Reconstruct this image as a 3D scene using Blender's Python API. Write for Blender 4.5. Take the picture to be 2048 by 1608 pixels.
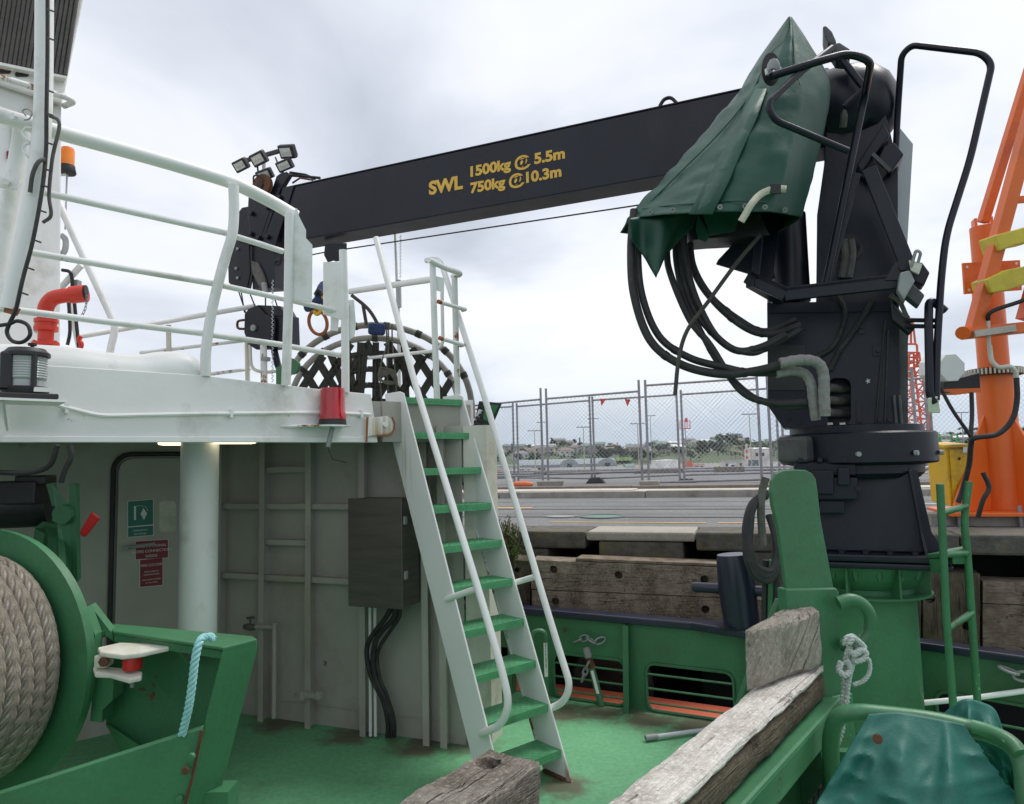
import bpy, bmesh, math, random
from mathutils import Vector, Matrix, noise as mnoise
random.seed(7)
for o in list(bpy.data.objects): bpy.data.objects.remove(o)
SC = bpy.context.scene
COL = SC.collection
RAD = math.radians
V3 = Vector

# ------------------------------------------------------------------ camera
FPX, TILT, ROLL, EYE = 1420.0, RAD(4.83), RAD(1.3), 1.8
FWD = V3((0, math.cos(TILT), math.sin(TILT)))
_r0 = V3((1, 0, 0)); _u0 = V3((0, -math.sin(TILT), math.cos(TILT)))
RGT = _r0 * math.cos(ROLL) - _u0 * math.sin(ROLL)
UPV = _u0 * math.cos(ROLL) + _r0 * math.sin(ROLL)
CAM = V3((0, 0, EYE))
cd = bpy.data.cameras.new('camera'); cam = bpy.data.objects.new('camera', cd); COL.objects.link(cam)
cam.matrix_world = Matrix(((RGT.x, UPV.x, -FWD.x, CAM.x), (RGT.y, UPV.y, -FWD.y, CAM.y), (RGT.z, UPV.z, -FWD.z, CAM.z), (0, 0, 0, 1)))
cd.sensor_fit = 'HORIZONTAL'; cd.sensor_width = 36; cd.lens = FPX / 2048 * 36
cd.clip_start = 0.05; cd.clip_end = 20000
SC.camera = cam

# ------------------------------------------------------------------ world: overcast sky
W = bpy.data.worlds.new('World'); SC.world = W; W.use_nodes = True
nt = W.node_tree; N = nt.nodes; L = nt.links; N.clear()
def nd(t, **k):
    n = N.new(t)
    for a, b in k.items(): setattr(n, a, b)
    return n
SUN_EL, SUN_AZ = RAD(62), RAD(60)
tc = nd('ShaderNodeTexCoord')
sky = nd('ShaderNodeTexSky', sky_type='NISHITA', sun_disc=False, sun_elevation=SUN_EL, sun_rotation=SUN_AZ)
skym = nd('ShaderNodeMix', data_type='RGBA', blend_type='MULTIPLY'); skym.inputs[0].default_value = 1; skym.inputs[7].default_value = (.1, .1, .1, 1)
L.new(sky.outputs[0], skym.inputs[6])
sep = nd('ShaderNodeSeparateXYZ'); L.new(tc.outputs['Generated'], sep.inputs[0])
def mth(op, a, b=None, c=None):
    n = nd('ShaderNodeMath', operation=op)
    for i, x in enumerate((a, b, c)):
        if x is None: continue
        if isinstance(x, (int, float)): n.inputs[i].default_value = x
        else: L.new(x, n.inputs[i])
    return n.outputs[0]
zz = mth('MAXIMUM', sep.outputs[2], 0.0)
den = mth('ADD', zz, 0.22)
cx = mth('DIVIDE', sep.outputs[0], den); cy = mth('DIVIDE', sep.outputs[1], den)
cmb = nd('ShaderNodeCombineXYZ'); L.new(cx, cmb.inputs[0]); L.new(cy, cmb.inputs[1])
n1 = nd('ShaderNodeTexNoise'); n1.inputs['Scale'].default_value = .95; n1.inputs['Detail'].default_value = 6; n1.inputs['Roughness'].default_value = .5; n1.inputs['Distortion'].default_value = .35
mp = nd('ShaderNodeMapping'); mp.inputs['Location'].default_value = (28.3, 20.1, 0)
L.new(cmb.outputs[0], mp.inputs[0]); L.new(mp.outputs[0], n1.inputs['Vector'])
rp = nd('ShaderNodeValToRGB'); L.new(n1.outputs[0], rp.inputs[0])
e = rp.color_ramp.elements
e[0].position = .26; e[0].color = (.35, .375, .425, 1)
e[1].position = .60; e[1].color = (.685, .69, .70, 1)
k = e.new(.42); k.color = (.515, .54, .59, 1)
k = e.new(.50); k.color = (.625, .64, .675, 1)
rh = nd('ShaderNodeValToRGB'); L.new(zz, rh.inputs[0])       # far rain bank low on the horizon
h = rh.color_ramp.elements
h[0].position = 0; h[0].color = (1, 1, 1, 1)
h[1].position = .17; h[1].color = (0, 0, 0, 1)
k = h.new(.05); k.color = (.8, .8, .8, 1)
k = h.new(.10); k.color = (.25, .25, .25, 1)
mx = nd('ShaderNodeMix', data_type='RGBA'); L.new(rh.outputs[0], mx.inputs[0]); L.new(rp.outputs[0], mx.inputs[6]); mx.inputs[7].default_value = (.36, .43, .53, 1)
mx2 = nd('ShaderNodeMix', data_type='RGBA'); mx2.inputs[0].default_value = .9; L.new(skym.outputs[2], mx2.inputs[6]); L.new(mx.outputs[2], mx2.inputs[7])
bg = nd('ShaderNodeBackground'); L.new(mx2.outputs[2], bg.inputs[0]); bg.inputs[1].default_value = 1.0
wo = nd('ShaderNodeOutputWorld'); L.new(bg.outputs[0], wo.inputs[0])

sl = bpy.data.lights.new('sun', 'SUN'); so = bpy.data.objects.new('sun', sl); COL.objects.link(so)
sl.energy = 1.5; sl.angle = RAD(25); sl.color = (1, .97, .93)
# a point of the sky at azimuth SUN_AZ (clockwise from +Y) and elevation SUN_EL
sd = V3((math.sin(SUN_AZ) * math.cos(SUN_EL), math.cos(SUN_AZ) * math.cos(SUN_EL), math.sin(SUN_EL)))
so.rotation_euler = (-sd).to_track_quat('-Z', 'Y').to_euler()
SC.view_settings.view_transform = 'Standard'; SC.view_settings.look = 'None'; SC.view_settings.gamma = 1
SC.view_settings.exposure = 0.66; SC.view_settings.use_curve_mapping = False

# ------------------------------------------------------------------ photo pixel -> place
def ray(x, y): return FWD + RGT * ((x - 1024) / FPX) + UPV * ((804 - y) / FPX)
def P(x, y, d): return CAM + ray(x, y) * d                    # at depth d
def G(x, y, z):                                               # on a level z
    r = ray(x, y); return CAM + r * ((z - EYE) / r.z)
def VP(x, y, A, D):                                           # on the upright plane through A along D
    r = ray(x, y); n = V3((-D[1], D[0], 0)); return CAM + r * (n.dot(V3((A[0], A[1], 0))) / (n.x * r.x + n.y * r.y))
def up_to(b, y):                                              # up the vertical through b to the image row y
    lo, hi = -3.0, 30.0
    for _ in range(50):
        m = (lo + hi) / 2; q = V3((b[0], b[1], m)) - CAM
        py = 804 - FPX * q.dot(UPV) / q.dot(FWD)
        if py > y: lo = m
        else: hi = m
    return V3((b[0], b[1], lo))
def PP(lst, d=None): return [P(p[0], p[1], p[2] if len(p) > 2 else d) for p in lst]

# ------------------------------------------------------------------ mesh helpers
def frame(z, hint=None):
    z = z.normalized(); h = V3(hint) if hint is not None else (V3((0, 0, 1)) if abs(z.z) < .95 else V3((1, 0, 0)))
    x = h.cross(z)
    if x.length < 1e-6: x = V3((1, 0, 0)).cross(z)
    x.normalize(); return x, z.cross(x), z
def smooth_path(pts, n=6):
    pts = [V3(p) for p in pts]
    if len(pts) < 3: return pts
    out = []
    ext = [pts[0] * 2 - pts[1]] + pts + [pts[-1] * 2 - pts[-2]]
    for i in range(1, len(ext) - 2):
        a, b, c, d = ext[i - 1:i + 3]
        for k in range(n):
            t = k / n
            out.append(.5 * (2 * b + (c - a) * t + (2 * a - 5 * b + 4 * c - d) * t * t + (3 * b - a - 3 * c + d) * t ** 3))
    out.append(pts[-1]); return out
def round_path(pts, r, n=5):                                  # polyline with rounded corners
    pts = [V3(p) for p in pts]; out = [pts[0]]
    for i in range(1, len(pts) - 1):
        a, b, c = pts[i - 1:i + 2]
        u = a - b; w = c - b; q = min(r, u.length * .48, w.length * .48)
        s = b + u.normalized() * q; t = b + w.normalized() * q
        for k in range(n + 1):
            f = k / n; out.append(s * (1 - f) ** 2 + b * (2 * f * (1 - f)) + t * f * f)
    out.append(pts[-1]); return out
class MB:
    def __init__(s): s.v = []; s.f = []; s.sm = []
    def add(s, vs, fs, smooth=False):
        o = len(s.v); s.v += [V3(p) for p in vs]
        for f in fs: s.f.append([o + i for i in f]); s.sm.append(smooth)
        return s
    def box(s, c, size, X=(1, 0, 0), Y=(0, 1, 0), Z=(0, 0, 1)):
        c = V3(c); X = V3(X) * size[0] / 2; Y = V3(Y) * size[1] / 2; Z = V3(Z) * size[2] / 2
        vs = [c + X * a + Y * b + Z * e for e in (-1, 1) for b in (-1, 1) for a in (-1, 1)]
        return s.add(vs, [(0, 2, 3, 1), (4, 5, 7, 6), (0, 1, 5, 4), (2, 6, 7, 3), (0, 4, 6, 2), (1, 3, 7, 5)])
    def hexa(s, b, t):                                         # 4 bottom, 4 top corners
        return s.add(list(b) + list(t), [(3, 2, 1, 0), (4, 5, 6, 7), (0, 1, 5, 4), (1, 2, 6, 5), (2, 3, 7, 6), (3, 0, 4, 7)])
    def prism(s, poly, ext):                                   # polygon extruded by a vector
        poly = [V3(p) for p in poly]; ext = V3(ext); n = len(poly)
        nr = V3((0, 0, 0))
        for i in range(n): nr += poly[i].cross(poly[(i + 1) % n])
        if nr.dot(ext) > 0: poly = poly[::-1]
        vs = poly + [p + ext for p in poly]
        fs = [tuple(range(n)), tuple(range(2 * n - 1, n - 1, -1))] + [(i, i + n, (i + 1) % n + n, (i + 1) % n) for i in range(n)]
        return s.add(vs, fs)
    def bar(s, a, b, w, h, hint=(0, 0, 1)):                    # rectangular bar, w across, h along hint
        a = V3(a); b = V3(b); z = (b - a); x, y, zz = frame(z, hint)
        return s.box((a + b) / 2, (w, h, z.length), x, y, zz)
    def tube(s, pts, r, n=10, caps=True, closed=False):
        pts = [V3(p) for p in pts]; m = len(pts); rr = r if isinstance(r, (list, tuple)) else [r] * m
        T = []
        for i in range(m):
            if closed: t = pts[(i + 1) % m] - pts[i - 1]
            else: t = pts[min(i + 1, m - 1)] - pts[max(i - 1, 0)]
            T.append(t.normalized() if t.length > 1e-9 else V3((0, 0, 1)))
        x, y, _ = frame(T[0]); vs = []
        for i in range(m):
            x = x - T[i] * x.dot(T[i])
            if x.length < 1e-6: x, y, _ = frame(T[i])
            x.normalize(); y = T[i].cross(x)
            for k in range(n):
                a = 2 * math.pi * k / n; vs.append(pts[i] + (x * math.cos(a) + y * math.sin(a)) * rr[i])
        fs = []
        for i in range(m if closed else m - 1):
            j = (i + 1) % m
            for k in range(n): fs.append((i * n + k, i * n + (k + 1) % n, j * n + (k + 1) % n, j * n + k))
        s.add(vs, fs, True)
        if caps and not closed:
            s.add(vs[:n], [tuple(range(n - 1, -1, -1))]); s.add(vs[-n:], [tuple(range(n))])
        return s
    def cyl(s, a, b, r, r2=None, n=20): return s.tube([a, b], [r, r if r2 is None else r2], n)
    def lathe(s, prof, c, ax=(0, 0, 1), n=24):                 # prof: (radius, height along ax)
        c = V3(c); x, y, z = frame(V3(ax)); vs = []; m = len(prof)
        for r, hh in prof:
            for k in range(n):
                a = 2 * math.pi * k / n; vs.append(c + z * hh + (x * math.cos(a) + y * math.sin(a)) * r)
        fs = [(i * n + k, i * n + (k + 1) % n, (i + 1) * n + (k + 1) % n, (i + 1) * n + k) for i in range(m - 1) for k in range(n)]
        s.add(vs, fs, True)
        if prof[0][0] > 1e-4: s.add(vs[:n], [tuple(range(n - 1, -1, -1))])
        if prof[-1][0] > 1e-4: s.add(vs[-n:], [tuple(range(n))])
        return s
    def grid(s, fn, nu, nv, smooth=True, thick=0):
        vs = [fn(i / nu, j / nv) for j in range(nv + 1) for i in range(nu + 1)]
        fs = [(j * (nu + 1) + i, j * (nu + 1) + i + 1, (j + 1) * (nu + 1) + i + 1, (j + 1) * (nu + 1) + i) for j in range(nv) for i in range(nu)]
        return s.add(vs, fs, smooth)
    def bolt(s, c, ax, r=.012, h=.01):
        x, y, z = frame(V3(ax)); c = V3(c); b = [c + (x * math.cos(k * math.pi / 3) + y * math.sin(k * math.pi / 3)) * r for k in range(6)]
        return s.prism(b, z * h)
    def obj(s, name, mat, parent=None, bevel=0, label=None, sharp=40, solid=0, sub=0, kind=None, seg=2):
        me = bpy.data.meshes.new(name)
        off = V3((0, 0, 0))
        if parent is not None: off = V3(parent.get('_org', (0, 0, 0)))
        else:
            k = len(s.v); off = V3((sum(p.x for p in s.v) / k, sum(p.y for p in s.v) / k, min(p.z for p in s.v)))
        me.from_pydata([tuple(p - off) for p in s.v], [], s.f)
        me.polygons.foreach_set('use_smooth', s.sm)
        me.update()
        if any(s.sm):
            try: me.set_sharp_from_angle(angle=RAD(sharp))
            except Exception: pass
        me.materials.append(mat if not isinstance(mat, str) else M[mat])
        o = bpy.data.objects.new(name, me); COL.objects.link(o)
        o['_org'] = tuple(off)
        if parent is not None: o.parent = parent
        else: o.location = off
        if sub:
            m = o.modifiers.new('sub', 'SUBSURF'); m.levels = sub; m.render_levels = sub
        if solid:
            m = o.modifiers.new('solid', 'SOLIDIFY'); m.thickness = solid; m.offset = 0
        if bevel:
            m = o.modifiers.new('bevel', 'BEVEL'); m.width = bevel; m.segments = seg; m.limit_method = 'ANGLE'; m.angle_limit = RAD(50)
        if label: o['label'] = label
        if kind: o['kind'] = kind
        return o
def thing(name, label, cat, loc=(0, 0, 0), group=None):
    o = bpy.data.objects.new(name, None); COL.objects.link(o); o.location = loc; o['_org'] = tuple(loc)
    o.empty_display_size = .1
    o['label'] = label; o['category'] = cat
    if group: o['group'] = group
    return o
def tag(o, label, cat, group=None):
    o['label'] = label; o['category'] = cat
    if group: o['group'] = group
    return o
def struct(o): o['kind'] = 'structure'; return o
def text_mesh(txt, size, org, X, Y, mat, name, parent, bold=0, ext=.001, align='LEFT', space=1.0, width=None):
    cu = bpy.data.curves.new('txt', 'FONT'); cu.body = txt; cu.size = size; cu.align_x = align; cu.offset = bold; cu.extrude = ext; cu.space_character = space; cu.space_line = .95
    to = bpy.data.objects.new('txt', cu); COL.objects.link(to)
    dg = bpy.context.evaluated_depsgraph_get(); me = bpy.data.meshes.new_from_object(to.evaluated_get(dg))
    bpy.data.objects.remove(to)
    if width:
        x0 = min(v.co.x for v in me.vertices); x1 = max(v.co.x for v in me.vertices)
        for v in me.vertices: v.co.x = (v.co.x - x0) * width / (x1 - x0)
    X = V3(X).normalized(); Y = V3(Y); Y = (Y - X * Y.dot(X)).normalized(); Z = X.cross(Y); org = V3(org)
    off = V3(parent.get('_org', (0, 0, 0))) if parent is not None else V3((0, 0, 0))
    for v in me.vertices: v.co = org + X * v.co.x + Y * v.co.y + Z * v.co.z - off
    me.materials.clear(); me.materials.append(M[mat]); o = bpy.data.objects.new(name, me); COL.objects.link(o); o.parent = parent; o['_org'] = tuple(off)
    return o
def copy_tree(o, parent=None, loc=None):
    c = o.copy(); COL.objects.link(c)
    if parent is not None: c.parent = parent
    if loc is not None: c.location = loc
    for ch in list(o.children): copy_tree(ch, c)
    return c

# ------------------------------------------------------------------ materials
M = {}
def mat(name, col, rough=.5, col2=None, var=.35, scale=6.0, bump=.0, bscale=60.0, metal=0, rust=0.0, rscale=4.0, rcol=(.16, .05, .015), spots=0.0, stretch=None, emit=None, spec=.5, fine=0.0, coat=0, dirt=0.0, dirtcol=(.08, .075, .06), stains=()):
    m = bpy.data.materials.new(name); m.use_nodes = True; nt = m.node_tree; n = nt.nodes; l = nt.links
    b = n['Principled BSDF']; b.inputs['Roughness'].default_value = rough; b.inputs['Metallic'].default_value = metal
    b.inputs['Specular IOR Level'].default_value = spec; b.inputs['Coat Weight'].default_value = coat
    g = n.new('ShaderNodeNewGeometry'); pos = g.outputs['Position']
    if stretch:
        mpn = n.new('ShaderNodeMapping'); mpn.inputs['Scale'].default_value = stretch; l.new(pos, mpn.inputs[0]); pos = mpn.outputs[0]
    def noise(sc, det=5, ro=.6, src=None):
        t = n.new('ShaderNodeTexNoise'); t.inputs['Scale'].default_value = sc; t.inputs['Detail'].default_value = det; t.inputs['Roughness'].default_value = ro
        l.new(src or pos, t.inputs['Vector']); return t.outputs[0]
    def ramp(src, a, b_, c0=(0, 0, 0, 1), c1=(1, 1, 1, 1)):
        r = n.new('ShaderNodeValToRGB'); r.color_ramp.elements[0].position = a; r.color_ramp.elements[1].position = b_
        r.color_ramp.elements[0].color = c0; r.color_ramp.elements[1].color = c1; l.new(src, r.inputs[0]); return r.outputs[0]
    def mix(f, a, b_, mode='MIX'):
        x = n.new('ShaderNodeMix'); x.data_type = 'RGBA'; x.blend_type = mode
        for i, q in ((0, f), (6, a), (7, b_)):
            if isinstance(q, (int, float)): x.inputs[i].default_value = q
            elif isinstance(q, tuple): x.inputs[i].default_value = (*q[:3], 1)
            else: l.new(q, x.inputs[i])
        return x.outputs[2]
    c2 = col2 or tuple(x * (1 - var) for x in col)
    c = mix(ramp(noise(scale), .35, .7), col, c2)
    if fine: c = mix(fine, c, ramp(noise(scale * 25, 2), .3, .7, (.55, .55, .55, 1), (1.25, 1.25, 1.25, 1)), 'MULTIPLY')
    if dirt: c = mix(ramp(noise(scale * .7, 6, .7), .56 - dirt * .12, .78), c, dirtcol)
    if rust:
        f = ramp(noise(rscale, 8, .7), .70 - rust * .2, .74 - rust * .18)
        c = mix(f, c, mix(ramp(noise(rscale * 6), .4, .6), rcol, tuple(x * .45 for x in rcol)))
        rr = n.new('ShaderNodeMapRange'); l.new(f, rr.inputs[0]); rr.inputs[3].default_value = rough; rr.inputs[4].default_value = .9; l.new(rr.outputs[0], b.inputs['Roughness'])
    elif rough < .7:
        rr = n.new('ShaderNodeMapRange'); l.new(noise(scale * 2.3), rr.inputs[0]); rr.inputs[3].default_value = rough - .08; rr.inputs[4].default_value = rough + .14; l.new(rr.outputs[0], b.inputs['Roughness'])
    if spots: c = mix(ramp(noise(scale * 9, 2, .4), .72 - spots * .1, .74 - spots * .1), c, tuple(min(1, x * 1.9 + .05) for x in col))
    for (pt, rad, scol, sc3) in stains:                       # a run of rust or dirt on one spot of the thing
        sb = n.new('ShaderNodeVectorMath'); sb.operation = 'SUBTRACT'; l.new(g.outputs['Position'], sb.inputs[0]); sb.inputs[1].default_value = pt
        ml = n.new('ShaderNodeVectorMath'); ml.operation = 'MULTIPLY'; l.new(sb.outputs[0], ml.inputs[0]); ml.inputs[1].default_value = rad
        ln = n.new('ShaderNodeVectorMath'); ln.operation = 'LENGTH'; l.new(ml.outputs[0], ln.inputs[0])
        mp2 = n.new('ShaderNodeMapping'); mp2.inputs['Scale'].default_value = sc3; l.new(g.outputs['Position'], mp2.inputs[0])
        ad = n.new('ShaderNodeMath'); ad.operation = 'MULTIPLY_ADD'; l.new(noise(1.0, 5, .6, mp2.outputs[0]), ad.inputs[0]); ad.inputs[1].default_value = 1.6; l.new(ln.outputs['Value'], ad.inputs[2])
        hv = n.new('ShaderNodeMath'); hv.operation = 'MULTIPLY'; l.new(ad.outputs[0], hv.inputs[0]); hv.inputs[1].default_value = .4
        c = mix(ramp(hv.outputs[0], .46, .70, (1, 1, 1, 1), (0, 0, 0, 1)), c, scol)
    l.new(c, b.inputs['Base Color'])
    if bump:
        bp = n.new('ShaderNodeBump'); bp.inputs['Strength'].default_value = bump; bp.inputs['Distance'].default_value = .01
        l.new(noise(bscale, 4, .55), bp.inputs['Height']); l.new(bp.outputs[0], b.inputs['Normal'])
    if emit: b.inputs['Emission Color'].default_value = (*emit[:3], 1); b.inputs['Emission Strength'].default_value = emit[3]
    M[name] = m; return m
# ---- paints and surfaces
mat('white', (.82, .83, .81), .42, (.75, .76, .735), scale=2.2, bump=.08, bscale=30, rust=.06, rscale=3.5, dirt=.16, dirtcol=(.45, .42, .34))
mat('white_rusty', (.74, .77, .74), .45, (.64, .66, .62), scale=3, bump=.08, bscale=40, rust=.75, rscale=9, rcol=(.33, .13, .035))
mat('white_stain', (.72, .745, .71), .45, (.68, .62, .48), scale=4, bump=.05, stretch=(5, 5, .9), rust=.55, rscale=5, rcol=(.42, .22, .08))
mat('cream', (.62, .62, .54), .5, (.55, .54, .45), scale=3, bump=.05, dirt=.3, dirtcol=(.3, .28, .2))
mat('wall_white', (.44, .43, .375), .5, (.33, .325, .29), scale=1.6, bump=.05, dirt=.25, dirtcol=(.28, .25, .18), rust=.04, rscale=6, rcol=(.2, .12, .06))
mat('green', (.05, .185, .084), .42, (.037, .142, .063), scale=2.5, bump=.12, bscale=30, rust=.27, rscale=5, rcol=(.14, .06, .02), dirt=.42, dirtcol=(.05, .095, .045), fine=.2)
mat('green_worn', (.05, .20, .085), .45, (.03, .12, .05), scale=7, bump=.15, bscale=45, rust=.42, rscale=7, spots=.12, dirt=.3, dirtcol=(.05, .09, .04))
mat('deck_green', (.15, .42, .21), .6, (.115, .34, .165), scale=1.3, bump=.25, bscale=90, dirt=.35, dirtcol=(.075, .16, .08), rust=.14, rscale=2.2, rcol=(.13, .10, .05), fine=.4,
    stains=[(tuple(G(*q, 0)), (k, k, 1), (.11, .12, .07), (9, 9, 9)) for q, k in (((1130, 1424), 3.5), ((1210, 1425), 4.5), ((1300, 1440), 3.5), ((1390, 1448), 4), ((1470, 1455), 3.5), ((1128, 1572), 5), ((560, 1448), 4), ((700, 1470), 4), ((840, 1492), 4), ((930, 1480), 3.5), ((1620, 1500), 2.5))])
mat('tread_green', (.11, .385, .18), .5, (.085, .32, .145), scale=7, bump=.25, bscale=110, dirt=.2, dirtcol=(.05, .12, .05))
mat('navy', (.0075, .0105, .0215), .33, (.006, .0075, .013), scale=3, bump=.10, bscale=40, dirt=.30, dirtcol=(.02, .02, .023), fine=.25, stretch=(1, 1, .45), spec=.35)
mat('navy_gloss', (.015, .019, .042), .28, (.012, .014, .028), scale=3, bump=.08, bscale=30)
mat('navy_grey', (.10, .105, .11), .55, (.045, .047, .05), scale=5, bump=.12, dirt=.2, dirtcol=(.04, .03, .025))
mat('steel_grey', (.30, .31, .31), .5, (.22, .23, .23), scale=4, bump=.1)
mat('panel_grey', (.52, .54, .565), .45, (.46, .48, .505), scale=2, bump=.03)
mat('stainless', (.125, .113, .096), .4, (.09, .082, .07), scale=3, metal=.5, bump=.03, stretch=(1, 1, 8))
mat('black', (.012, .012, .014), .45, (.02, .02, .021), scale=8, bump=.1)
mat('rubber', (.016, .016, .017), .6, (.03, .03, .031), scale=9, bump=.2, bscale=40, dirt=.2, dirtcol=(.06, .058, .05))
mat('tape_wrap', (.13, .125, .115), .8, (.07, .066, .06), scale=18, bump=.5, bscale=50)
mat('tape_grey', (.26, .26, .25), .7, (.17, .16, .15), scale=22, bump=.6, bscale=45)
mat('orange', (.82, .165, .022), .35, (.74, .135, .018), scale=2, bump=.05, dirt=.08, dirtcol=(.35, .08, .03))
mat('orange_faded', (.78, .20, .08), .6, (.68, .15, .06), scale=5, dirt=.3, dirtcol=(.3, .16, .1))
mat('coral', (.72, .16, .085), .65, (.62, .13, .075), scale=4, bump=.1, dirt=.1)
mat('red', (.52, .022, .018), .35, (.44, .016, .014), scale=5, bump=.05)
mat('red_bright', (.66, .045, .022), .35, (.58, .036, .018), scale=5, bump=.08)
mat('rust', (.085, .037, .018), .9, (.14, .06, .026), scale=14, bump=.4)
mat('rust_orange', (.36, .12, .035), .75, (.22, .07, .025), scale=12, bump=.3)
mat('yellow', (.82, .50, .02), .4, (.74, .43, .015), scale=3, dirt=.1)
mat('tape_yellow', (.72, .58, .06), .5, (.55, .43, .05), scale=6, dirt=.4, dirtcol=(.2, .17, .06))
mat('road_yellow', (.74, .44, .06), .7, (.5, .34, .1), scale=8, dirt=.4, dirtcol=(.25, .23, .2))
mat('canvas', (.006, .070, .042), .46, (.0048, .052, .033), scale=4, bump=.2, bscale=30, dirt=.12, dirtcol=(.018, .085, .058))
mat('canvas_teal', (.007, .135, .10), .55, (.005, .10, .076), scale=3, bump=.12, bscale=150, dirt=.10, dirtcol=(.13, .25, .20), fine=.25)
mat('canvas_pale', (.30, .33, .30), .6, (.2, .24, .2), scale=5)
mat('webbing', (.58, .57, .46), .8, (.48, .46, .36), scale=20, bump=.4, bscale=200)
mat('webbing_dark', (.05, .048, .042), .85, (.08, .075, .06), scale=20, bump=.4, bscale=200)
mat('netting', (.022, .024, .02), .85, (.05, .05, .038), scale=16, bump=.4, bscale=160)
mat('pvc', (.30, .285, .25), .55, (.19, .18, .155), scale=8, bump=.1)
mat('stitching', (.05, .049, .038), .9)
mat('cord', (.14, .135, .105), .85, (.08, .075, .06), scale=25, bump=.4)
mat('rope_tan', (.60, .54, .455), .9, (.45, .395, .325), scale=9, bump=1.0, bscale=220, dirt=.3, dirtcol=(.18, .13, .09), fine=.7)
mat('rope_teal', (.32, .60, .60), .8, (.22, .48, .49), scale=30, bump=.5, bscale=200)
mat('rope_white', (.55, .60, .56), .85, (.38, .44, .41), scale=25, bump=.5, bscale=180)
mat('blue_web', (.012, .035, .12), .7, (.008, .02, .07), scale=12, bump=.4)
mat('galv', (.33, .33, .345), .5, (.22, .215, .23), scale=6, metal=.35, rust=.22, rscale=3, rcol=(.13, .06, .05))
mat('wire', (.42, .44, .47), .5, (.34, .35, .37), scale=4, metal=.3)
mat('wire_rope', (.06, .06, .065), .5, metal=.4, bump=.6, bscale=300)
mat('concrete', (.36, .345, .31), .9, (.26, .25, .22), scale=4, bump=.5, bscale=40, dirt=.3, dirtcol=(.12, .11, .08), fine=.5)
mat('concrete_pale', (.56, .52, .46), .9, (.47, .43, .38), scale=3, bump=.4, bscale=50, dirt=.15, dirtcol=(.28, .25, .2), fine=.35)
mat('concrete_moss', (.15, .14, .12), .95, (.075, .072, .062), scale=9, bump=1.0, bscale=22, dirt=.45, dirtcol=(.15, .135, .035), fine=1.0)
mat('concrete_brown', (.24, .20, .165), .95, (.15, .13, .11), scale=5, bump=.7, bscale=30, fine=.8)
mat('asphalt', (.20, .20, .20), .92, (.155, .155, .158), scale=1.1, bump=.6, bscale=120, fine=.6, dirt=.15, dirtcol=(.11, .11, .11))
mat('asphalt_far', (.27, .26, .245), .95, (.2, .195, .185), scale=.09, dirt=.25, dirtcol=(.13, .12, .11))
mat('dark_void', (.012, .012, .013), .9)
mat('water', (.012, .02, .02), .12, (.02, .03, .026), scale=.8, bump=.5, bscale=3)
mat('leaf', (.085, .15, .03), .6, (.15, .20, .05), scale=40)
mat('leaf2', (.15, .20, .05), .6, (.09, .13, .03), scale=40)
mat('stem', (.09, .06, .035), .9)
mat('hill_green', (.050, .085, .035), .9, (.085, .115, .05), scale=.02)
mat('grass_field', (.14, .26, .05), .9, (.11, .20, .04), scale=.05)
mat('tree_a', (.028, .05, .022), .85, (.05, .08, .03), scale=.35)
mat('tree_b', (.045, .075, .028), .85, (.07, .105, .04), scale=.35)
mat('tree_c', (.02, .038, .022), .85, (.036, .06, .03), scale=.35)
mat('trunk', (.07, .05, .035), .9)
for nm_, c_ in (('roof_grey', (.22, .23, .24)), ('roof_white', (.72, .72, .7)), ('roof_brown', (.22, .15, .12)), ('roof_green', (.16, .24, .2)), ('house_white', (.72, .71, .68)), ('house_cream', (.55, .5, .42)), ('house_grey', (.38, .38, .37)), ('glass_dark', (.05, .06, .07)), ('shed', (.27, .32, .34)), ('shed_front', (.33, .38, .39)), ('tank_white', (.9, .9, .9)), ('lamp_pole', (.50, .46, .34)), ('lamp_pole_grey', (.36, .37, .38)), ('hivis', (.45, .62, .03)), ('crane_green', (.05, .36, .10)), ('skip_blue', (.14, .17, .2)), ('pipes_grey', (.42, .45, .46))):
    mat(nm_, c_, .6, scale=.6)
mat('lens_clear', (.42, .44, .44), .15, (.30, .31, .31), scale=3)
mat('lens_red', (.42, .006, .012), .15, (.32, .004, .01), scale=6, coat=.5)
mat('lens_orange', (.95, .26, .01), .2, (.85, .2, .01), scale=6, coat=.4)
mat('lamp_on', (.9, .8, .6), .4, emit=(1, .84, .6, 1.4))
mat('led', (.62, .64, .62), .3, (.5, .52, .5), scale=30)
mat('sign_green', (.008, .16, .125), .4, var=.1); mat('sign_red', (.22, .008, .022), .4, var=.1)
mat('sign_white', (.75, .75, .72), .5, var=.1); mat('gold', (.74, .44, .06), .5, var=.12, scale=8)
mat('glass_panel', (.03, .17, .06), .1, (.02, .12, .05), scale=4)
mat('louvre', (.062, .056, .05), .6, (.09, .083, .075), scale=9, bump=.3)
mat('white_far', (.78, .78, .76), .5)

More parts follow.
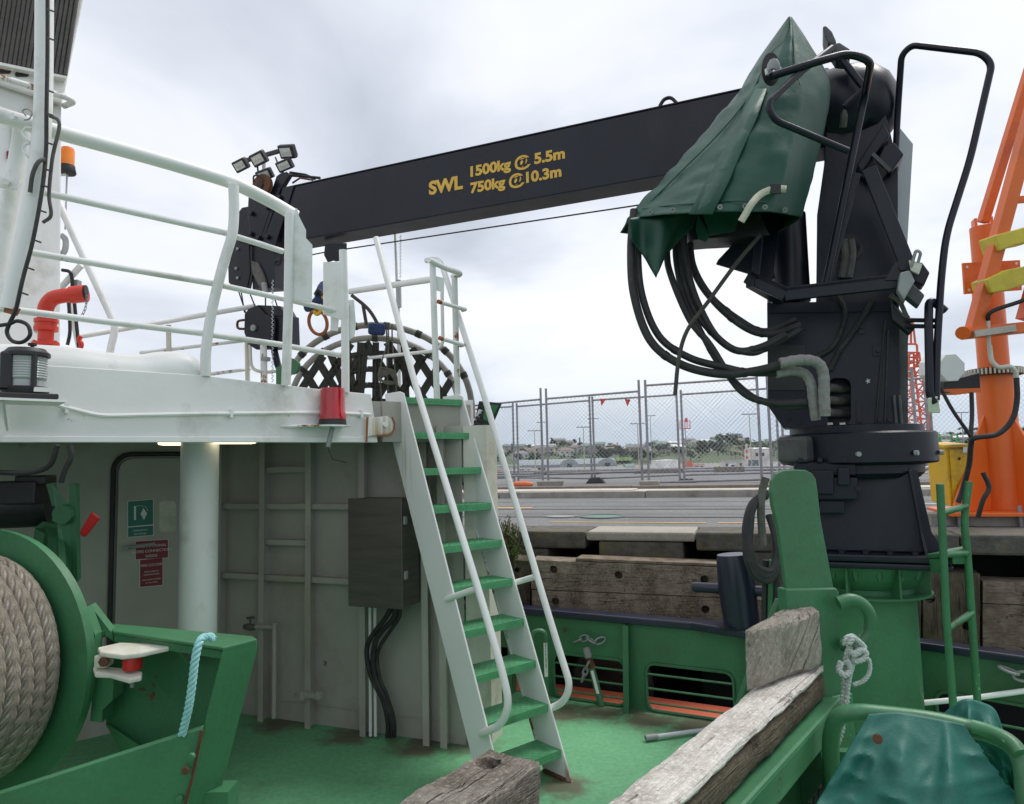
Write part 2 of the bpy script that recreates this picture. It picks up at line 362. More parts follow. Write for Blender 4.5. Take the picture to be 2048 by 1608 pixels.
def wood(name, light, dark, crack, along, rings=60, bump=1.0, moss=0.0, lightf=.5, lichen=.0):
    """Weathered timber: grain stretched along a direction, cracks, silvered patches."""
    m = bpy.data.materials.new(name); m.use_nodes = True; nt = m.node_tree; n = nt.nodes; l = nt.links; b = n['Principled BSDF']
    b.inputs['Roughness'].default_value = .92; b.inputs['Specular IOR Level'].default_value = .2
    g = n.new('ShaderNodeNewGeometry')
    al = V3(along).normalized(); q = al.to_track_quat('X', 'Z').to_matrix().transposed().to_euler()
    mp = n.new('ShaderNodeMapping'); mp.inputs['Rotation'].default_value = q; l.new(g.outputs['Position'], mp.inputs[0])
    ms = n.new('ShaderNodeMapping'); ms.inputs['Scale'].default_value = (.07, 1, 1); l.new(mp.outputs[0], ms.inputs[0])
    def noise(src, sc, det=6, ro=.65, dis=0):
        t = n.new('ShaderNodeTexNoise'); t.inputs['Scale'].default_value = sc; t.inputs['Detail'].default_value = det; t.inputs['Roughness'].default_value = ro; t.inputs['Distortion'].default_value = dis; l.new(src, t.inputs['Vector']); return t.outputs[0]
    def ramp(src, a, c):
        r = n.new('ShaderNodeValToRGB'); r.color_ramp.elements[0].position = a; r.color_ramp.elements[1].position = c; l.new(src, r.inputs[0]); return r.outputs[0]
    def mix(f, a, c, mode='MIX'):
        x = n.new('ShaderNodeMix'); x.data_type = 'RGBA'; x.blend_type = mode
        for i, v in ((0, f), (6, a), (7, c)):
            if isinstance(v, (int, float)): x.inputs[i].default_value = v
            elif isinstance(v, tuple): x.inputs[i].default_value = (*v, 1)
            else: l.new(v, x.inputs[i])
        return x.outputs[2]
    grain = noise(ms.outputs[0], rings, 6, .7, .6)
    patch = noise(g.outputs['Position'], 7, 5)
    c = mix(ramp(patch, lightf - .13, lightf + .12), dark, light)
    fineg = noise(ms.outputs[0], rings * 3.2, 4, .7, .2)
    c = mix(ramp(grain, .34, .62), mix(.4, c, tuple(x * .5 for x in dark)), c)
    c = mix(ramp(fineg, .32, .62), mix(.45, c, tuple(x * .45 for x in dark)), c)
    if lichen: c = mix(ramp(noise(g.outputs['Position'], 75, 5, .7), .50, .80), c, tuple(min(1, x * 1.25) for x in light))
    if lichen: c = mix(ramp(noise(g.outputs['Position'], 38, 5, .7), .60, .72), c, tuple(x * .5 for x in dark))
    if moss: c = mix(ramp(noise(g.outputs['Position'], 5), .62 - moss * .2, .75), c, (.09, .11, .045))
    mc = n.new('ShaderNodeMapping'); mc.inputs['Scale'].default_value = (.016, 1, 1); l.new(mp.outputs[0], mc.inputs[0])
    cr = noise(mc.outputs[0], rings * .30, 3, .5, .25)
    ck = n.new('ShaderNodeMath'); ck.operation = 'ABSOLUTE'; sb = n.new('ShaderNodeMath'); sb.operation = 'SUBTRACT'; l.new(cr, sb.inputs[0]); sb.inputs[1].default_value = .5; l.new(sb.outputs[0], ck.inputs[0])
    cf = ramp(ck.outputs[0], .0, .0048)
    c = mix(cf, mix(.35, crack, c), c)
    l.new(c, b.inputs['Base Color'])
    ad = n.new('ShaderNodeMath'); ad.operation = 'MULTIPLY_ADD'; l.new(cf, ad.inputs[0]); ad.inputs[1].default_value = .9; l.new(fineg, ad.inputs[2])
    bp = n.new('ShaderNodeBump'); bp.inputs['Strength'].default_value = bump; bp.inputs['Distance'].default_value = .012; l.new(ad.outputs[0], bp.inputs['Height']); l.new(bp.outputs[0], b.inputs['Normal'])
    M[name] = m
# =================================================================== the quay and what lies beyond it
QZ = 1.19
mat('concrete_patch', (.40, .365, .315), .9, (.33, .30, .26), scale=3, bump=.5, bscale=45, dirt=.25, dirtcol=(.2, .18, .14), fine=.4)
E0 = V3((.6, 6.12, 0)); QD = V3((.951, -.309, 0)); QN = V3((.309, .951, 0)); UP = V3((0, 0, 1))
def Q(s, t, z): return V3((E0.x + QD.x * s + QN.x * t, E0.y + QD.y * s + QN.y * t, z))
def qs(px, py, z):                                            # pixel on the quay -> (s, t)
    g = G(px, py, z) - E0; return g.x * QD.x + g.y * QD.y, g.x * QN.x + g.y * QN.y
def qbox(mb, s0, s1, t0, t1, z0, z1):
    return mb.hexa([Q(s0, t0, z0), Q(s1, t0, z0), Q(s1, t1, z0), Q(s0, t1, z0)], [Q(s0, t0, z1), Q(s1, t0, z1), Q(s1, t1, z1), Q(s0, t1, z1)])
def sheet(name, pts, mt): return struct(MB().add(pts, [tuple(range(len(pts)))]).obj(name, mt))

sheet('quay_ground', [Q(-60, .5, QZ), Q(70, .5, QZ), Q(70, 5.5, QZ), Q(-60, 5.5, QZ)], 'asphalt')
sheet('rear_quay_ground', [Q(-60, 6.35, 1.30), Q(70, 6.35, 1.30), Q(70, 22, 1.30), Q(-60, 22, 1.30)], 'asphalt')
sheet('far_yard', [Q(-9000, 20, -1.2), Q(9000, 20, -1.2), Q(9000, 9000, -1.2), Q(-9000, 9000, -1.2)], 'asphalt_far')
struct(qbox(MB(), -60, 70, 21.7, 22.05, -1.25, 1.294).obj('rear_quay_wall', 'concrete'))
sheet('harbour_water', [Q(-60, -30, -1.6), Q(70, -30, -1.6), Q(70, .6, -1.6), Q(-60, .6, -1.6)], 'water')
# kerb stones, pale footpath, inner kerb
for nm, t0, t1, z0, z1, mt, ln in (('kerb', 5.4, 5.6, 1.1, 1.295, 'concrete', 2.4), ('footpath', 5.606, 6.3, 1.1, 1.30, 'concrete_pale', 3.0), ('inner_kerb', 6.306, 6.5, 1.1, 1.35, 'concrete_brown', 2.7)):
    s = -16.0; i = 0; root = None
    base = struct(qbox(MB(), -60, -16.01, t0, t1, z0, z1).obj(nm, mt))
    while s < 24:
        l = ln * random.uniform(.85, 1.15); dz = random.uniform(-.008, .008)
        qbox(MB(), s, s + l - .012, t0 + random.uniform(-.01, .01), t1, z0, z1 + dz).obj('kerb_stone' if 'kerb' in nm else 'paving_slab', mt, base, bevel=.012)
        s += l
# quay edge: coping blocks with dark openings below, backed by the wall
quay = thing('quay_edge', 'weathered mossy concrete quay edge with dark openings under its coping', 'quay', Q(0, 0, 0))
def sx(px, py=1064): return qs(px, py, QZ)[0]
segs = [(-14, sx(1040), 'concrete_moss'), (sx(1040), sx(1172), 'concrete_moss'), (sx(1172), sx(1392), 'concrete_patch'), (sx(1392), sx(1640), 'concrete_moss'), (sx(1640), sx(1900), 'concrete_moss'), (sx(1900), 9, 'concrete_moss'), (9, 24, 'concrete_moss')]
for a, b, mt in segs:
    j = 0.0
    qbox(MB(), a + .004, b - .004, j, .53, 1.05 if mt != 'concrete_patch' else 1.12, QZ + .006).obj('coping_block', mt, quay, bevel=.018)
for a, b in ((-14, -7.5), (-7.2, sx(1052, 1080)), (sx(1166, 1080), sx(1354, 1080)), (sx(1500), sx(1560)), (sx(1690), sx(1850)), (sx(2060), 6.8), (9, 20)):
    if b > a: qbox(MB(), a, b, .012, .52, .72, 1.115 if abs(a - sx(1166, 1080)) < .01 else 1.046).obj('pier', 'concrete_moss', quay, bevel=.02)
qbox(MB(), -40, 40, .53, .6, -1.7, 1.18).obj('back_wall', 'dark_void', quay)  # near-black colour stands in for the shade under the quay
for s_ in range(-12, 24, 3): qbox(MB(), s_ + .9, s_ + 1.25, .12, .46, -1.7, .715).obj('pile', 'dark_void', quay, bevel=.02)  # piles coloured near-black too, as painted shade
qbox(MB(), -14, 24, .05, .5, .60, .715).obj('waling', 'concrete_brown', quay, bevel=.02)

# painted lines, flush rails, covers
def line(name, t, s0, s1, w, mt, z=.004, wear=()):
    mb = MB(); s = s0
    pts = [Q(s0, t - w / 2, QZ + z), Q(s1, t - w / 2, QZ + z), Q(s1, t + w / 2, QZ + z), Q(s0, t + w / 2, QZ + z)]
    return struct(mb.add(pts, [(0, 1, 2, 3)]).obj(name, mt))
line('yellow_line', .93, -.55, .95, .055, 'road_yellow'); line('yellow_line', .95, 1.05, 9, .065, 'road_yellow')
a = qs(1030, 1016, QZ); line('yellow_line', a[1], a[0] - .35, a[0] + .25, .16, 'road_yellow')
for t, w in ((1.55, .03), (2.05, .05), (2.75, .03), (3.3, .05), (4.3, .05)):
    line('flush_rail', t, -30, 40, w, 'steel_grey' if w > .04 else 'dark_void', .004)
    line('rail_groove', t + w / 2 + .02, -30, 40, .03, 'dark_void', .005)
a = qs(1840, 1009, QZ); line('white_line', a[1], a[0] - .8, a[0] + 1.6, .06, 'white', .008)
a = qs(1840, 1052, QZ); line('white_line', a[1], a[0] - .8, a[0] + .4, .04, 'white', .008)
for px, py, r, lb in ((1122, 1034, .17, 'small round grey manhole cover on the quay near the yellow line'), (1204, 1034.5, .23, 'larger round green-grey manhole cover on the quay near the yellow line')):
    c = G(px, py, QZ); mb = MB(); mb.lathe([(r, 0), (r, .012), (r * .93, .014), (r * .92, .008), (0.0, .009)], c + V3((0, 0, .002)), n=28); tag(mb.obj('manhole_cover', 'roof_green' if r > .2 else 'steel_grey'), lb, 'manhole cover')

# ---- timber fenders bolted along the quay
wood('wood_fender', (.43, .37, .295), (.20, .16, .12), (.02, .015, .011), QD, 55, 1.0, moss=.25, lightf=.52, lichen=.2)
wood('wood_fender_pale', (.40, .335, .26), (.20, .155, .115), (.03, .024, .018), QD, 45, 1.0, lightf=.5)
wood('wood_post', (.20, .18, .13), (.095, .08, .055), (.02, .016, .012), UP, 50, 1.0, moss=.4)
def holed_timber(name, q, depth, holes, mt, parent=None, r=.03, bev=.008):
    """q: 4 front corners (bl, br, tr, tl); holes: points on the front face; real bored recesses."""
    q = [V3(p) for p in q]; nrm = (q[1] - q[0]).cross(q[3] - q[0]).normalized(); away = -nrm if nrm.dot(CAM - q[0]) > 0 else nrm
    bm = bmesh.new(); outer = []
    per = []
    for i in range(4):
        a, b = q[i], q[(i + 1) % 4]; k = max(1, int((b - a).length / .12))
        for j in range(k):
            p = a.lerp(b, j / k); per.append(p + away * (random.uniform(0, .006) if j else 0))
    ov = [bm.verts.new(p) for p in per]; edges = [bm.edges.new((ov[i], ov[(i + 1) % len(ov)])) for i in range(len(ov))]
    xx = (q[1] - q[0]).normalized(); yy = away.cross(xx)
    loops = []
    for hc in holes:
        hc = V3(hc); hc = hc - away * (hc - q[0]).dot(away)
        lp = [bm.verts.new(hc + (xx * math.cos(2 * math.pi * k / 12) + yy * math.sin(2 * math.pi * k / 12)) * r) for k in range(12)]
        edges += [bm.edges.new((lp[i], lp[(i + 1) % 12])) for i in range(12)]; loops.append(lp)
    bmesh.ops.triangle_fill(bm, use_beauty=True, edges=edges)
    def wall(lp, off, cap):
        bk = [bm.verts.new(v.co + away * off) for v in lp]
        for i in range(len(lp)):
            j = (i + 1) % len(lp); bm.faces.new((lp[i], lp[j], bk[j], bk[i]))
        if cap: bm.faces.new(bk)
    wall(ov, depth, True)
    for lp in loops: wall(lp, depth * .35, True)
    bmesh.ops.recalc_face_normals(bm, faces=bm.faces)
    off = V3(parent['_org']) if parent is not None else sum(q, V3()) / 4
    for v in bm.verts: v.co -= off
    me = bpy.data.meshes.new(name); bm.to_mesh(me); bm.free(); me.materials.append(M[mt])
    o = bpy.data.objects.new(name, me); COL.objects.link(o); o['_org'] = tuple(off)
    if parent is not None: o.parent = parent
    else: o.location = off
    return o
def on_plane3(px, py, A, B, C_):
    A, B, C_ = V3(A), V3(B), V3(C_); n = (B - A).cross(C_ - A); r = ray(px, py); return CAM + r * (n.dot(A - CAM) / n.dot(r))
fl, fr = P(1062, 1120, 5.80), P(1452, 1136, 5.46); fb = fl - UP * .5
F2 = lambda x, y: on_plane3(x, y, fl, fr, fb)
t1 = holed_timber('fender_timber', [F2(1062, 1178), F2(1470, 1196), F2(1470, 1137), F2(1062, 1120)], .26, [F2(1107, 1139), F2(1237, 1150), F2(1409, 1159)], 'wood_fender', r=.032)
tag(t1, 'dark weathered upper fender timber with three bored bolt holes behind navy bollard', 'timber')
t2 = holed_timber('fender_timber', [F2(1064, 1262), F2(1600, 1310), F2(1600, 1203), F2(1064, 1180)], .26, [F2(1111, 1203), F2(1411, 1219)], 'wood_fender', r=.032)
tag(t2, 'dark weathered lower fender timber with two bored bolt holes just above navy cap rail', 'timber')
mb = MB(); A = F2(1150, 1122.5); B = F2(1448, 1134.5); mb.hexa([A + QN * .02, B + QN * .02, B + QN * .25, A + QN * .25], [A + QN * .02 + UP * .022, B + QN * .02 + UP * .022, B + QN * .25 + UP * .022, A + QN * .25 + UP * .022])
tag(mb.obj('capping_board', 'wood_fender_pale', bevel=.004), 'thin pale board lying on top of the upper fender timber', 'board')
pl = P(1030, 1128, 5.9)
tag(holed_timber('fender_post', [P(1028, 1262, 5.85), P(1060, 1262, 5.84), P(1060, 1122, 5.84), P(1028, 1120, 5.87)], .25, [P(1034, 1140, 5.86)], 'wood_post', r=.022), 'short upright mossy fender post below the small shrub on the quay', 'post')
fa, fc = P(1846, 1143, 5.25), P(2048, 1151, 5.0); fd = fa - UP * .5
F3 = lambda x, y: on_plane3(x, y, fa, fc, fd)
tag(holed_timber('fender_post', [F3(1846, 1330), F3(1960, 1340), F3(1960, 1148), F3(1846, 1143)], .28, [F3(1860, 1197), F3(1935, 1253)], 'wood_post', r=.034), 'wide upright brown fender post with bolt hole behind green pipe ladder', 'post')
tag(holed_timber('fender_timber', [F3(1966, 1206), F3(2100, 1212), F3(2100, 1168), F3(1966, 1163)], .26, [F3(2055, 1190)], 'wood_fender_pale', r=.03), 'pale split fender timber, topmost of two beside orange crane base', 'timber')
tag(holed_timber('fender_timber', [F3(1966, 1330), F3(2100, 1340), F3(2100, 1214), F3(1966, 1208)], .26, [], 'wood_fender_pale'), 'pale cracked fender timber, lower of two behind navy rail and chain', 'timber')
tag(holed_timber('fender_post', [F3(1600, 1330), F3(1842, 1330), F3(1842, 1152), F3(1600, 1150)], .25, [], 'wood_post'), 'broad dark fender post mostly hidden behind green crane pedestal', 'post')

# ---- small shrub rooted in the quay joint
def leaf_cloud(mb, c, r, n, ls, flat=1.0, rnd=random):
    for _ in range(n):
        while True:
            p = V3((rnd.uniform(-1, 1), rnd.uniform(-1, 1), rnd.uniform(-1, 1)))
            if p.length < 1: break
        p = V3((p.x * r[0], p.y * r[1], p.z * r[2])) + V3(c)
        a = V3((rnd.gauss(0, 1), rnd.gauss(0, 1), rnd.gauss(0, 1) * flat)).normalized(); b = a.orthogonal().normalized()
        b = (b * math.cos(rnd.random() * 6) + a.cross(b) * math.sin(rnd.random() * 6)); s = ls * rnd.uniform(.6, 1.3)
        mb.add([p - a * s, p + b * s * .35, p + a * s, p - b * s * .35], [(0, 1, 2, 3)])
sc_ = P(1024, 1128, 5.82)
sh = thing('shrub', 'small leafy green shrub rooted in the quay joint beside the white ladder', 'shrub', sc_)
mb = MB(); lf = MB(); lf2 = MB()
for k in range(30):
    a = random.uniform(0, 6.28); h_ = random.uniform(.12, .36); sp = random.uniform(.02, .13)
    top = sc_ + V3((math.cos(a) * sp, math.sin(a) * sp * .8, h_)); mid = sc_.lerp(top, .5) + V3((0, 0, .03))
    mb.tube(smooth_path([sc_, mid, top], 4), .0035, 5)
    for q in range(22):
        f = random.uniform(.3, 1.08); p = sc_.lerp(top, f)
        leaf_cloud(lf if random.random() < .6 else lf2, p, (.022, .022, .022), 1, .017)
mb.obj('stem', 'stem', sh); lf.obj('foliage', 'leaf', sh); lf2.obj('foliage', 'leaf2', sh)

# ---- temporary chain-link fences
def chain_link(mb, A, B, C_, D, sp=.085, w=.0030):
    """wires over the panel A(bl) B(br) C(tr) D(tl)"""
    nx = max(4, int((B - A).length / sp)); ny = max(4, int((D - A).length / sp))
    nrm = (B - A).cross(D - A).normalized()
    def at(i, j): return (A.lerp(B, i / nx)).lerp(D.lerp(C_, i / nx), j / ny)
    def wire(i0, j0, i1, j1):
        p, q = at(i0, j0), at(i1, j1)
        if (q - p).length < .02: return
        d_ = (q - p).normalized(); s_ = nrm.cross(d_) * w; t_ = nrm * w
        mb.add([p + s_, p - s_ * .5 + t_, p - s_ * .5 - t_, q + s_, q - s_ * .5 + t_, q - s_ * .5 - t_], [(0, 1, 4, 3), (1, 2, 5, 4), (2, 0, 3, 5)])
    for k in range(-ny, nx + 1):
        i0 = max(k, 0); j0 = i0 - k; i1 = min(k + ny, nx); j1 = i1 - k
        wire(i0, j0, i1, j1)
        k2 = k + ny; i0 = max(k2 - ny, 0); j0 = k2 - i0; i1 = min(k2, nx); j1 = k2 - i1
        wire(i0, j0, i1, j1)
def fence_panel(label, l, r, grp, sp=.085, wr=.0021):
    """l, r: (px, d, y_rail_top, y_rail_bottom, y_post_top, y_post_bottom)"""
    pts = []
    base = P(l[0], l[5], l[1])
    t = thing('chain_link_fence', label, 'fence', base, grp)
    E_ = []
    for px, d, yt, yb, pt, pb in (l, r):
        b = P(px, pb, d); top = up_to(b, pt); lean = 0
        MB().tube([b, top], .024, 10).obj('post', 'galv', t)
        E_.append((up_to(b, yb), up_to(b, yt)))
    (a, d_), (b, c) = E_
    MB().tube([d_, c], .021, 10).obj('top_rail', 'galv', t); MB().tube([a, b], .021, 10).obj('bottom_rail', 'galv', t)
    m = MB(); chain_link(m, a, b, c, d_, sp, wr); m.obj('wire_mesh', 'wire', t, kind='stuff')
    return t
gN = 'chain-link panels of the front fence row'; gR = 'chain-link panels of the rear fence row'
fence_panel('front fence panel standing behind the white ladder top and floodlight', (880, 15.7, 818, 956, 800, 985), (1086, 14.5, 798.6, 951, 776, 972), gN)
fence_panel('front fence panel between the two concrete feet, its bottom rail lifted', (1097, 14.42, 797.5, 948, 777, 973), (1285, 13.38, 782.5, 942.5, 760, 970), gN)
fence_panel('front fence panel with low bottom rail behind the hanging black hoses', (1298, 13.3, 771, 965, 760, 968), (1524, 12.45, 756, 959, 752, 962), gN)
fence_panel('front fence panel half hidden by the navy crane column', (1545, 12.42, 757, 960, 752, 965), (1838, 11.9, 744, 940, 736, 948), gN)
fence_panel('rear fence panel behind the white ladder handrail', (840, 17.6, 826, 962, 815, 975), (1029, 16.2, 813, 955, 806, 964), gR)
fence_panel('rear fence panel whose right post stands in a grey rubber foot', (1037, 16.15, 813, 955, 806, 964), (1184, 15.42, 801, 957, 793, 966), gR)
fence_panel('rear fence panel hung with two red pennant flags', (1190, 15.4, 800.5, 957, 793, 965), (1360, 14.65, 789.5, 950, 780, 960), gR)
fence_panel('rear fence panel behind the drooping crane hoses', (1369, 14.6, 789, 950, 780, 959), (1560, 13.9, 776, 945, 768, 955), gR)
fence_panel('rear fence panel behind the navy crane and far orange tower', (1570, 13.9, 776, 945, 768, 955), (1862, 13.2, 756, 935, 750, 945), gR)
fence_panel('rear fence panel right behind the orange quay crane', (1870, 13.2, 756, 935, 748, 945), (2090, 12.9, 741, 925, 733, 935), gR)
for px, py, s, lb in ((1206, 797, -1, 'red pennant flag skewed on the fence wire, nearer the rubber foot'), (1255, 798, 0, 'red pennant flag hanging straight on the rear fence wire')):
    a = P(px - 6, py, 15.2); b = P(px + 6, py + 1, 15.2); c = P(px + s * 3, py + 15, 15.2)
    tag(MB().prism([a, b, c], QN * .004).obj('pennant', 'red_bright'), lb, 'pennant')
# feet
def foot(px, d, py, w, h, mt, lb, taper=.85):
    c = P(px, py, d); c.z = 1.302; b = []; tp = []
    for s, t in ((-1, -1), (1, -1), (1, 1), (-1, 1)):
        b.append(c + QD * s * w / 2 * (1 if taper < 1 else 1) + QN * t * .12); tp.append(c + QD * s * w / 2 * taper + QN * t * .12 * taper + UP * h)
    return tag(MB().hexa(b, tp).obj('ballast_block', mt, bevel=.02), lb, 'ballast block')
foot(1101, 13.7, 984, .44, .12, 'concrete', 'mossy concrete block foot under the fence posts nearest the ladder', 1.12)
foot(1300, 12.7, 982, .32, .11, 'concrete', 'mossy concrete block foot under the fence posts left of the hoses', 1.1)
foot(1192, 15.3, 971, .42, .13, 'rubber', 'grey rubber wedge foot under a single rear fence post', .5)
foot(1373, 14.5, 968, .42, .08, 'rubber', 'flat grey rubber foot under the rear fence posts behind the hoses', .6)
c = P(1046, 974, 13.6)
tag(MB().tube(smooth_path([c + QD * -.2 + UP * .05, c + QD * -.05 + UP * .06, c + QD * .1 + UP * .05, c + QD * .2 + UP * .045], 3), [.03, .055, .05, .05, .055, .06, .055, .05, .045, .02], 10).obj('barrier_block', 'orange_faded', bevel=.01), 'faded orange plastic barrier block lying on the ground behind the ladder', 'barrier block')
for k, (px, py) in enumerate(((1243, 994), (1251, 992), (1258, 995))):
    c = G(px, py, QZ); r = .045
    m = MB().lathe([(0.0, 0), (r, .01), (r * .8, .05), (0.0, .06 + .01 * k)], c, (random.uniform(-.4, .4), random.uniform(-.4, .4), 1), 7)
    tag(m.obj('rubble_lump', 'concrete'), ['grey rubble lump against the kerb, nearest the ladder', 'middle grey rubble lump against the kerb', 'grey rubble lump against the kerb, nearest the navy bollard'][k], 'rubble')
# guard pipes lying along the rear edge
for k, (t, z, r, lb) in enumerate(((20.3, 1.42, .05, 'long grey guard pipe along the rear quay edge, the upper of two'), (20.1, 1.30 + .045, .045, 'long grey guard pipe lying on the ground along the rear quay edge'))):
    g_ = thing('guard_pipe', lb, 'pipe', Q(0, t, 1.3)); MB().tube([Q(-26, t, z), Q(30, t, z)], r, 8).obj('pipe', 'galv', g_)
    if k == 0:
        for s in range(-24, 30, 4): MB().box(Q(s, t, 1.345), (.12, .12, .09)).obj('support', 'rust', g_)
for s, w, hh in ((-6, 2.4, .12), (-2.4, 1.7, .14), (.3, 1.0, .18), (2.7, 2.2, .1), (5.8, 2.0, .16), (9, 1.6, .12)):
    qbox(MB(), s, s + w, 18.9, 19.3, 1.302, 1.302 + hh).obj('sleeper', 'concrete_brown', bevel=.02)
    o = COL.objects[-1]; tag(o, 'old concrete sleeper lying behind the fences near the guard pipes', 'sleeper', 'sleepers behind the fences')
# =================================================================== far yard and hills
YZ = -1.2
def yard(px, d): 
    p = P(px, 900, d); p.z = YZ; return p
def hgt(px, d, y): return up_to(yard(px, d), y).z - YZ
def lamp(px, d, ytop, label, two=True, mt='lamp_pole'):
    b = yard(px, d); h_ = hgt(px, d, ytop)
    t = thing('yard_lamp', label, 'lamp post', b, 'tall lamp posts in the far yard')
    MB().tube([b, b + UP * h_], [.14, .08], 8).obj('pole', mt, t)
    MB().box(b + UP * (h_ + .03), (3.0, .14, .12)).obj('crossarm', 'lamp_pole_grey', t)
    for s in (-1.3, -.45, .45, 1.3): MB().hexa([b + V3((s - .3, -.25, h_ + .02)), b + V3((s + .3, -.25, h_ + .02)), b + V3((s + .3, .25, h_ + .12)), b + V3((s - .3, .25, h_ + .12))], [b + V3((s - .26, -.2, h_ + .2)), b + V3((s + .26, -.2, h_ + .2)), b + V3((s + .26, .2, h_ + .28)), b + V3((s - .26, .2, h_ + .28))]).obj('lamp_head', 'lamp_pole_grey', t)
for px, d, y, lb, mt in ((1070, 165, 862, 'cream far lamp post left of the tall paired fence posts', 'lamp_pole'), (1086, 200, 845, 'thin grey far lamp post seen through the paired fence posts', 'lamp_pole_grey'), (1168, 160, 855, 'cream far lamp post rising from the arched shed', 'lamp_pole'), (1188, 200, 838, 'grey far lamp post hidden behind the rubber-footed fence post', 'lamp_pole_grey'), (1277, 155, 848, 'cream far lamp post left of the white tank', 'lamp_pole'), (1303, 210, 832, 'slim grey far lamp post just left of the white tank edge', 'lamp_pole_grey'), (1502, 150, 829, 'cream far lamp post beside the striped red and white mast', 'lamp_pole'), (1928, 150, 826, 'grey far lamp post beside the yellow cabinet', 'lamp_pole_grey')):
    lamp(px, d, y, lb, mt=mt)
# arched sheds
def shed(px0, px1, d, ytop, ya, label, arches):
    a = yard(px0, d); b = yard(px1, d); h_ = hgt(px0, d, ytop); dr = (b - a); n = V3((-dr.y, dr.x, 0)).normalized(); w = dr.length
    t = thing('arched_shed', label, 'shed', a)
    prof = [(0, 0), (0, .35), (.1, .62), (.25, .85), (.45, .97), (.6, 1), (.8, .9), (1, .62), (1, 0)]
    MB().prism([a + n * (p[0] * 22) + UP * (p[1] * h_) for p in prof], dr).obj('roof', 'shed', t)
    for f0, f1 in arches:
        c = a.lerp(b, (f0 + f1) / 2); r = w * (f1 - f0) / 2; pts = [c + dr.normalized() * (math.cos(k * math.pi / 14) * r) + UP * (math.sin(k * math.pi / 14) * h_ * .98) for k in range(15)]
        ar = MB().prism([p - n * 2.5 for p in pts], n * 6).obj('gable', 'shed_front', t)
        MB().box(c - n * 2.55 + UP * h_ * .22, (r * .5, .2, h_ * .42), dr.normalized(), n).obj('door', 'glass_dark', ar)
shed(1035, 1232, 330, 920, 0, 'long grey arched-roof shed across the far yard below the hills', ((.42, .62), (.80, 1.0)))
b = yard(960, 300); e_ = yard(1040, 300); h_ = hgt(960, 300, 931)
t = thing('low_shed', 'low pale green shed at the foot of the hills behind the ladder', 'shed', b)
MB().hexa([b, e_, e_ + V3((0, 12, 0)), b + V3((0, 12, 0))], [b + UP * h_ * .7, e_ + UP * h_ * .7, e_ + V3((0, 12, h_ * .7)), b + V3((0, 12, h_ * .7))]).obj('wall', 'house_white', t)
MB().prism([b + V3((-.5, -.6, h_ * .72)), b + V3((-.5, 6, h_ * 1.05)), b + V3((-.5, 12.6, h_ * .72))], e_ - b + V3((1, 0, 0))).obj('roof', 'roof_green', t)
# white tank
c = yard(1330, 160); r = 56 / 2 / FPX * 160; h_ = hgt(1330, 160, 920)
t = thing('storage_tank', 'squat white storage tank with shallow roof behind the fence', 'tank', c)
MB().lathe([(r, 0), (r, h_ * .97)], c, n=32).obj('shell', 'tank_white', t); MB().lathe([(r * 1.01, h_ * .972), (r * .5, h_ * 1.02), (0.0, h_ * 1.05)], c, n=32).obj('roof', 'roof_white', t)
MB().box(c + V3((-.2, -r - .05, h_ * .1)), (.5, .15, .5)).obj('valve', 'glass_dark', t)
# containers, cabins, skip, vehicles
def boxhouse(name, px0, px1, d, yt, depth, wall, label, cat, roof=None, wins=(), pitch=0):
    a = yard(px0, d); b = yard(px1, d); h_ = hgt(px0, d, yt); dr = (b - a).normalized(); n = V3((-dr.y, dr.x, 0))
    t = thing(name, label, cat, a)
    MB().hexa([a, b, b + n * depth, a + n * depth], [a + UP * h_, b + UP * h_, b + n * depth + UP * h_, a + n * depth + UP * h_]).obj('wall', wall, t)
    if roof: MB().prism([a - n * .2 - dr * .2 + UP * (h_ + .01), a + n * depth / 2 - dr * .2 + UP * (h_ + .08 + pitch), a + n * (depth + .2) - dr * .2 + UP * (h_ + .01)], b - a + dr * .4).obj('roof', roof, t)
    for f, g_, w_, hh in wins:
        p = a.lerp(b, f) + UP * h_ * g_; wn = MB().box(p - n * .03, (w_, .1, hh), dr, n).obj('window', 'house_white', t); MB().box(p - n * .08, (w_ * .85, .05, hh * .85), dr, n).obj('pane', 'glass_dark', wn)
    return t
boxhouse('shipping_container', 1368, 1384, 158, 922, 2.4, 'coral', 'upright orange container beside the white tank', 'container')
boxhouse('work_shed', 1385, 1409, 160, 929, 3, 'house_white', 'small white open shed with red roof beside orange container', 'shed', 'red_bright', ((.3, .5, .8, .9), (.7, .5, .8, .9)))
boxhouse('site_cabin', 1446, 1499, 158, 922, 2.6, 'house_white', 'long white site cabin with two dark windows in the yard', 'cabin', 'roof_grey', ((.12, .6, .6, .7), (.64, .6, .6, .7)))
boxhouse('waste_skip', 1499, 1516, 150, 920, 2.2, 'skip_blue', 'dark grey-blue skip beside the long white site cabin', 'skip')
boxhouse('site_office', 1507, 1540, 175, 898, 7, 'house_white', 'taller white site office with window, beside crane slew ring', 'office', 'roof_white', ((.18, .72, .8, 1.0), (.55, .72, .8, 1.0)), .3)
boxhouse('garden_shed', 1251, 1269, 185, 933, 4, 'house_white', 'small green-roofed hut beside a far lamp post', 'hut', 'roof_green', (), .6)
boxhouse('barrier_stack', 987, 1004, 170, 940, 1.5, 'coral', 'orange plastic barriers stacked behind the ladder handrail', 'barriers')
boxhouse('barrier_stack', 1005, 1030, 172, 943, 1.5, 'red_bright', 'red plastic barriers stacked behind the fence near low shed', 'barriers')
boxhouse('white_van', 1034, 1062, 168, 936, 2.2, 'house_white', 'white van parked at the arched shed end', 'van', None, ((.8, .6, .8, .6), (.3, .65, 1.2, .5)))
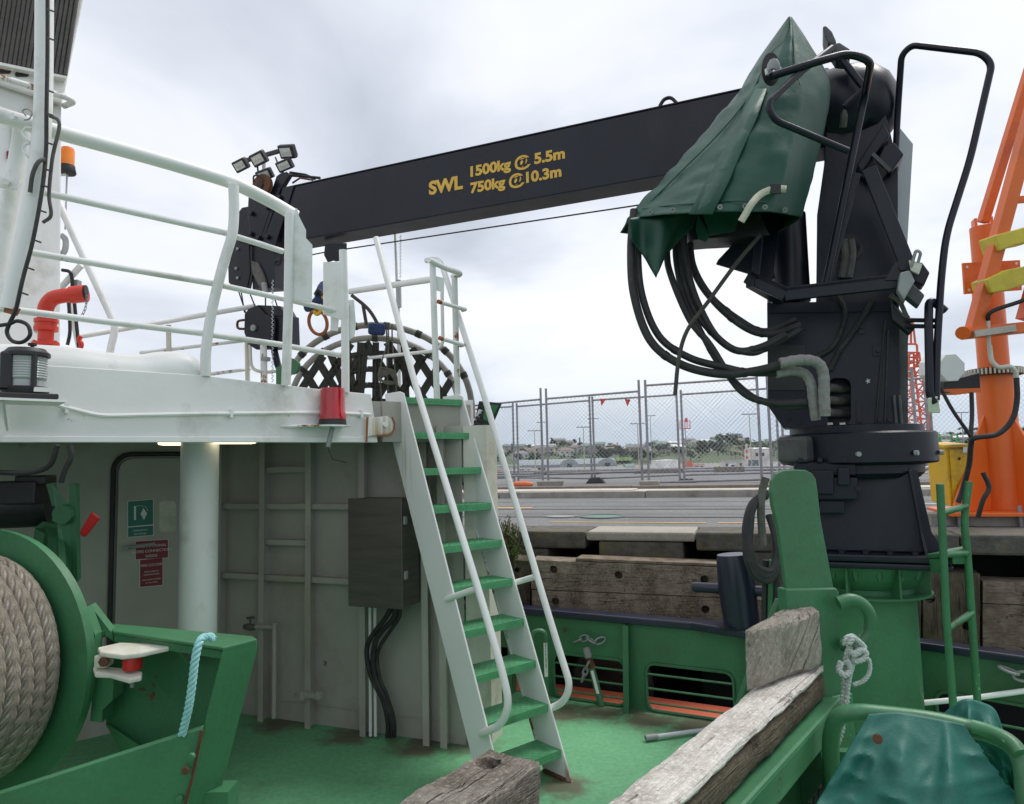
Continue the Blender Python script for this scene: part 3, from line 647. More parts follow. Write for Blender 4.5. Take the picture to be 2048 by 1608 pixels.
boxhouse('excavator_bucket', 1058, 1072, 150, 943, 1.2, 'yellow', 'low yellow machine parked below the cream lamp post', 'machine')
boxhouse('cable_drum_rack', 1075, 1090, 160, 936, 1.5, 'rust', 'dark rusty rack with white boxes near the arched shed', 'rack')
boxhouse('yellow_skip', 1224, 1231, 160, 938, 1.2, 'yellow', 'small yellow bin in the yard below the shed', 'bin')
boxhouse('yellow_crate', 1128, 1134, 150, 944, 1.0, 'yellow', 'tiny yellow crate in front of the arched shed', 'crate')
boxhouse('orange_bin', 1361, 1367, 150, 935, 1.0, 'orange', 'orange bin beside the white tank', 'bin')
boxhouse('rusty_hopper', 1186, 1195, 60, 938, .6, 'rust', 'rusty hopper behind the rubber-footed fence post', 'hopper')
def car(px0, px1, d, yt, mt, label, cat='car'):
    a = yard(px0, d); b = yard(px1, d); h_ = hgt(px0, d, yt); dr = (b - a).normalized(); n = V3((-dr.y, dr.x, 0)); w = (b - a).length
    t = thing('parked_car', label, cat, a)
    pr = [(0, .22), (0, .55), (.06, .62), (.28, .66), (.38, .97), (.62, 1), (.72, .68), (1, .62), (1, .22)]
    MB().prism([a + dr * (x * w) + UP * (y * h_) for x, y in pr], n * 1.7).obj('body', mt, t)
    MB().prism([a - n * .02 + dr * (x * w) + UP * (y * h_) for x, y in ((.33, .68), (.40, .92), (.60, .94), (.67, .70))], n * 1.74).obj('window', 'glass_dark', t)
    for x in (.2, .8):
        for s in (.05, 1.5): MB().cyl(a + dr * x * w + n * s + UP * h_ * .22, a + dr * x * w + n * (s + .18) + UP * h_ * .22, h_ * .22, n=12).obj('wheel', 'rubber', t)
car(1452, 1476, 150, 929, 'panel_grey', 'silver pickup parked before the long white site cabin')
car(1431, 1444, 152, 932, 'hivis', 'lime green loader parked left of the white site cabin', 'loader')
car(1410, 1420, 150, 933, 'red_bright', 'small red car parked beside the red-roofed shed')
car(1481, 1496, 152, 934, 'coral', 'orange low vehicle parked beside the blue-grey skip')
# striped mast and red lift platform
b = yard(1493, 150); t = thing('striped_mast', 'white mast with red bands beside the long site cabin', 'mast', b); h_ = hgt(1493, 150, 888)
for k in range(9): MB().cyl(b + UP * h_ * k / 9, b + UP * (h_ * (k + 1) / 9 - .002), .22, n=10).obj('band', 'red_bright' if k in (4, 5, 6) and k != 5 else 'house_white', t)
b = yard(1372, 150); t = thing('lift_platform', 'red work platform raised on a thin mast in the yard', 'lift', b); z1 = hgt(1372, 150, 857); z0 = hgt(1372, 150, 842)
MB().tube([b, b + UP * z1], .1, 6).obj('mast', 'lamp_pole_grey', t); MB().box(b + UP * z1, (2.2, 1, .14)).obj('floor', 'red_bright', t)
m = MB()
for x in (-1.05, -.5, .0, .5, 1.05):
    for y in (-.45, .45): m.tube([b + V3((x, y, z1)), b + V3((x, y, z0))], .05, 5)
m.obj('guard_rail', 'red_bright', t); MB().tube([b + V3((-1.05, -.45, z0)), b + V3((1.05, -.45, z0))], .05, 5).obj('top_rail', 'red_bright', t)
MB().box(b + V3((.3, 0, z0 + .2)), (.5, .5, .8)).obj('winch_box', 'red_bright', t)
# scaffold at right of the trees
a = yard(1464, 190); t = thing('scaffold_frame', 'pale open scaffold frame before the trees beside the striped mast', 'scaffold', a); b = yard(1500, 190); h_ = hgt(1464, 190, 892); dr = (b - a).normalized(); w = (b - a).length
for k in range(5):
    for y in (0, 2.5): MB().tube([a + dr * w * k / 4 + V3((0, y, 0)), a + dr * w * k / 4 + V3((0, y, h_))], .06, 5).obj('standard', 'lamp_pole', t)
for z in (.25, .5, .75, 1): MB().tube([a + UP * h_ * z, b + UP * h_ * z], .06, 5).obj('ledger', 'lamp_pole', t)
# far orange lattice tower
def lattice(a, b, w0, w1, n, mt, t, r=.03):
    X, Y, Z = frame(b - a, (0, 1, 0)); cs = [(-1, -1), (1, -1), (1, 1), (-1, 1)]
    def cn(k, f): return a.lerp(b, f) + X * cs[k][0] * (w0 + (w1 - w0) * f) / 2 + Y * cs[k][1] * (w0 + (w1 - w0) * f) / 2
    for k in range(4): MB().tube([cn(k, 0), cn(k, 1)], r * 1.5, 6).obj('chord', mt, t)
    m = MB()
    for i in range(n):
        for k in range(4):
            j = (k + 1) % 4; f0, f1 = i / n, (i + 1) / n
            m.tube([cn(k, f0), cn(j, f1)] if i % 2 else [cn(j, f0), cn(k, f1)], r, 5); m.tube([cn(k, f1), cn(j, f1)], r, 5)
    m.obj('lacing', mt, t)
tb = P(1848, 945, 55); tb.z = YZ
t = thing('lattice_tower', 'far orange lattice crane boom rising behind the navy crane', 'crane tower', tb)
a = P(1846, 925, 55); b = P(1823, 735, 55); lattice(a, b, 1.15, .95, 11, 'coral', t, .055)
a2 = P(1823, 705, 55); lattice(b + UP * .05, a2, .95, .75, 3, 'coral', t, .05)
for s in (-1, 1): MB().tube(round_path([P(1823 + s * 12, 735, 55), P(1822 + s * 12, 688, 55), P(1822, 688, 55)], .2), .085, 6).obj('head_frame', 'coral', t)
for s in (-9, 0, 9): MB().tube([P(1822 + s, 690, 55), P(1822 + s * .35, 640, 55)], .08, 6).obj('head_strut', 'coral', t)
bm_ = P(1846, 925, 55); MB().hexa([tb + V3((x * 1.1, y * 1.1, 0)) for x, y in ((-1, -1), (1, -1), (1, 1), (-1, 1))], [bm_ + V3((x * .6, y * .6, 0)) for x, y in ((-1, -1), (1, -1), (1, 1), (-1, 1))]).obj('base', 'coral', t)
# pipe skid, green frames and coil of pipes beyond the yellow cabinet
for px, yt, d, lb in ((1881, 868, 120, 'green A-frame trestle above the pipe racks, further from orange crane'), (1917, 870, 120, 'green A-frame trestle above the pipe racks, nearest orange crane')):
    b = yard(px, d); h_ = hgt(px, d, yt); t = thing('trestle', lb, 'trestle', b)
    for s in (-1, 1):
        for y in (0, 1.6): MB().tube([b + V3((s * .95, y, 0)), b + V3((0, y, h_))], .11, 6).obj('leg', 'crane_green', t)
    MB().tube([b + UP * h_, b + V3((0, 1.6, h_))], .1, 6).obj('ridge', 'crane_green', t)
for k in range(7):
    px = 1868 + k * 5; b = yard(px, 75); z = .28 + (k % 3) * .45; m = MB().tube([b + V3((0, 0, z)), b + V3((2.6, -.3, z))], .2, 10)
    tag(m.obj('steel_pipe', 'pipes_grey'), 'grey steel pipe stacked in the rack behind the navy crane', 'pipe', 'pipes racked beyond the yellow cabinet')
t = thing('pipe_loop', 'white curled pipe loop beside the yellow cabinet', 'pipe', yard(1882, 60))
b = P(1880, 918, 60); MB().tube(smooth_path([V3((b.x + math.cos(k * .6) * .5, b.y + .1 * k, b.z + math.sin(k * .6) * .5)) for k in range(12)], 4), .14, 8).obj('pipe', 'house_white', t)
MB().box(V3((b.x, b.y + .4, (b.z - .6 + YZ) / 2)), (.8, .6, b.z - .6 - YZ)).obj('stand', 'pipes_grey', t)
t = thing('log_pile', 'brown stacked timber rack on the skyline below the green trestles', 'timber stack', yard(1868, 90))
for i in range(3):
    for j in range(5):
        b = yard(1860 + j * 9, 90); MB().cyl(b + V3((0, 0, 1.0 + i * .5)), b + V3((.1, 3, 1.0 + i * .5)), .26, n=9).obj('log', 'rust_orange' if (i + j) % 2 else 'wood_fender_pale', t)
b = yard(1870, 90); MB().box(b + V3((.6, .5, .35)), (4.5, 2, .7)).obj('bunk', 'concrete', t)
for k in range(6):
    b = yard(1818 + k * 6, 80); hh = 1.1
    t = thing('barrier_rail', 'orange barrier rail section behind the navy crane base', 'barrier', b, 'orange barrier rails')
    for x in (0, .3): MB().tube([b + V3((x, 0, 0)), b + V3((x, 0, hh))], .05, 5).obj('post', 'orange', t)
    for z in (.4, .75, 1.05): MB().tube([b + V3((0, 0, z)), b + V3((.32, 0, z))], .04, 5).obj('rail', 'yellow' if k > 3 else 'orange', t)
b = P(1821, 938, 40); b.z = YZ; t = thing('traffic_cone', 'small orange traffic cone in the yard behind the crane base', 'cone', b)
h_ = up_to(b, 920).z - YZ; MB().box(b + UP * .03, (.5, .5, .05)).obj('base', 'orange', t); MB().lathe([(.24, .06), (.05, h_)], b, n=12).obj('body', 'orange', t)
# low concrete walls and a rail track stretch between (mid yard)
for k, (d, x0, x1, hh) in enumerate(((36, 960, 1560, .5), (48, 940, 1560, .7), (70, 1000, 1540, .6), (30, 1800, 2070, 1.6), (22.6, 1800, 2075, 1.9))):
    a = yard(x0, d); b = yard(x1, d); dr = (b - a).normalized(); n = V3((-dr.y, dr.x, 0))
    tag(MB().hexa([a, b, b + n * .4, a + n * .4], [a + UP * hh, b + UP * hh, b + n * .4 + UP * hh, a + n * .4 + UP * hh]).obj('yard_wall', ['concrete', 'concrete_brown', 'concrete', 'concrete_brown', 'concrete'][k], bevel=.03),
        ['low grey yard wall just beyond the guard pipes', 'second low brown yard wall beyond the guard pipes', 'farthest low grey yard wall before the sheds', 'brown yard wall beside the orange crane', 'grey yard wall just behind the orange quay crane'][k], 'wall')

# ---- the hills with their houses and trees
prof = [(-400, 912), (500, 908), (900, 905), (1000, 903), (1060, 900), (1100, 893), (1130, 890), (1180, 896), (1260, 899), (1330, 893), (1400, 890), (1445, 888), (1500, 884), (1600, 884), (1750, 880), (1860, 876), (1930, 872), (2048, 866), (2300, 860), (3000, 862)]
def ptop(px):
    for (x0, y0), (x1, y1) in zip(prof, prof[1:]):
        if x0 <= px <= x1: return y0 + (y1 - y0) * (px - x0) / (x1 - x0)
    return 905
HD0, HD1 = 380.0, 800.0
def hill_z(px, d):
    f = max(0, min(1, (d - HD0) / (HD1 - HD0))); zt = P(px, ptop(px) - 1, HD1).z
    return YZ + (zt - YZ) * (f ** .8)
m = MB(); nx = 90; rows = [HD0, 420, 470, 530, 600, 680, 740, HD1, 900, 1300]
vs = []
for d in rows:
    for i in range(nx + 1):
        px = -400 + 3400 * i / nx; p = P(px, 900, min(d, 1e9)); z = hill_z(px, d) if d <= HD1 else hill_z(px, HD1) - (d - HD1) * .03
        p.z = z + (mnoise.noise(V3((px * .013, d * .02, 0))) * 1.2 if HD0 < d else -.3); vs.append(p)
m.add(vs, [(j * (nx + 1) + i, j * (nx + 1) + i + 1, (j + 1) * (nx + 1) + i + 1, (j + 1) * (nx + 1) + i) for j in range(len(rows) - 1) for i in range(nx)], True)
struct(m.obj('hills', 'hill_green'))
def on_hill(px, d):
    p = P(px, 900, d); p.z = hill_z(px, d); return p
RT = random.Random(11)
def crown_mesh(seed, w, h_, kind):
    r = random.Random(seed); mb = MB()
    if kind == 'pine':
        for k in range(9):
            f = k / 8; leaf_cloud(mb, (r.uniform(-.4, .4), r.uniform(-.4, .4), h_ * (.2 + .8 * f)), (w * (1 - f * .85), w * (1 - f * .85), h_ * .09), 26, .9, .4, r)
    else:
        for k in range(12):
            a = r.uniform(0, 6.28); q = r.uniform(.15, .75) * w; z = h_ * r.uniform(.35, .85)
            leaf_cloud(mb, (math.cos(a) * q, math.sin(a) * q, z), (w * r.uniform(.3, .45), w * r.uniform(.3, .45), h_ * r.uniform(.12, .2)), 34, .75, .6, r)
    return mb
proto = []
for i, (w, h_, kind, mt) in enumerate(((4.5, 7, 'round', 'tree_a'), (5.5, 7.5, 'round', 'tree_b'), (3.6, 6, 'round', 'tree_c'), (6.5, 6.5, 'round', 'tree_a'), (2.6, 10, 'pine', 'tree_c'), (4.8, 6, 'round', 'tree_b'))):
    t = thing('hill_tree', 'x', 'tree', (0, 0, 0)); cr = crown_mesh(30 + i, w, h_, kind).obj('crown', mt, t); MB().tube([(0, 0, -.5), (.1, .1, h_ * .4), (0, .1, h_ * .75)], [.35, .25, .08], 6).obj('trunk', 'trunk', t); proto.append(t)
used = [False] * 6; cnt = 0
names = ['dark green rounded tree on the far hillside', 'mid green spreading tree on the far hillside', 'very dark compact tree on the far hillside', 'wide low dark tree on the far hillside', 'tall pointed pine standing on the far hillside', 'lighter green bushy tree on the far hillside']
def tree(px, d, k, s=1.0):
    global cnt
    p = on_hill(px, d)
    t = copy_tree(proto[k]) if used[k] else proto[k]; used[k] = True; cnt += 1
    t.location = p; t.scale = (s, s, s * RT.uniform(.85, 1.2)); t.rotation_euler.z = RT.uniform(0, 6.28); t['label'] = names[k]; t['group'] = 'trees: ' + names[k]
for _ in range(150):
    px = RT.choice((RT.uniform(965, 1300), RT.uniform(1290, 1545), RT.uniform(1780, 2060))); d = RT.uniform(400, 800)
    tree(px, d, RT.choice((0, 1, 2, 3, 5, 0, 2, 5)), RT.uniform(.55, 1.05) * (d / 600) ** .3)
for px, d, k, s in ((1104, 720, 4, 1.0), (1160, 740, 4, .8), (1108, 640, 2, 1.2), (1455, 760, 3, 2.0), (1470, 770, 3, 1.6), (1440, 700, 1, 1.3), (1940, 640, 3, 1.9), (1960, 650, 3, 1.6), (1180, 600, 2, 1.1), (1235, 780, 4, .6), (1420, 500, 2, 1.4), (1405, 470, 0, 1.3), (1435, 480, 2, 1.2), (1240, 430, 0, 1.2), (1255, 440, 1, 1.0), (1215, 420, 2, 1.3), (1205, 415, 0, 1.2)):
    tree(px, d, k, s)
wood_m = MB()
for _ in range(420):
    px = RT.choice((RT.uniform(700, 1560), RT.uniform(700, 1560), RT.uniform(1700, 2400))); d = RT.uniform(400, 830); p = on_hill(px, d)
    leaf_cloud(wood_m, p + V3((0, 0, 1.6)), (4.2, 4.2, 2.2), 34, .95, .6, RT)
o = wood_m.obj('hillside_scrub', 'tree_b'); o['kind'] = 'stuff'; o['label'] = 'dark green scrub covering the far hillside'; o['category'] = 'scrub'
# grass bank
m = MB(); pts = [P(1232, 900, 395), P(1262, 900, 395), P(1262, 900, 440), P(1232, 900, 440)]
for p, px, d in zip(pts, (1232, 1262, 1262, 1232), (395, 395, 440, 440)): p.z = hill_z(px, d) + 1.4
struct(m.add(pts, [(0, 1, 2, 3)]).obj('grass_bank', 'grass_field'))
hp = []
walls = ['house_white', 'house_cream', 'house_grey', 'house_white']; roofs = ['roof_grey', 'roof_brown', 'roof_white', 'roof_green']
def make_house(w, dp, h_, wl, rf, hip):
    t = thing('house', 'x', 'house', (0, 0, 0))
    MB().box((0, 0, h_ / 2 - .5), (w, dp, h_ + 1)).obj('wall', wl, t)
    e_ = .5; b = [(-w / 2 - e_, -dp / 2 - e_, h_ + .01), (w / 2 + e_, -dp / 2 - e_, h_ + .01), (w / 2 + e_, dp / 2 + e_, h_ + .01), (-w / 2 - e_, dp / 2 + e_, h_ + .01)]
    r0, r1 = (-w * .22 if hip else -w / 2 - e_, 0, h_ + 2), (w * .22 if hip else w / 2 + e_, 0, h_ + 2)
    MB().add(b + [r0, r1], [(3, 2, 1, 0), (0, 1, 5, 4), (2, 3, 4, 5), (1, 2, 5), (3, 0, 4)]).obj('roof', rf, t)
    n = max(2, int(w / 3)); 
    for k in range(n):
        x = -w / 2 + (k + .5) * w / n
        for z in ((h_ * .5,) if h_ < 4 else (h_ * .28, h_ * .74)):
            wn = MB().box((x, -dp / 2 - .04, z), (1.7, .1, 1.2)).obj('window', 'house_white', t); MB().box((x, -dp / 2 - .1, z), (1.45, .06, 1.0)).obj('pane', 'glass_dark', wn)
    return t
words = {'house_white': 'white', 'house_cream': 'cream', 'house_grey': 'grey', 'roof_grey': 'grey', 'roof_brown': 'brown', 'roof_white': 'white', 'roof_green': 'green'}
protoH = []
for i in range(8):
    wl = walls[i % 4]; rf = roofs[(i * 3 + i // 4) % 4]; two = i in (1, 5, 6)
    protoH.append((make_house(RT.uniform(9, 15), 8, 5.5 if two else 3, wl, rf, i % 3 == 0), f"{'two-storey' if two else 'single-storey'} {words[wl]} house with {words[rf]} {'hipped' if i % 3 == 0 else 'gabled'} roof among hillside trees"))
usedh = [False] * 8
spots = [(985, 640), (1000, 560), (1012, 700), (1040, 620), (1058, 560), (1078, 690), (1098, 600), (1118, 770), (1138, 780), (1150, 560), (1172, 520), (1200, 620), (1221, 520), (1242, 540), (1262, 560), (1272, 500), (1288, 620), (1230, 740), (1312, 700), (1322, 560), (1330, 790), (1345, 780), (1352, 540), (1378, 780), (1390, 760), (1408, 520), (1425, 540), (1432, 790), (1478, 720), (1410, 780), (1265, 700), (1090, 480), (1040, 470), (1130, 470), (1860, 600), (1885, 520), (1900, 640), (1875, 700), (1925, 560), (1968, 600), (1890, 460)]
for i, (px, d) in enumerate(spots):
    k = (i * 3) % 8; pt, lb = protoH[k]; t = copy_tree(pt) if usedh[k] else pt; usedh[k] = True
    p = on_hill(px, d); t.location = p + V3((0, 0, .6)); t.rotation_euler.z = RT.uniform(-.5, .5); t['label'] = lb; t['group'] = 'houses: ' + lb
# =================================================================== the ship: deck, bulwark, deckhouse, ladder
U_ = V3((.759, .651, 0)); N_ = V3((-.651, .759, 0)); BPT = V3((-.883, 4.393, 0))
def BM(px, py, off=0.0): return VP(px, py, BPT - N_ * off, U_)          # on the face of the upper deck's edge, off metres in front
def bd(px, off=0.0): return (BM(px, 800, off) - CAM).dot(FWD)
WA, WD = V3((.296, 5.595, 0)), V3((.885, -.466, 0))                      # inner face of the far bulwark
def BW(px, py, off=0.0):
    n = V3((WD.y, -WD.x, 0)); return VP(px, py, WA + n * off, WD)
WN = V3((-WD.y, WD.x, 0))                                                # outboard
def bar_(z, s): p = WA + WD * s; return V3((p.x, p.y, z))
# deck sheet
b_l, b_r = WA - WD * 3.2, WA + WD * 1.42
R1, R2 = G(1830, 1285, .60), G(2048, 1315, .60); RD = (V3((R2.x, R2.y, 0)) - V3((R1.x, R1.y, 0))).normalized(); RN = V3((-RD.y, RD.x, 0))
r_e = V3((R1.x, R1.y, 0)) + RD * 2.6; r_s = V3((R1.x, R1.y, 0)) - RD * .30
deck = sheet('ship_deck', [(-4.5, -1.5, 0), (4.6, -1.5, 0), (r_e.x, r_e.y, 0), (r_s.x, r_s.y, 0), (b_r.x, b_r.y, 0), (b_l.x, b_l.y, 0), (-4.5, 8.2, 0)], 'deck_green')
m = MB(); o1, o2 = bar_(-.012, -3.2), bar_(-.012, 1.42)
m.hexa([o1 - UP * .03, o2 - UP * .03, o2 + WN * .34 - UP * .03, o1 + WN * .34 - UP * .03], [o1, o2, o2 + WN * .34, o1 + WN * .34]); struct(m.obj('deck_margin', 'coral'))
m = MB(); q1, q2 = bar_(-.05, -3.2), bar_(-.05, 1.42); m.hexa([q1 - UP * 1.8, q2 - UP * 1.8, q2 + WN * .3 - UP * 1.8, q1 + WN * .3 - UP * 1.8], [q1, q2, q2 + WN * .3, q1 + WN * .3]); struct(m.obj('ship_side', 'navy_gloss'))
def cutplate(name, outer, loops, ext, mt, parent=None, bevel=0):
    """flat plate with real openings, thickened by ext"""
    bm = bmesh.new(); ed = []; allp = []
    for lp in [outer] + list(loops):
        vs = [bm.verts.new(p) for p in lp]; allp.append(vs); ed += [bm.edges.new((vs[i], vs[(i + 1) % len(vs)])) for i in range(len(vs))]
    bmesh.ops.triangle_fill(bm, use_beauty=True, edges=ed)
    fs = list(bm.faces); cp = {}
    for vs in allp:
        for v in vs: cp[v] = bm.verts.new(v.co + V3(ext))
    for f in fs: bm.faces.new([cp[v] for v in reversed(f.verts)])
    for vs in allp:
        for i in range(len(vs)): j = (i + 1) % len(vs); bm.faces.new((vs[i], vs[j], cp[vs[j]], cp[vs[i]]))
    bmesh.ops.recalc_face_normals(bm, faces=bm.faces)
    off = V3(parent['_org']) if parent is not None else sum((V3(p) for p in outer), V3()) / len(outer)
    for v in bm.verts: v.co -= off
    me = bpy.data.meshes.new(name); bm.to_mesh(me); bm.free(); me.materials.append(M[mt]); o = bpy.data.objects.new(name, me); COL.objects.link(o); o['_org'] = tuple(off)
    if parent is not None: o.parent = parent
    else: o.location = off
    return o
def rrect(f, x0, x1, y0, y1, r, n=4):                                     # rounded loop in a pixel/plane frame
    out = []
    for cx, cy, a0 in ((x1 - r, y1 - r, 0), (x0 + r, y1 - r, 90), (x0 + r, y0 + r, 180), (x1 - r, y0 + r, 270)):
        for k in range(n + 1): a = RAD(a0 + 90 * k / n); out.append(f(cx + math.cos(a) * r, cy + math.sin(a) * r))
    return out
bul = thing('bulwark', 'green steel bulwark with barred openings and navy cap rail beside the ladder foot', 'bulwark', bar_(0, 0))
fw = lambda s, z: bar_(z, s)
S = lambda px: (BW(px, 1350) - WA).dot(WD)
outer = [fw(-3.2, .0), fw(-3.2, .6), fw(1.42, .6), fw(1.42, .0)]
cutplate('plate', outer, [rrect(fw, -1.4, S(1102) - .12, .004, .33, .06), rrect(fw, S(1108), S(1252), .004, .335, .06), rrect(fw, S(1292), S(1468), .004, .345, .06)], WN * .012, 'green', bul)
for px0, px1 in ((1108, 1252), (1292, 1468)):
    lp = rrect(fw, S(px0) + .004, S(px1) - .004, .012, .335, .06); MB().tube([p - WN * .008 for p in lp], .011, 6, closed=True).obj('opening_rim', 'green', bul)
    for z in (.06, .16, .26): MB().tube([fw(S(px0), z) - WN * .004, fw(S(px1), z) - WN * .004], .0075, 6).obj('bar', 'green_worn', bul)
for px in (1258, 1500, 1030):
    s = S(px); MB().hexa([fw(s, 0) - WN * .001, fw(s + .012, 0) - WN * .001, fw(s + .012, 0) - WN * .11, fw(s, 0) - WN * .11], [fw(s, .6) - WN * .001, fw(s + .012, .6) - WN * .001, fw(s + .012, .6) - WN * .06, fw(s, .6) - WN * .06]).obj('stanchion', 'green', bul)
    MB().hexa([fw(s - .012, 0) - WN * .112, fw(s + .03, 0) - WN * .112, fw(s + .03, 0) - WN * .118, fw(s - .012, 0) - WN * .118], [fw(s - .012, .6) - WN * .062, fw(s + .03, .6) - WN * .062, fw(s + .03, .6) - WN * .068, fw(s - .012, .6) - WN * .068]).obj('stanchion_flange', 'green', bul)
# navy cap rail, widening to the bollard seat
capA = [fw(-3.2, .605), fw(S(1390), .605), fw(S(1500), .605), fw(1.5, .605)]
inn = [.05, .05, .16, .16]
top = []
poly = [p - WN * i for p, i in zip(capA, inn)] + [p + WN * .09 for p in reversed(capA)]
MB().prism(poly, UP * .055).obj('cap_rail', 'navy_gloss', bul, bevel=.012)
# second bulwark stretch aft of the pedestal
bul2 = thing('bulwark', 'green steel bulwark with barred opening behind the green pipe ladder', 'bulwark', r_s)
gw = lambda s, z: V3((r_s.x, r_s.y, z)) + RD * s
S2 = lambda px: (VP(px, 1350, r_s, RD) - r_s).dot(RD)
cutplate('plate', [gw(0, 0), gw(0, .56), gw(2.9, .56), gw(2.9, 0)], [rrect(gw, S2(1868), 2.2, .04, .33, .06)], RN * .012, 'green', bul2)
lp = rrect(gw, S2(1868) + .004, 2.2, .044, .326, .06); MB().tube([p - RN * .008 for p in lp], .011, 6, closed=True).obj('opening_rim', 'green', bul2)
for z in (.09, .19): MB().tube([gw(S2(1868), z), gw(2.2, z)], .008, 6).obj('bar', 'green_worn', bul2)
MB().prism([gw(-.05, .565) - RN * .04, gw(2.9, .565) - RN * .04, gw(2.9, .565) + RN * .09, gw(-.05, .565) + RN * .09], UP * .05).obj('cap_rail', 'navy_gloss', bul2, bevel=.012)
e_ = fw(1.42, 0); g0_ = gw(0, 0)
MB().hexa([e_, g0_, g0_ + WN * .012, e_ + WN * .012], [p + UP * .58 for p in (e_, g0_, g0_ + WN * .012, e_ + WN * .012)]).obj('link_plate', 'green', bul2)
# bollard on the rail
bb = BW(1483, 1268) + WN * 0; bb = fw(S(1490), .66) - WN * .03
bo = thing('mooring_bollard', 'navy cruciform bollard with cross bar standing on the cap rail', 'bollard', bb)
rB = .118; zt = up_to(bb, 1108).z - bb.z
MB().lathe([(rB * .98, 0), (rB * 1.06, zt * .55), (rB * .98, zt * .9), (rB * .9, zt), (0.0, zt + .004)], bb, (-.07, .02, 1), n=28).obj('post', 'navy_gloss', bo)
cz = bb + UP * (zt * .50); MB().lathe([(0.0, -.33), (.03, -.322), (.035, -.30), (.035, .27), (.03, .292), (0.0, .30)], cz, WD, n=16).obj('cross_bar', 'navy_gloss', bo)
MB().hexa([bb + WD * -.14 - WN * .13, bb + WD * .2 - WN * .13, bb + WD * .2 + WN * .1, bb + WD * -.14 + WN * .1], [p + UP * .004 for p in (bb + WD * -.14 - WN * .13, bb + WD * .2 - WN * .13, bb + WD * .2 + WN * .1, bb + WD * -.14 + WN * .1)]).obj('base_plate', 'navy_gloss', bo)
# tyre fender hanging outboard
tc_ = fw(S(1180), .02) + WN * .47
tag(MB().lathe([(.14, -.09), (.2, -.11), (.3, -.09), (.335, -.03), (.335, .03), (.3, .09), (.2, .11), (.14, .09), (.14, -.09)], tc_, WN, n=40).obj('tyre_fender', 'rubber'), 'big black tyre fender seen through the bulwark opening near the ladder', 'tyre')
# vent pipes on deck
vb = G(1094, 1420, 0) ; vp = thing('vent_pipe', 'green gooseneck vent pipe with white label behind the handrail', 'vent pipe', vb)
zt = up_to(vb, 1262).z
MB().tube(round_path([vb, V3((vb.x, vb.y, zt)), V3((vb.x - .09, vb.y, zt)), V3((vb.x - .09, vb.y, zt - .1))], .05), .02, 10).obj('pipe', 'green', vp)
lb_ = up_to(vb, 1350); MB().box(V3((vb.x, vb.y - .0215, up_to(vb, 1318).z)), (.026, .003, .24)).obj('label_strip', 'sign_white', vp)
text_mesh('STBD P/1/S1 SEA CHEST VENT', .014, (vb.x - .004, vb.y - .0236, up_to(vb, 1283).z), (0, 0, -1), (1, 0, 0), 'black', 'lettering', vp)
db = G(1203, 1412, 0); dp = thing('sounding_pipe', 'leaning green sounding pipe with rusty capped head and pale label', 'pipe', db)
dt = P(1172, 1292, 5.35); ax_ = (dt - db)
MB().tube([db, db + ax_ * .62], .026, 12).obj('pipe', 'green', dp); MB().tube([db + ax_ * .62, db + ax_ * .80], .028, 12).obj('collar', 'rust', dp); MB().lathe([(.03, 0), (.032, .05), (.028, .075), (.0, .085)], db + ax_ * .80, ax_, 14).obj('cap', 'steel_grey', dp)
MB().bar(db + ax_ * .22 + V3((-.004, -.028, 0)), db + ax_ * .6 + V3((-.004, -.028, 0)), .022, .003, (0, 1, 0)).obj('label_strip', 'sign_white', dp)
def chain(name, pts, r, wl, mt, label=None, parent=None, cat='chain'):
    """a chain of real links along a path"""
    pts = smooth_path(pts, 12); L_ = 0; acc = [0]
    for a, b in zip(pts, pts[1:]): L_ += (b - a).length; acc.append(L_)
    n = max(2, int(L_ / wl)); t = thing(name, label, cat, pts[0]) if label else parent
    for k in range(n):
        s = (k + .5) * L_ / n
        for i in range(len(acc) - 1):
            if acc[i] <= s <= acc[i + 1]: break
        f = (s - acc[i]) / max(1e-9, acc[i + 1] - acc[i]); c = pts[i].lerp(pts[i + 1], f); d = (pts[i + 1] - pts[i]).normalized(); x, y, z = frame(d)
        if k % 2: x = y
        hl = L_ / n * .66; w = hl * .5; ring = []
        for q in range(14):
            a = 2 * math.pi * q / 14; ring.append(c + d * (math.cos(a) * hl) + x * (math.sin(a) * w))
        MB().tube(ring, r, 6, closed=True).obj('link', mt, t)
    return t
chain('deck_chain', [BW(1150, 1284, .02), BW(1172, 1276, .05), BW(1190, 1284, .05), BW(1208, 1278, .02)], .007, .055, 'galv', 'short galvanised chain hooked on the bulwark above the sounding pipe')
chain('deck_chain', [BW(1178, 1325, .03), BW(1170, 1345, .03), BW(1164, 1362, .03)], .008, .05, 'steel_grey', 'grey shackle chain hanging in the bulwark opening beside the tyre')
chain('deck_chain', [VP(2003, 1335, r_s - RN * .03, RD), VP(2020, 1342, r_s - RN * .05, RD), VP(2040, 1352, r_s - RN * .04, RD), VP(2065, 1352, r_s - RN * .03, RD)], .009, .065, 'steel_grey', 'grey chain lashed to the bulwark right of the green pipe ladder')
wp = thing('white_pole', 'slim white pole lashed across behind the green pipe ladder', 'pole', P(1838, 1408, 4.2)); MB().tube([P(1780, 1412, 4.25), P(1940, 1397, 4.15), P(2120, 1372, 4.05)], .016, 10).obj('pole', 'white', wp)
gp = thing('grey_pole', 'short grey pole lying on the green deck beside the timber rail', 'pole', G(1290, 1477, .0)); a = G(1291, 1476, .025); b = G(1480, 1450, .025); MB().tube([a, b], .014, 10).obj('shaft', 'panel_grey', gp); MB().tube([a, a.lerp(b, .12)], .019, 10).obj('sleeve', 'steel_grey', gp)

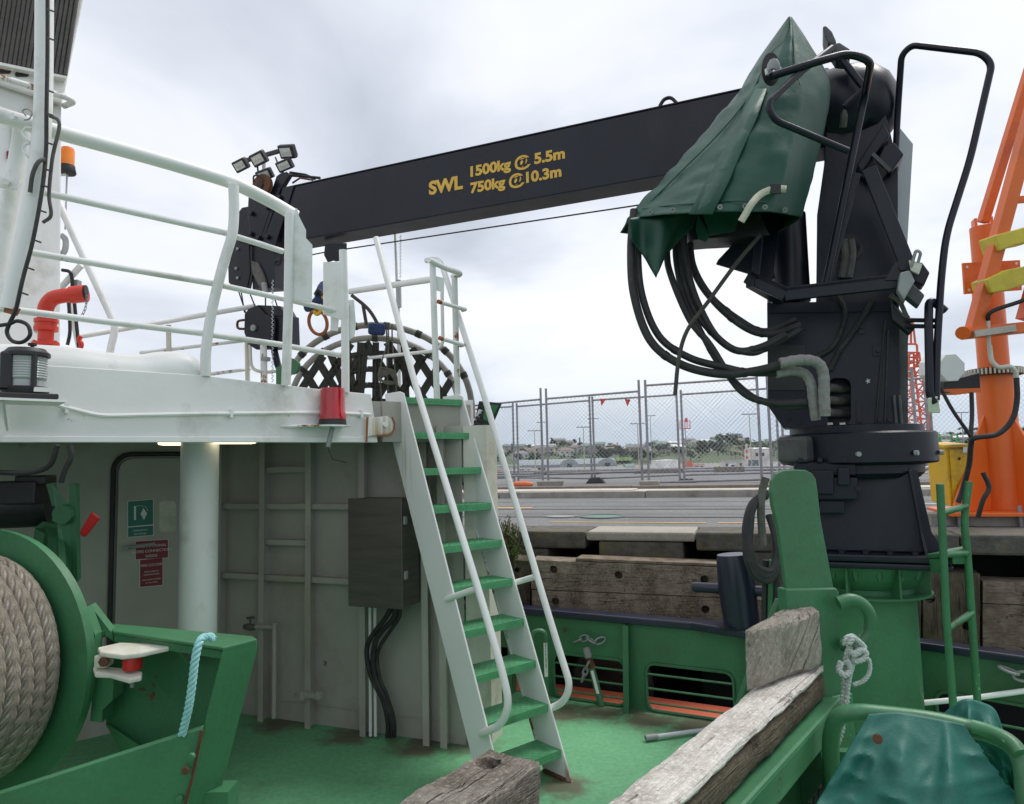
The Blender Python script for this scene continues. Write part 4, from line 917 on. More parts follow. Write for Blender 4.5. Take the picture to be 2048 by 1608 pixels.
# ------------------------------------------------------------------ deckhouse under the upper deck
dh = thing('deckhouse', 'white steel deckhouse with open recess under the upper deck edge', 'deckhouse', (-1.8, 5.3, 0))
W0, W1 = V3((-2.3, 5.505, 0)), V3((-.345, 4.714, 0)); WDn = (W1 - W0).normalized(); WNn = V3((-WDn.y, WDn.x, 0))
def WL(px, py, off=0.0): return VP(px, py, W0 - WNn * off, WDn)
def ws(px, py=1200): p = WL(px, py); return (p - W0).dot(WDn)
def wq(s, z, off=0.0): return V3((W0.x, W0.y, z)) + WDn * s - WNn * off
wl_len = (W1 - W0).length
for a, b in ((ws(440), ws(536)), (ws(536), ws(625)), (ws(625), ws(735)), (ws(735), ws(862)), (ws(862), wl_len)):
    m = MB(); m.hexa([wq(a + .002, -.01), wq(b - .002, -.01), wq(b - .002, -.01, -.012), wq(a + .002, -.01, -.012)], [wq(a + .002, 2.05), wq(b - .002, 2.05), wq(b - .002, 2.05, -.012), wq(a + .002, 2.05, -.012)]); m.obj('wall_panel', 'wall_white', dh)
for k, px in enumerate((450, 536, 628, 735, 858, 892)):
    s = ws(px, 1200); MB().hexa([wq(s - .006, .0, .001), wq(s + .006, .0, .001), wq(s + .006, .0, .085), wq(s - .006, .0, .085)], [wq(s - .006, 2.05, .001), wq(s + .006, 2.05, .001), wq(s + .006, 2.05, .085), wq(s - .006, 2.05, .085)]).obj('stiffener', 'wall_white', dh)
    MB().hexa([wq(s - .006, .0, .087), wq(s + .04, .0, .087), wq(s + .04, .0, .094), wq(s - .006, .0, .094)], [wq(s - .006, 2.05, .087), wq(s + .04, 2.05, .087), wq(s + .04, 2.05, .094), wq(s - .006, 2.05, .094)]).obj('stiffener_flange', 'wall_white', dh)
for py, x0, x1 in ((1008, 440, 735), (1152, 440, 735), (935, 540, 622), (1080, 540, 622)):
    a, b = ws(x0, py), ws(x1, py); z = WL((x0 + x1) / 2, py, .03).z
    MB().hexa([wq(a, z - .004, .002), wq(b, z - .004, .002), wq(b, z - .004, .055), wq(a, z - .004, .055)], [wq(a, z + .004, .002), wq(b, z + .004, .002), wq(b, z + .004, .055), wq(a, z + .004, .055)]).obj('shelf_stiffener', 'wall_white', dh)
    MB().hexa([wq(a, z - .035, .057), wq(b, z - .035, .057), wq(b, z - .035, .063), wq(a, z - .035, .063)], [wq(a, z + .004, .057), wq(b, z + .004, .057), wq(b, z + .004, .063), wq(a, z + .004, .063)]).obj('shelf_lip', 'wall_white', dh)
MB().hexa([wq(ws(560), .13, .002), wq(wl_len, .13, .002), wq(wl_len, .13, .006), wq(ws(560), .13, .006)], [wq(ws(560), .136, .002), wq(wl_len, .136, .002), wq(wl_len, .136, .006), wq(ws(560), .136, .006)]).obj('weld_seam', 'wall_white', dh)
MB().hexa([wq(wl_len + .002, 0, -.03), wq(wl_len + .15, 0, -.08), wq(wl_len + .15, 0, -.25), wq(wl_len + .002, 0, -.25)], [wq(wl_len + .002, 2.05, -.03), wq(wl_len + .15, 2.05, -.08), wq(wl_len + .15, 2.05, -.25), wq(wl_len + .002, 2.05, -.25)]).obj('corner_column', 'cream', dh)
# inner wall with the door, parallel to the deck edge
D0 = V3((W0.x, W0.y, 0))
def DW(px, py, off=0.0): return VP(px, py, D0 - N_ * off, U_)
a = D0 - U_ * 8; MB().hexa([a, D0, D0 + N_ * .012, a + N_ * .012], [p + UP * 2.05 for p in (a, D0, D0 + N_ * .012, a + N_ * .012)]).obj('inner_wall', 'wall_white', dh)  # left end carried on out of view to shade the recess
dr_s0, dr_s1 = (DW(222, 1100) - D0).dot(U_), (DW(405, 1100) - D0).dot(U_)
dq = lambda s, z: V3((D0.x, D0.y, z)) + U_ * s - N_ * .004
zt = DW(300, 908).z
door = MB().prism(rrect(dq, dr_s0 + .03, dr_s1, .12, zt - .03, .09), -N_ * .03).obj('door', 'wall_white', dh, bevel=.006)
MB().tube([p - N_ * .012 for p in rrect(dq, dr_s0, dr_s1 + .03, .09, zt, .11)], .017, 8, closed=True).obj('door_frame', 'rubber', door)
for py in (1092,):
    MB().tube([DW(246, 1096, .06), DW(310, 1088, .07)], .013, 8).obj('handle', 'steel_grey', door); MB().tube([DW(250, 1096, .03), DW(250, 1096, .07)], .02, 8).obj('handle_boss', 'steel_grey', door)
MB().prism(rrect(lambda x, y: DW(x, y, .036), 318, 352, 1002, 1064, 8), -N_ * .004).obj('hatch_cover', 'cream', door)
for (x0, x1, y0, y1, mt, nm) in ((256, 306, 1001, 1051, 'sign_green', 'safety_sign'), (256, 306, 1053, 1072, 'sign_green', 'safety_sign'), (271, 336, 1081, 1117, 'sign_red', 'fire_sign'), (280, 325, 1118, 1172, 'sign_red', 'fire_sign')):
    f = lambda x, y: DW(x, y, .037)
    MB().prism([f(x0, y0 + 2), f(x1, y0 - 2), f(x1, y1 - 2), f(x0, y1 + 2)], -N_ * .002).obj(nm, mt, door)
    MB().prism([DW(x0 - 1.2, y0 + 1, .0365), DW(x1 + 1.2, y0 - 3, .0365), DW(x1 + 1.2, y1 - 1, .0365), DW(x0 - 1.2, y1 + 3, .0365)], -N_ * .0012).obj('sign_border', 'sign_white', door)
f = lambda x, y: DW(x, y, .0405)
MB().prism([f(268, 1012), f(272, 1012), f(272, 1040), f(268, 1040)], -N_ * .001).obj('sign_symbol', 'sign_white', door)
MB().prism([f(287, 1016), f(294, 1027), f(288, 1040), f(281, 1028)], -N_ * .001).obj('sign_symbol', 'sign_white', door)
MB().tube([f(270, 1013), f(280, 1011), f(292, 1014), f(296, 1022)], .0015, 5).obj('sign_symbol', 'sign_white', door)
sxv = U_
for txt, px, py, sz in (('INTERNATIONAL', 303, 1094, .026), ('SHORE CONNECTION', 303, 1104, .026), ('INSIDE', 303, 1114, .026), ('FIRE LOCKER', 303, 1132, .024), ('KEEP CLEAR OF', 303, 1144, .014), ('OBSTRUCTIONS', 303, 1150, .014), ('KEEP DOOR CLOSED', 303, 1160, .013), ('AT ALL TIMES', 303, 1166, .013), ('EMERGENCY', 281, 1062, .016), ('ESCAPE SET', 281, 1069, .016)):
    text_mesh(txt, sz, DW(px, py, .0415), U_, UP, 'sign_white', 'lettering', door, align='CENTER', ext=.0004)
# ceiling, edge plate, upper deck
cl = lambda s, t, z: V3((BPT.x, BPT.y, z)) + U_ * s + N_ * t
MB().hexa([cl(-8, .02, 2.06), cl(.78, .02, 2.06), cl(.78, 4.6, 2.06), cl(-8, 4.6, 2.06)], [cl(-8, .02, 2.2), cl(.78, .02, 2.2), cl(.78, 4.6, 2.2), cl(-8, 4.6, 2.2)]).obj('upper_deck', 'wall_white', dh)  # slab extended unseen to the left to keep sky light off the recess
prof = [(-130, 885), (756, 885), (742, 788), (690, 783), (620, 776), (400, 750), (100, 731), (-130, 716)]
MB().prism([BM(x, y) for x, y in prof], N_ * .018).obj('edge_plate', 'white', dh, bevel=.004)
MB().prism([BM(-130, 872, .001), BM(752, 874, .001), BM(754, 885, .001), BM(-130, 885, .001)], -N_ * .012).obj('edge_bead', 'white', dh, bevel=.004)
MB().hexa([cl(.09, .0, 1.945), cl(.78, .0, 1.945), cl(.78, .03, 1.945), cl(.09, .03, 1.945)], [cl(.09, .0, 2.2), cl(.78, .0, 2.2), cl(.78, .03, 2.2), cl(.09, .03, 2.2)]).obj('edge_return', 'wall_white', dh)
MB().hexa([cl(.782, -.01, 1.93), cl(.80, -.01, 1.93), cl(.80, 4.6, 1.93), cl(.782, 4.6, 1.93)], [cl(.782, -.01, 2.235), cl(.80, -.01, 2.235), cl(.80, 4.6, 2.235), cl(.782, 4.6, 2.235)]).obj('side_plate', 'white', dh)
for s in (-2.6, -1.6, -.6, .3): MB().hexa([cl(s, .05, 1.97), cl(s + .012, .05, 1.97), cl(s + .012, 2.2, 1.97), cl(s, 2.2, 1.97)], [cl(s, .05, 2.058), cl(s + .012, .05, 2.058), cl(s + .012, 2.2, 2.058), cl(s, 2.2, 2.058)]).obj('deck_beam', 'wall_white', dh)
pb = P(395, 1262, 4.25); pb.z = 0
MB().cyl(pb, pb + UP * 2.055, .109, n=36).obj('pillar', 'white', dh)
m = MB(); m.tube(round_path([BM(60, 796, .03), BM(90, 800, .03), BM(120, 812, .025), BM(200, 832, .022), BM(380, 828, .022), BM(640, 825, .022), BM(741, 829, .022)], .05), .011, 8); m.obj('conduit', 'white', dh)
for px, py in ((133, 817), (462, 827), (722, 828)): MB().box(BM(px, py, .018), (.015, .03, .045), U_, N_).obj('conduit_clip', 'white', dh)
for px, py, l_ in ((344, 891, .18), (470, 889, .28)):
    c = P(px, py, 4.35); c.z = 1.988
    lt = thing('deckhead_lamp', ['lit tubular deckhead lamp left of the round white pillar', 'lit tubular deckhead lamp right of the round white pillar'][px > 400], 'lamp', c)
    MB().box(c + UP * .045, (l_ + .04, .1, .03), U_, N_).obj('housing', 'sign_white', lt); MB().lathe([(0.0, -l_ / 2), (.03, -l_ / 2 + .015), (.034, -l_ / 2 + .04), (.034, l_ / 2 - .04), (.03, l_ / 2 - .015), (0.0, l_ / 2)], c - UP * .006, U_, 16).obj('diffuser', 'lamp_on', lt)
a = D0 - U_ * 8; b = a - N_ * 4.0; MB().hexa([a, b, b - U_ * .02, a - U_ * .02], [p + UP * 2.05 for p in (a, b, b - U_ * .02, a - U_ * .02)]).obj('unseen_shade_wall', 'wall_white', dh)  # unseen end wall, added to darken the recess
# cabinet, cables, pipework on the wall
cb0 = thing('steel_cabinet', 'brown stainless steel electrical cabinet mounted on the white wall', 'cabinet', WL(760, 1205))
s0, s1 = (WL(697, 1100, .32) - W0).dot(WDn), (WL(803, 1100, .32) - W0).dot(WDn); z0, z1 = WL(750, 1206, .2).z, WL(750, 996, .2).z
MB().hexa([wq(s0, z0, .09), wq(s1, z0, .09), wq(s1, z0, .3), wq(s0, z0, .3)], [wq(s0, z1, .09), wq(s1, z1, .09), wq(s1, z1, .3), wq(s0, z1, .3)]).obj('body', 'stainless', cb0, bevel=.004)
MB().hexa([wq(s0 - .004, z0 - .004, .301), wq(s1 + .004, z0 - .004, .301), wq(s1 + .004, z0 - .004, .32), wq(s0 - .004, z0 - .004, .32)], [wq(s0 - .004, z1 + .004, .301), wq(s1 + .004, z1 + .004, .301), wq(s1 + .004, z1 + .004, .32), wq(s0 - .004, z1 + .004, .32)]).obj('door', 'stainless', cb0, bevel=.004)
for z in (.3, .8): MB().box(wq(s1 + .012, z0 + (z1 - z0) * z, .29), (.012, .03, .05), WDn, WNn).obj('hinge', 'steel_grey', cb0)
def cable(label, pts, r, mt='rubber', name='cable', cat='cable', n=8, grp=None):
    c = tag(MB().tube(smooth_path(pts, 8), r, n).obj(name, mt), label, cat, grp); return c
cable('thick black cable dropping from the steel cabinet, bowed to the left', [wq(s0 + .26, z0, .2), wq(s0 + .2, z0 - .09, .2), WL(735, 1290, .16), WL(742, 1350, .16), WL(766, 1400, .15), WL(776, 1445, .14), WL(775, 1474, .13)], .017)
cable('thick black cable dropping from the steel cabinet, middle one', [wq(s0 + .28, z0, .22), wq(s0 + .26, z0 - .09, .2), WL(752, 1280, .17), WL(748, 1345, .16), WL(770, 1400, .15), WL(784, 1445, .14), WL(783, 1474, .13)], .018)
cable('thick black cable dropping from the steel cabinet, nearest the ladder', [wq(s0 + .3, z0, .2), wq(s0 + .29, z0 - .09, .19), WL(757, 1300, .15), WL(758, 1350, .15), WL(775, 1395, .14), WL(788, 1440, .13), WL(789, 1474, .12)], .013)
tag(MB().tube([WL(740, 1207, .12), WL(741, 1472, .10)], .011, 10).obj('conduit_pipe', 'white'), 'white vertical conduit beside the black cables, left one', 'conduit')
tag(MB().tube([WL(750, 1207, .12), WL(751, 1472, .10)], .011, 10).obj('conduit_pipe', 'white'), 'white vertical conduit behind the black cables, right one', 'conduit')
tp = thing('water_tap', 'white wall pipe with brass stop tap left of the cabinet', 'tap', WL(550, 1434, .12)); tp['category'] = 'tap'
MB().tube([WL(548, 1436, .11), WL(549, 1246, .11)], .018, 10).obj('riser', 'wall_white', tp); MB().tube([WL(550, 1255, .11), WL(512, 1254, .11)], .016, 10).obj('branch', 'wall_white', tp)
MB().lathe([(.018, -.05), (.024, -.02), (.026, 0), (.024, .02), (.016, .05)], WL(500, 1254, .11), WDn, 12).obj('valve_body', 'tape_wrap', tp); MB().tube([WL(500, 1254, .11), WL(501, 1238, .11)], .008, 8).obj('spindle', 'tape_wrap', tp)
MB().lathe([(.0, -.004), (.03, -.004), (.03, .006), (.0, .008)], WL(501, 1236, .11), UP, 12).obj('handwheel', 'tape_wrap', tp)
ck_ = thing('wall_bracket', 'small white bolted pipe bracket low on the wall stiffener', 'bracket', WL(625, 1392, .1)); MB().box(WL(622, 1390, .115), (.13, .03, .03), WDn, WNn).obj('strap', 'wall_white', ck_)
for px in (606, 638): MB().box(WL(px, 1391, .14), (.025, .03, .05), WDn, WNn).obj('lug', 'wall_white', ck_)
MB().tube([WL(618, 1398, .12), WL(617, 1448, .12)], .005, 6).obj('drain', 'wall_white', ck_)

# ------------------------------------------------------------------ inclined ladder
LF = V3((.277, 4.153, 0)); LT = V3((-.341, 4.823, 2.23)); LWID = .456; LV = (LT - LF) / 2.23   # per metre of height
lz = lambda z, side=1.0: LF + LV * z - U_ * (LWID * (1 - side)) if True else None
lug_pt = BM(770, 890, .03)
mat('white_stringer', (.80, .815, .795), .42, (.74, .75, .73), scale=2.2, bump=.06, bscale=35, rust=.03, rscale=5,
    stains=((tuple(lug_pt + V3((-.02, -.02, -.16))), (5.5, 5.5, 2.2), (.42, .33, .16), (30, 30, 2.0)), (tuple(lug_pt + V3((-.03, 0, -.02))), (14, 14, 7), (.30, .12, .03), (40, 40, 10)), (tuple(LF + V3((0, -.02, .06))), (14, 14, 6), (.26, .10, .03), (40, 40, 12))))
lad = thing('deck_ladder', 'white inclined steel ladder with green chequered treads and pipe handrails', 'ladder', LF)
back = N_ * .255
for side, nm in ((0.0, 'l'), (1.0, 'r')):
    f0, f1 = lz(.0, side) - N_ * .012, lz(2.268, side) - N_ * .012
    pts = [f0 + back * .86, f0 + N_ * .02, f0, lz(2.255, side) - N_ * .012, lz(2.27, side) + N_ * .03, V3((*(lz(2.23, side) + N_ * .23).xy, 2.27)), lz(1.92, side) + back]
    st = MB().prism(pts, U_ * (.012 if side else -.012)).obj('stringer', 'white_stringer', lad, bevel=.003)
    e0, e1 = f0 + back * .86 + UP * .01, lz(1.92, side) + back
    MB().bar(e0, e1, .016, .012, tuple(N_)).obj('edge_strip', 'white_rusty', st)
    MB().box(f0 + N_ * .13 + U_ * (.006 if side else -.006) - UP * -.008, (.06, .17, .016), U_, N_).obj('foot_plate', 'rust', lad)
# tread: folded chequer plate
tm = MB(); tw = LWID - .004
def tq(x, y, z): return V3((0, 0, 0)) - U_ * (tw - x) + N_ * y + UP * z
tm.hexa([tq(0, 0, -.006), tq(tw, 0, -.006), tq(tw, .205, -.006), tq(0, .205, -.006)], [tq(0, 0, 0), tq(tw, 0, 0), tq(tw, .205, 0), tq(0, .205, 0)])
tm.hexa([tq(0, -.003, -.04), tq(tw, -.003, -.04), tq(tw, .003, -.04), tq(0, .003, -.04)], [tq(0, -.003, -.0005), tq(tw, -.003, -.0005), tq(tw, .003, -.0065), tq(0, .003, -.0065)])
cm = MB()
def stud(cx, cy, a, front=False):
    l_, w_ = .013, .0036; ca, sa = math.cos(a), math.sin(a)
    def pt(x, y, h_): 
        X, Y = cx + x * ca - y * sa, cy + x * sa + y * ca
        return tq(X, -.003 - h_, Y) if front else tq(X, Y, h_)
    vs = [pt(-l_, 0, 0), pt(0, -w_, 0), pt(l_, 0, 0), pt(0, w_, 0), pt(-l_ * .6, 0, .0025), pt(l_ * .6, 0, .0025)]
    cm.add(vs, [(0, 1, 5, 4), (1, 2, 5), (2, 3, 4, 5), (3, 0, 4)])
for i in range(19):
    for j in range(8): stud(.016 + i * .0235, .016 + j * .0255, RAD(45 if (i + j) % 2 else -45))
    stud(.016 + i * .0235, -.02, RAD(-55), True)
tread0 = None
for k in range(10):
    z = .16 + .23 * k; p = lz(z, 1.0)
    if tread0 is None:
        lad_org = V3(lad['_org']); tread0 = tm.obj('tread', 'tread_green', None); tm_me = tread0.data; o_off = V3(tread0['_org'])
        ch = cm.obj('chequer_studs', 'tread_green', None); c_off = V3(ch['_org']); c_me = ch.data
        bpy.data.objects.remove(tread0); bpy.data.objects.remove(ch)
    o = bpy.data.objects.new('tread', tm_me); COL.objects.link(o); o.parent = lad; o.location = p + o_off - lad_org
    c = bpy.data.objects.new('chequer_studs', c_me); COL.objects.link(c); c.parent = o; c.location = c_off - o_off; c['kind'] = 'stuff'
    tread0 = o
H1 = lambda px, py: VP(px, py, lz(0, 0.0) - U_ * .035, N_)
H2 = lambda px, py: VP(px, py, lz(0, 1.0) + U_ * .035, N_)
MB().tube(round_path([H1(752, 476), H1(828, 760), H1(963, 1200), H1(1004, 1340), H1(1019, 1408), H1(1003, 1450), H1(962, 1468)], .12, 6), .0205, 14).obj('handrail', 'white', lad)
MB().tube(round_path([H2(853, 521), H2(880, 518), H2(970, 797), H2(1088, 1200), H2(1120, 1305), H2(1141, 1372), H2(1127, 1405), H2(1098, 1418)], .09, 6), .0205, 14).obj('handrail', 'white', lad)
MB().tube([H1(893, 1198), H1(958, 1176)], .018, 12).obj('handrail_stay', 'white', lad); MB().tube([H2(1027, 1166), H2(1076, 1152)], .018, 12).obj('handrail_stay', 'white', lad)
MB().tube([H1(893, 1198) + U_ * .0, H1(893, 1198) - U_ * -.03], .02, 12).obj('stay_boss', 'white', lad)
# hinge lug on the deck edge
lg = thing('ladder_lug', 'rounded white lug plate with rust run pinning the ladder top', 'bracket', BM(760, 860, .03))
pts = [BM(737, 836, .034), BM(775, 832, .034), BM(783, 838, .034), BM(787, 850, .034), BM(785, 862, .034), BM(778, 868, .034), BM(750, 871, .034), BM(733, 873, .034)]
MB().prism(pts, N_ * .012).obj('plate', 'white_stringer', lg, bevel=.003); MB().bolt(BM(770, 849, .036), -N_, .018, .012).obj('bolt', 'white', lg)
MB().tube(smooth_path([BM(784, 834, .036), BM(789, 848, .036), BM(786, 863, .036), BM(776, 871, .036), BM(755, 872, .036)], 4), .005, 6).obj('rust_seam', 'rust_orange', lg)
MB().bar(BM(735, 834, .034), BM(733, 884, .03), .012, .006, tuple(N_)).obj('rust_seam', 'rust_orange', lg)
# things under the top treads: junction box; floodlight on the corner
jb = thing('junction_box', 'grey-white cable junction box under the top tread of the ladder', 'junction box', BM(836, 850, -.05)); MB().box(BM(838, 838, -.06), (.09, .06, .11), U_, N_).obj('body', 'white', jb, bevel=.008); MB().tube([BM(812, 833, -.03), BM(828, 833, -.04)], .01, 8).obj('gland', 'white', jb)
fl0 = thing('flood_lamp', 'black square floodlight with green glass bolted beyond the ladder top', 'floodlight', P(955, 850, 4.95))
c = P(972, 835, 4.95); X = (RGT * .92 + FWD * .38).normalized(); Yv = V3((0, 0, 1)); 
f = lambda x, y, d=4.95: P(x, y, d)
MB().prism([f(958, 802), f(1004, 806), f(985, 852), f(947, 862), f(951, 834)], FWD * .05).obj('housing', 'black', fl0, bevel=.006)
MB().prism([f(968, 808, 4.945), f(998, 810, 4.945), f(980, 845, 4.945), f(966, 838, 4.945)], -FWD * .006).obj('glass', 'glass_panel', fl0)
MB().prism([f(946, 850), f(976, 851), f(981, 866), f(945, 864)], FWD * .12).obj('driver_box', 'black', fl0, bevel=.006)
for k in range(5): MB().bar(P(948 + k * 3.4, 842 - k * 8, 4.93), P(960 + k * 2, 850 - k * 8.5, 4.93), .012, .02).obj('cooling_fin', 'black', fl0)
MB().bar(P(940, 868, 5.0), P(962, 820, 4.92), .03, .012).obj('bracket', 'white', fl0); MB().tube(smooth_path([P(956, 866, 4.97), P(952, 885, 4.97), P(948, 905, 4.97), P(958, 912, 4.97), P(966, 918, 4.97), P(962, 926, 4.97), P(952, 916, 4.97)], 5), .006, 6).obj('cable', 'rubber', fl0)
# =================================================================== fittings on the upper deck
def T(mb_pts, r, n=10): return MB().tube(mb_pts, r, n)
UDZ = 2.2
def B(px, py, off=.0): return BM(px, py, off)
rail = thing('deck_railing', 'white pipe railing with bent stanchions along the upper deck edge', 'railing', B(412, 750, -.03))
Pb = lambda lst, off=-.03: [P(x, y, bd(x0 if False else x, off)) for x, y in lst]
T(smooth_path(Pb([(-60, 212), (100, 260), (300, 315), (440, 357), (480, 372), (540, 402), (592, 432)]), 4), .036, 16).obj('top_rail', 'white', rail)
for pts, r in (([(60, 379), (124, 393), (300, 432), (455, 467)], .0165), ([(462, 470), (520, 488), (566, 503)], .0165), ([(30, 500), (75, 507), (250, 537), (432, 568)], .0165), ([(440, 570), (569, 598)], .0165), ([(584, 601), (686, 625)], .0165), ([(-10, 616), (43, 622), (225, 645), (408, 667)], .0165), ([(412, 668), (568, 690)], .0165), ([(580, 693), (686, 711)], .0165)):
    T(Pb(pts), r, 12).obj('rail', 'white', rail)
T(smooth_path([P(411, 752, 3.79), P(412, 700, 3.79), P(424, 620, 3.8), P(446, 530, 3.82), P(464, 470, 3.84), P(468, 420, 3.85), P(467, 370, 3.85)], 5), .027, 14).obj('stanchion', 'white', rail)
T([P(572, 770, 4.04), P(577, 600, 4.04), P(579, 428, 4.04)], .026, 14).obj('stanchion', 'white', rail)
T([P(691, 785, 4.3), P(690, 630, 4.3), P(686, 500, 4.3)], .024, 14).obj('stanchion', 'white', rail)
MB().prism([P(x, y, 4.05) for x, y in ((583, 424), (594, 416), (598, 432), (612, 460), (612, 476), (625, 490), (624, 605), (586, 600))], N_ * .012).obj('rest_plate', 'white', rail)
MB().prism([P(x, y, 4.28) for x, y in ((648, 524), (690, 524), (686, 640), (648, 628))], N_ * .012).obj('rest_plate', 'white', rail)
MB().prism([P(x, y, 4.32) for x, y in ((690, 600), (708, 600), (712, 650), (709, 672), (699, 680), (690, 680))], N_ * .01).obj('rest_plate', 'white', rail)
MB().prism([P(x, y, 4.33) for x, y in ((663, 628), (678, 630), (676, 662), (662, 660))], N_ * .01).obj('tab_plate', 'white', rail)
# hoop rail at the ladder head
hoop = thing('ladder_head_rail', 'white pipe hoop and posts standing at the head of the ladder', 'railing', P(873, 796, 4.78))
T([P(865, 524, 4.78), P(869, 650, 4.78), P(874, 800, 4.78)], .021, 12).obj('post', 'white', hoop)
T([P(909, 552, 5.0), P(912, 680, 5.0), P(916, 812, 5.0)], .021, 12).obj('post', 'white_rusty', hoop)
T(round_path([P(858, 520, 4.72), P(890, 536, 4.85), P(925, 548, 5.0), P(905, 553, 5.08)], .06), .019, 12).obj('hoop', 'white', hoop)
for a, b in (((876, 603), (930, 619)), ((879, 676), (926, 690))): T([P(*a, 4.7), P(*b, 4.9)], .014, 10).obj('bar', 'white', hoop); T([P(*b, 4.9), P(b[0] - 5, b[1] + 1, 5.0)], .014, 8).obj('bar_end', 'rust_orange', hoop); T([P(*a, 4.698), P(a[0] + 6, a[1] + 2, 4.72)], .0150, 8).obj('bar_end', 'rust_orange', hoop)
MB().prism([P(x, y, 4.8) for x, y in ((871, 552), (889, 556), (888, 585), (872, 580))], N_ * .006).obj('tab_plate', 'white', hoop)
T(round_path([P(884, 585, 5.1), P(886, 690, 5.1), P(868, 702, 5.15), P(700, 720, 5.6)], .06), .013, 10).obj('lower_bar', 'white', hoop)
T([P(700, 583, 5.7), P(868, 558, 5.1)], .024, 12).obj('far_top_bar', 'white', hoop)
# far side railing
fr_ = thing('far_railing', 'thin off-white railing on the far side of the upper deck behind the roll', 'railing', P(494, 760, 5.9))
for a, b, r, mt in (((150, 674, 5.2), (510, 612, 6.3), .022, 'white'), ((280, 706, 5.6), (500, 680, 6.3), .015, 'white_rusty'), ((400, 751, 5.8), (500, 738, 6.3), .015, 'white_rusty')): T([P(*a), P(*b)], r, 10).obj('rail', mt, fr_)
for px, y0, y1, d in ((337, 650, 790, 5.75), (494, 685, 800, 6.2)): T([P(px, y0, d), P(px + 2, y1, d)], .02, 10).obj('post', 'cream', fr_)
T(round_path([P(500, 690, 6.1), P(502, 738, 6.1), P(530, 746, 6.0), P(580, 738, 6.0)], .08), .014, 10).obj('bent_rail', 'cream', fr_)
T(smooth_path([P(115, 400, 5.0), P(170, 520, 5.0), P(222, 632, 5.0), P(229, 660, 5.0), P(221, 700, 5.0), P(214, 760, 5.0)], 5), .025, 12).obj('brace', 'white', fr_)
T([P(118, 580, 5.05), P(163, 530, 5.02)], .022, 10).obj('brace', 'white', fr_); T([P(138, 600, 5.2), P(160, 700, 5.2)], .022, 10).obj('brace', 'white', fr_)
# white padded roll along the deck edge
rl = []; rr = []
for px, py in ((-140, 686), (0, 688), (90, 690), (150, 695), (210, 704), (280, 709), (330, 703), (365, 706), (388, 722), (402, 745), (406, 760)):
    p = P(px, py, bd(px, -.14)); r = .115 if px < 380 else (.09 if px < 395 else .03); p.z -= r; rl.append(p); rr.append(r)
sp = smooth_path(rl, 4); sr = []
for i in range(len(rl) - 1): sr += [rr[i] + (rr[i + 1] - rr[i]) * k / 4 for k in range(4)]
sr.append(rr[-1]); tag(MB().tube(sp, sr, 20).obj('ventilation_trunk', 'white'), 'smooth white rounded ventilation trunk lying behind the deck edge', 'trunk')
# fire hydrant elbow
hb = P(91, 692, 3.62); hy = thing('fire_hydrant', 'bright red fire main elbow with chained cap on the upper deck', 'hydrant', hb)
k = 3.62 / FPX
MB().lathe([(.035, -.14), (.035, 0), (.062, .002), (.062, .018), (.036, .02), (.036, .075), (.055, .078), (.055, .1), (.047, .102), (.047, .118), (.055, .12), (.055, .138), (.036, .14), (.036, .17)], hb, n=20).obj('body', 'red_bright', hy)
T(smooth_path([P(91, 640, 3.62), P(92, 615, 3.62), P(104, 598, 3.62), P(124, 592, 3.62), P(146, 590, 3.62)], 5), .037, 16).obj('elbow', 'red_bright', hy)
T([P(142, 590, 3.62), P(172, 587, 3.63)], .044, 16).obj('coupling', 'red_bright', hy); T([P(171, 587, 3.63), P(174, 587, 3.632)], .043, 16).obj('cap', 'black', hy)
for a in range(8): MB().bolt(hb + V3((math.cos(a * .785) * .05, math.sin(a * .785) * .05, .018)), UP, .007, .008).obj('bolt', 'red_bright', hy)
chain('cap_chain', [P(174, 592, 3.6), P(171, 615, 3.6), P(163, 634, 3.6)], .0018, .016, 'galv', parent=hy)
T(smooth_path([P(160, 700, 3.8), P(163, 688, 3.8), P(158, 680, 3.8), P(162, 672, 3.8)], 4), .012, 8).obj('clip', 'red_bright', hy)
# raked mast pipe with cable, second pipe
rm = thing('raked_mast', 'white raked pipe mast with black cable tied along it', 'mast', P(20, 625, 3.15))
d_ = 3.15
T(smooth_path([P(89, -80, 3.3), P(88, 100, 3.28), P(86, 220, 3.25), P(80, 300, 3.22), P(66, 400, 3.2), P(40, 520, 3.17), P(18, 618, 3.15)], 5), .038, 18).obj('pipe', 'white', rm)
T(smooth_path([P(44, 262, 3.4), P(30, 340, 3.4), P(14, 430, 3.38), P(-4, 540, 3.36), P(-18, 640, 3.35)], 5), .036, 16).obj('rear_pipe', 'white', rm)
T([P(-60, 225, 3.3), P(20, 235, 3.3)], .032, 14).obj('cross_pipe', 'white', rm); MB().lathe([(.03, 0), (.03, .03)], P(28, 237, 3.27), (1, .3, 0), 14).obj('pipe_end', 'rust_orange', rm); MB().bolt(P(32, 236, 3.2), (-.2, -1, 0), .016, .02).obj('bolt', 'white', rm)
T(smooth_path([P(95, -60, 3.2), P(95, 100, 3.2), P(93, 220, 3.19), P(92, 300, 3.18), P(84, 380, 3.15), P(66, 480, 3.12), P(45, 560, 3.1), P(32, 618, 3.1), P(20, 645, 3.1), P(14, 665, 3.1), P(25, 682, 3.1), P(45, 684, 3.1), P(60, 670, 3.1), P(55, 650, 3.1), P(35, 642, 3.1), P(18, 648, 3.1), P(-10, 652, 3.1)], 6), .0085, 8).obj('cable', 'rubber', rm)
for px, py in ((97, 18), (97, 75), (97, 180), (96, 226), (95, 284), (94, 338), (88, 370), (82, 420), (72, 480), (58, 535), (46, 585)): MB().bar(P(px - 4, py, 3.14), P(px + 10, py + 5, 3.18), .006, .006).obj('cable_tie', 'black', rm)
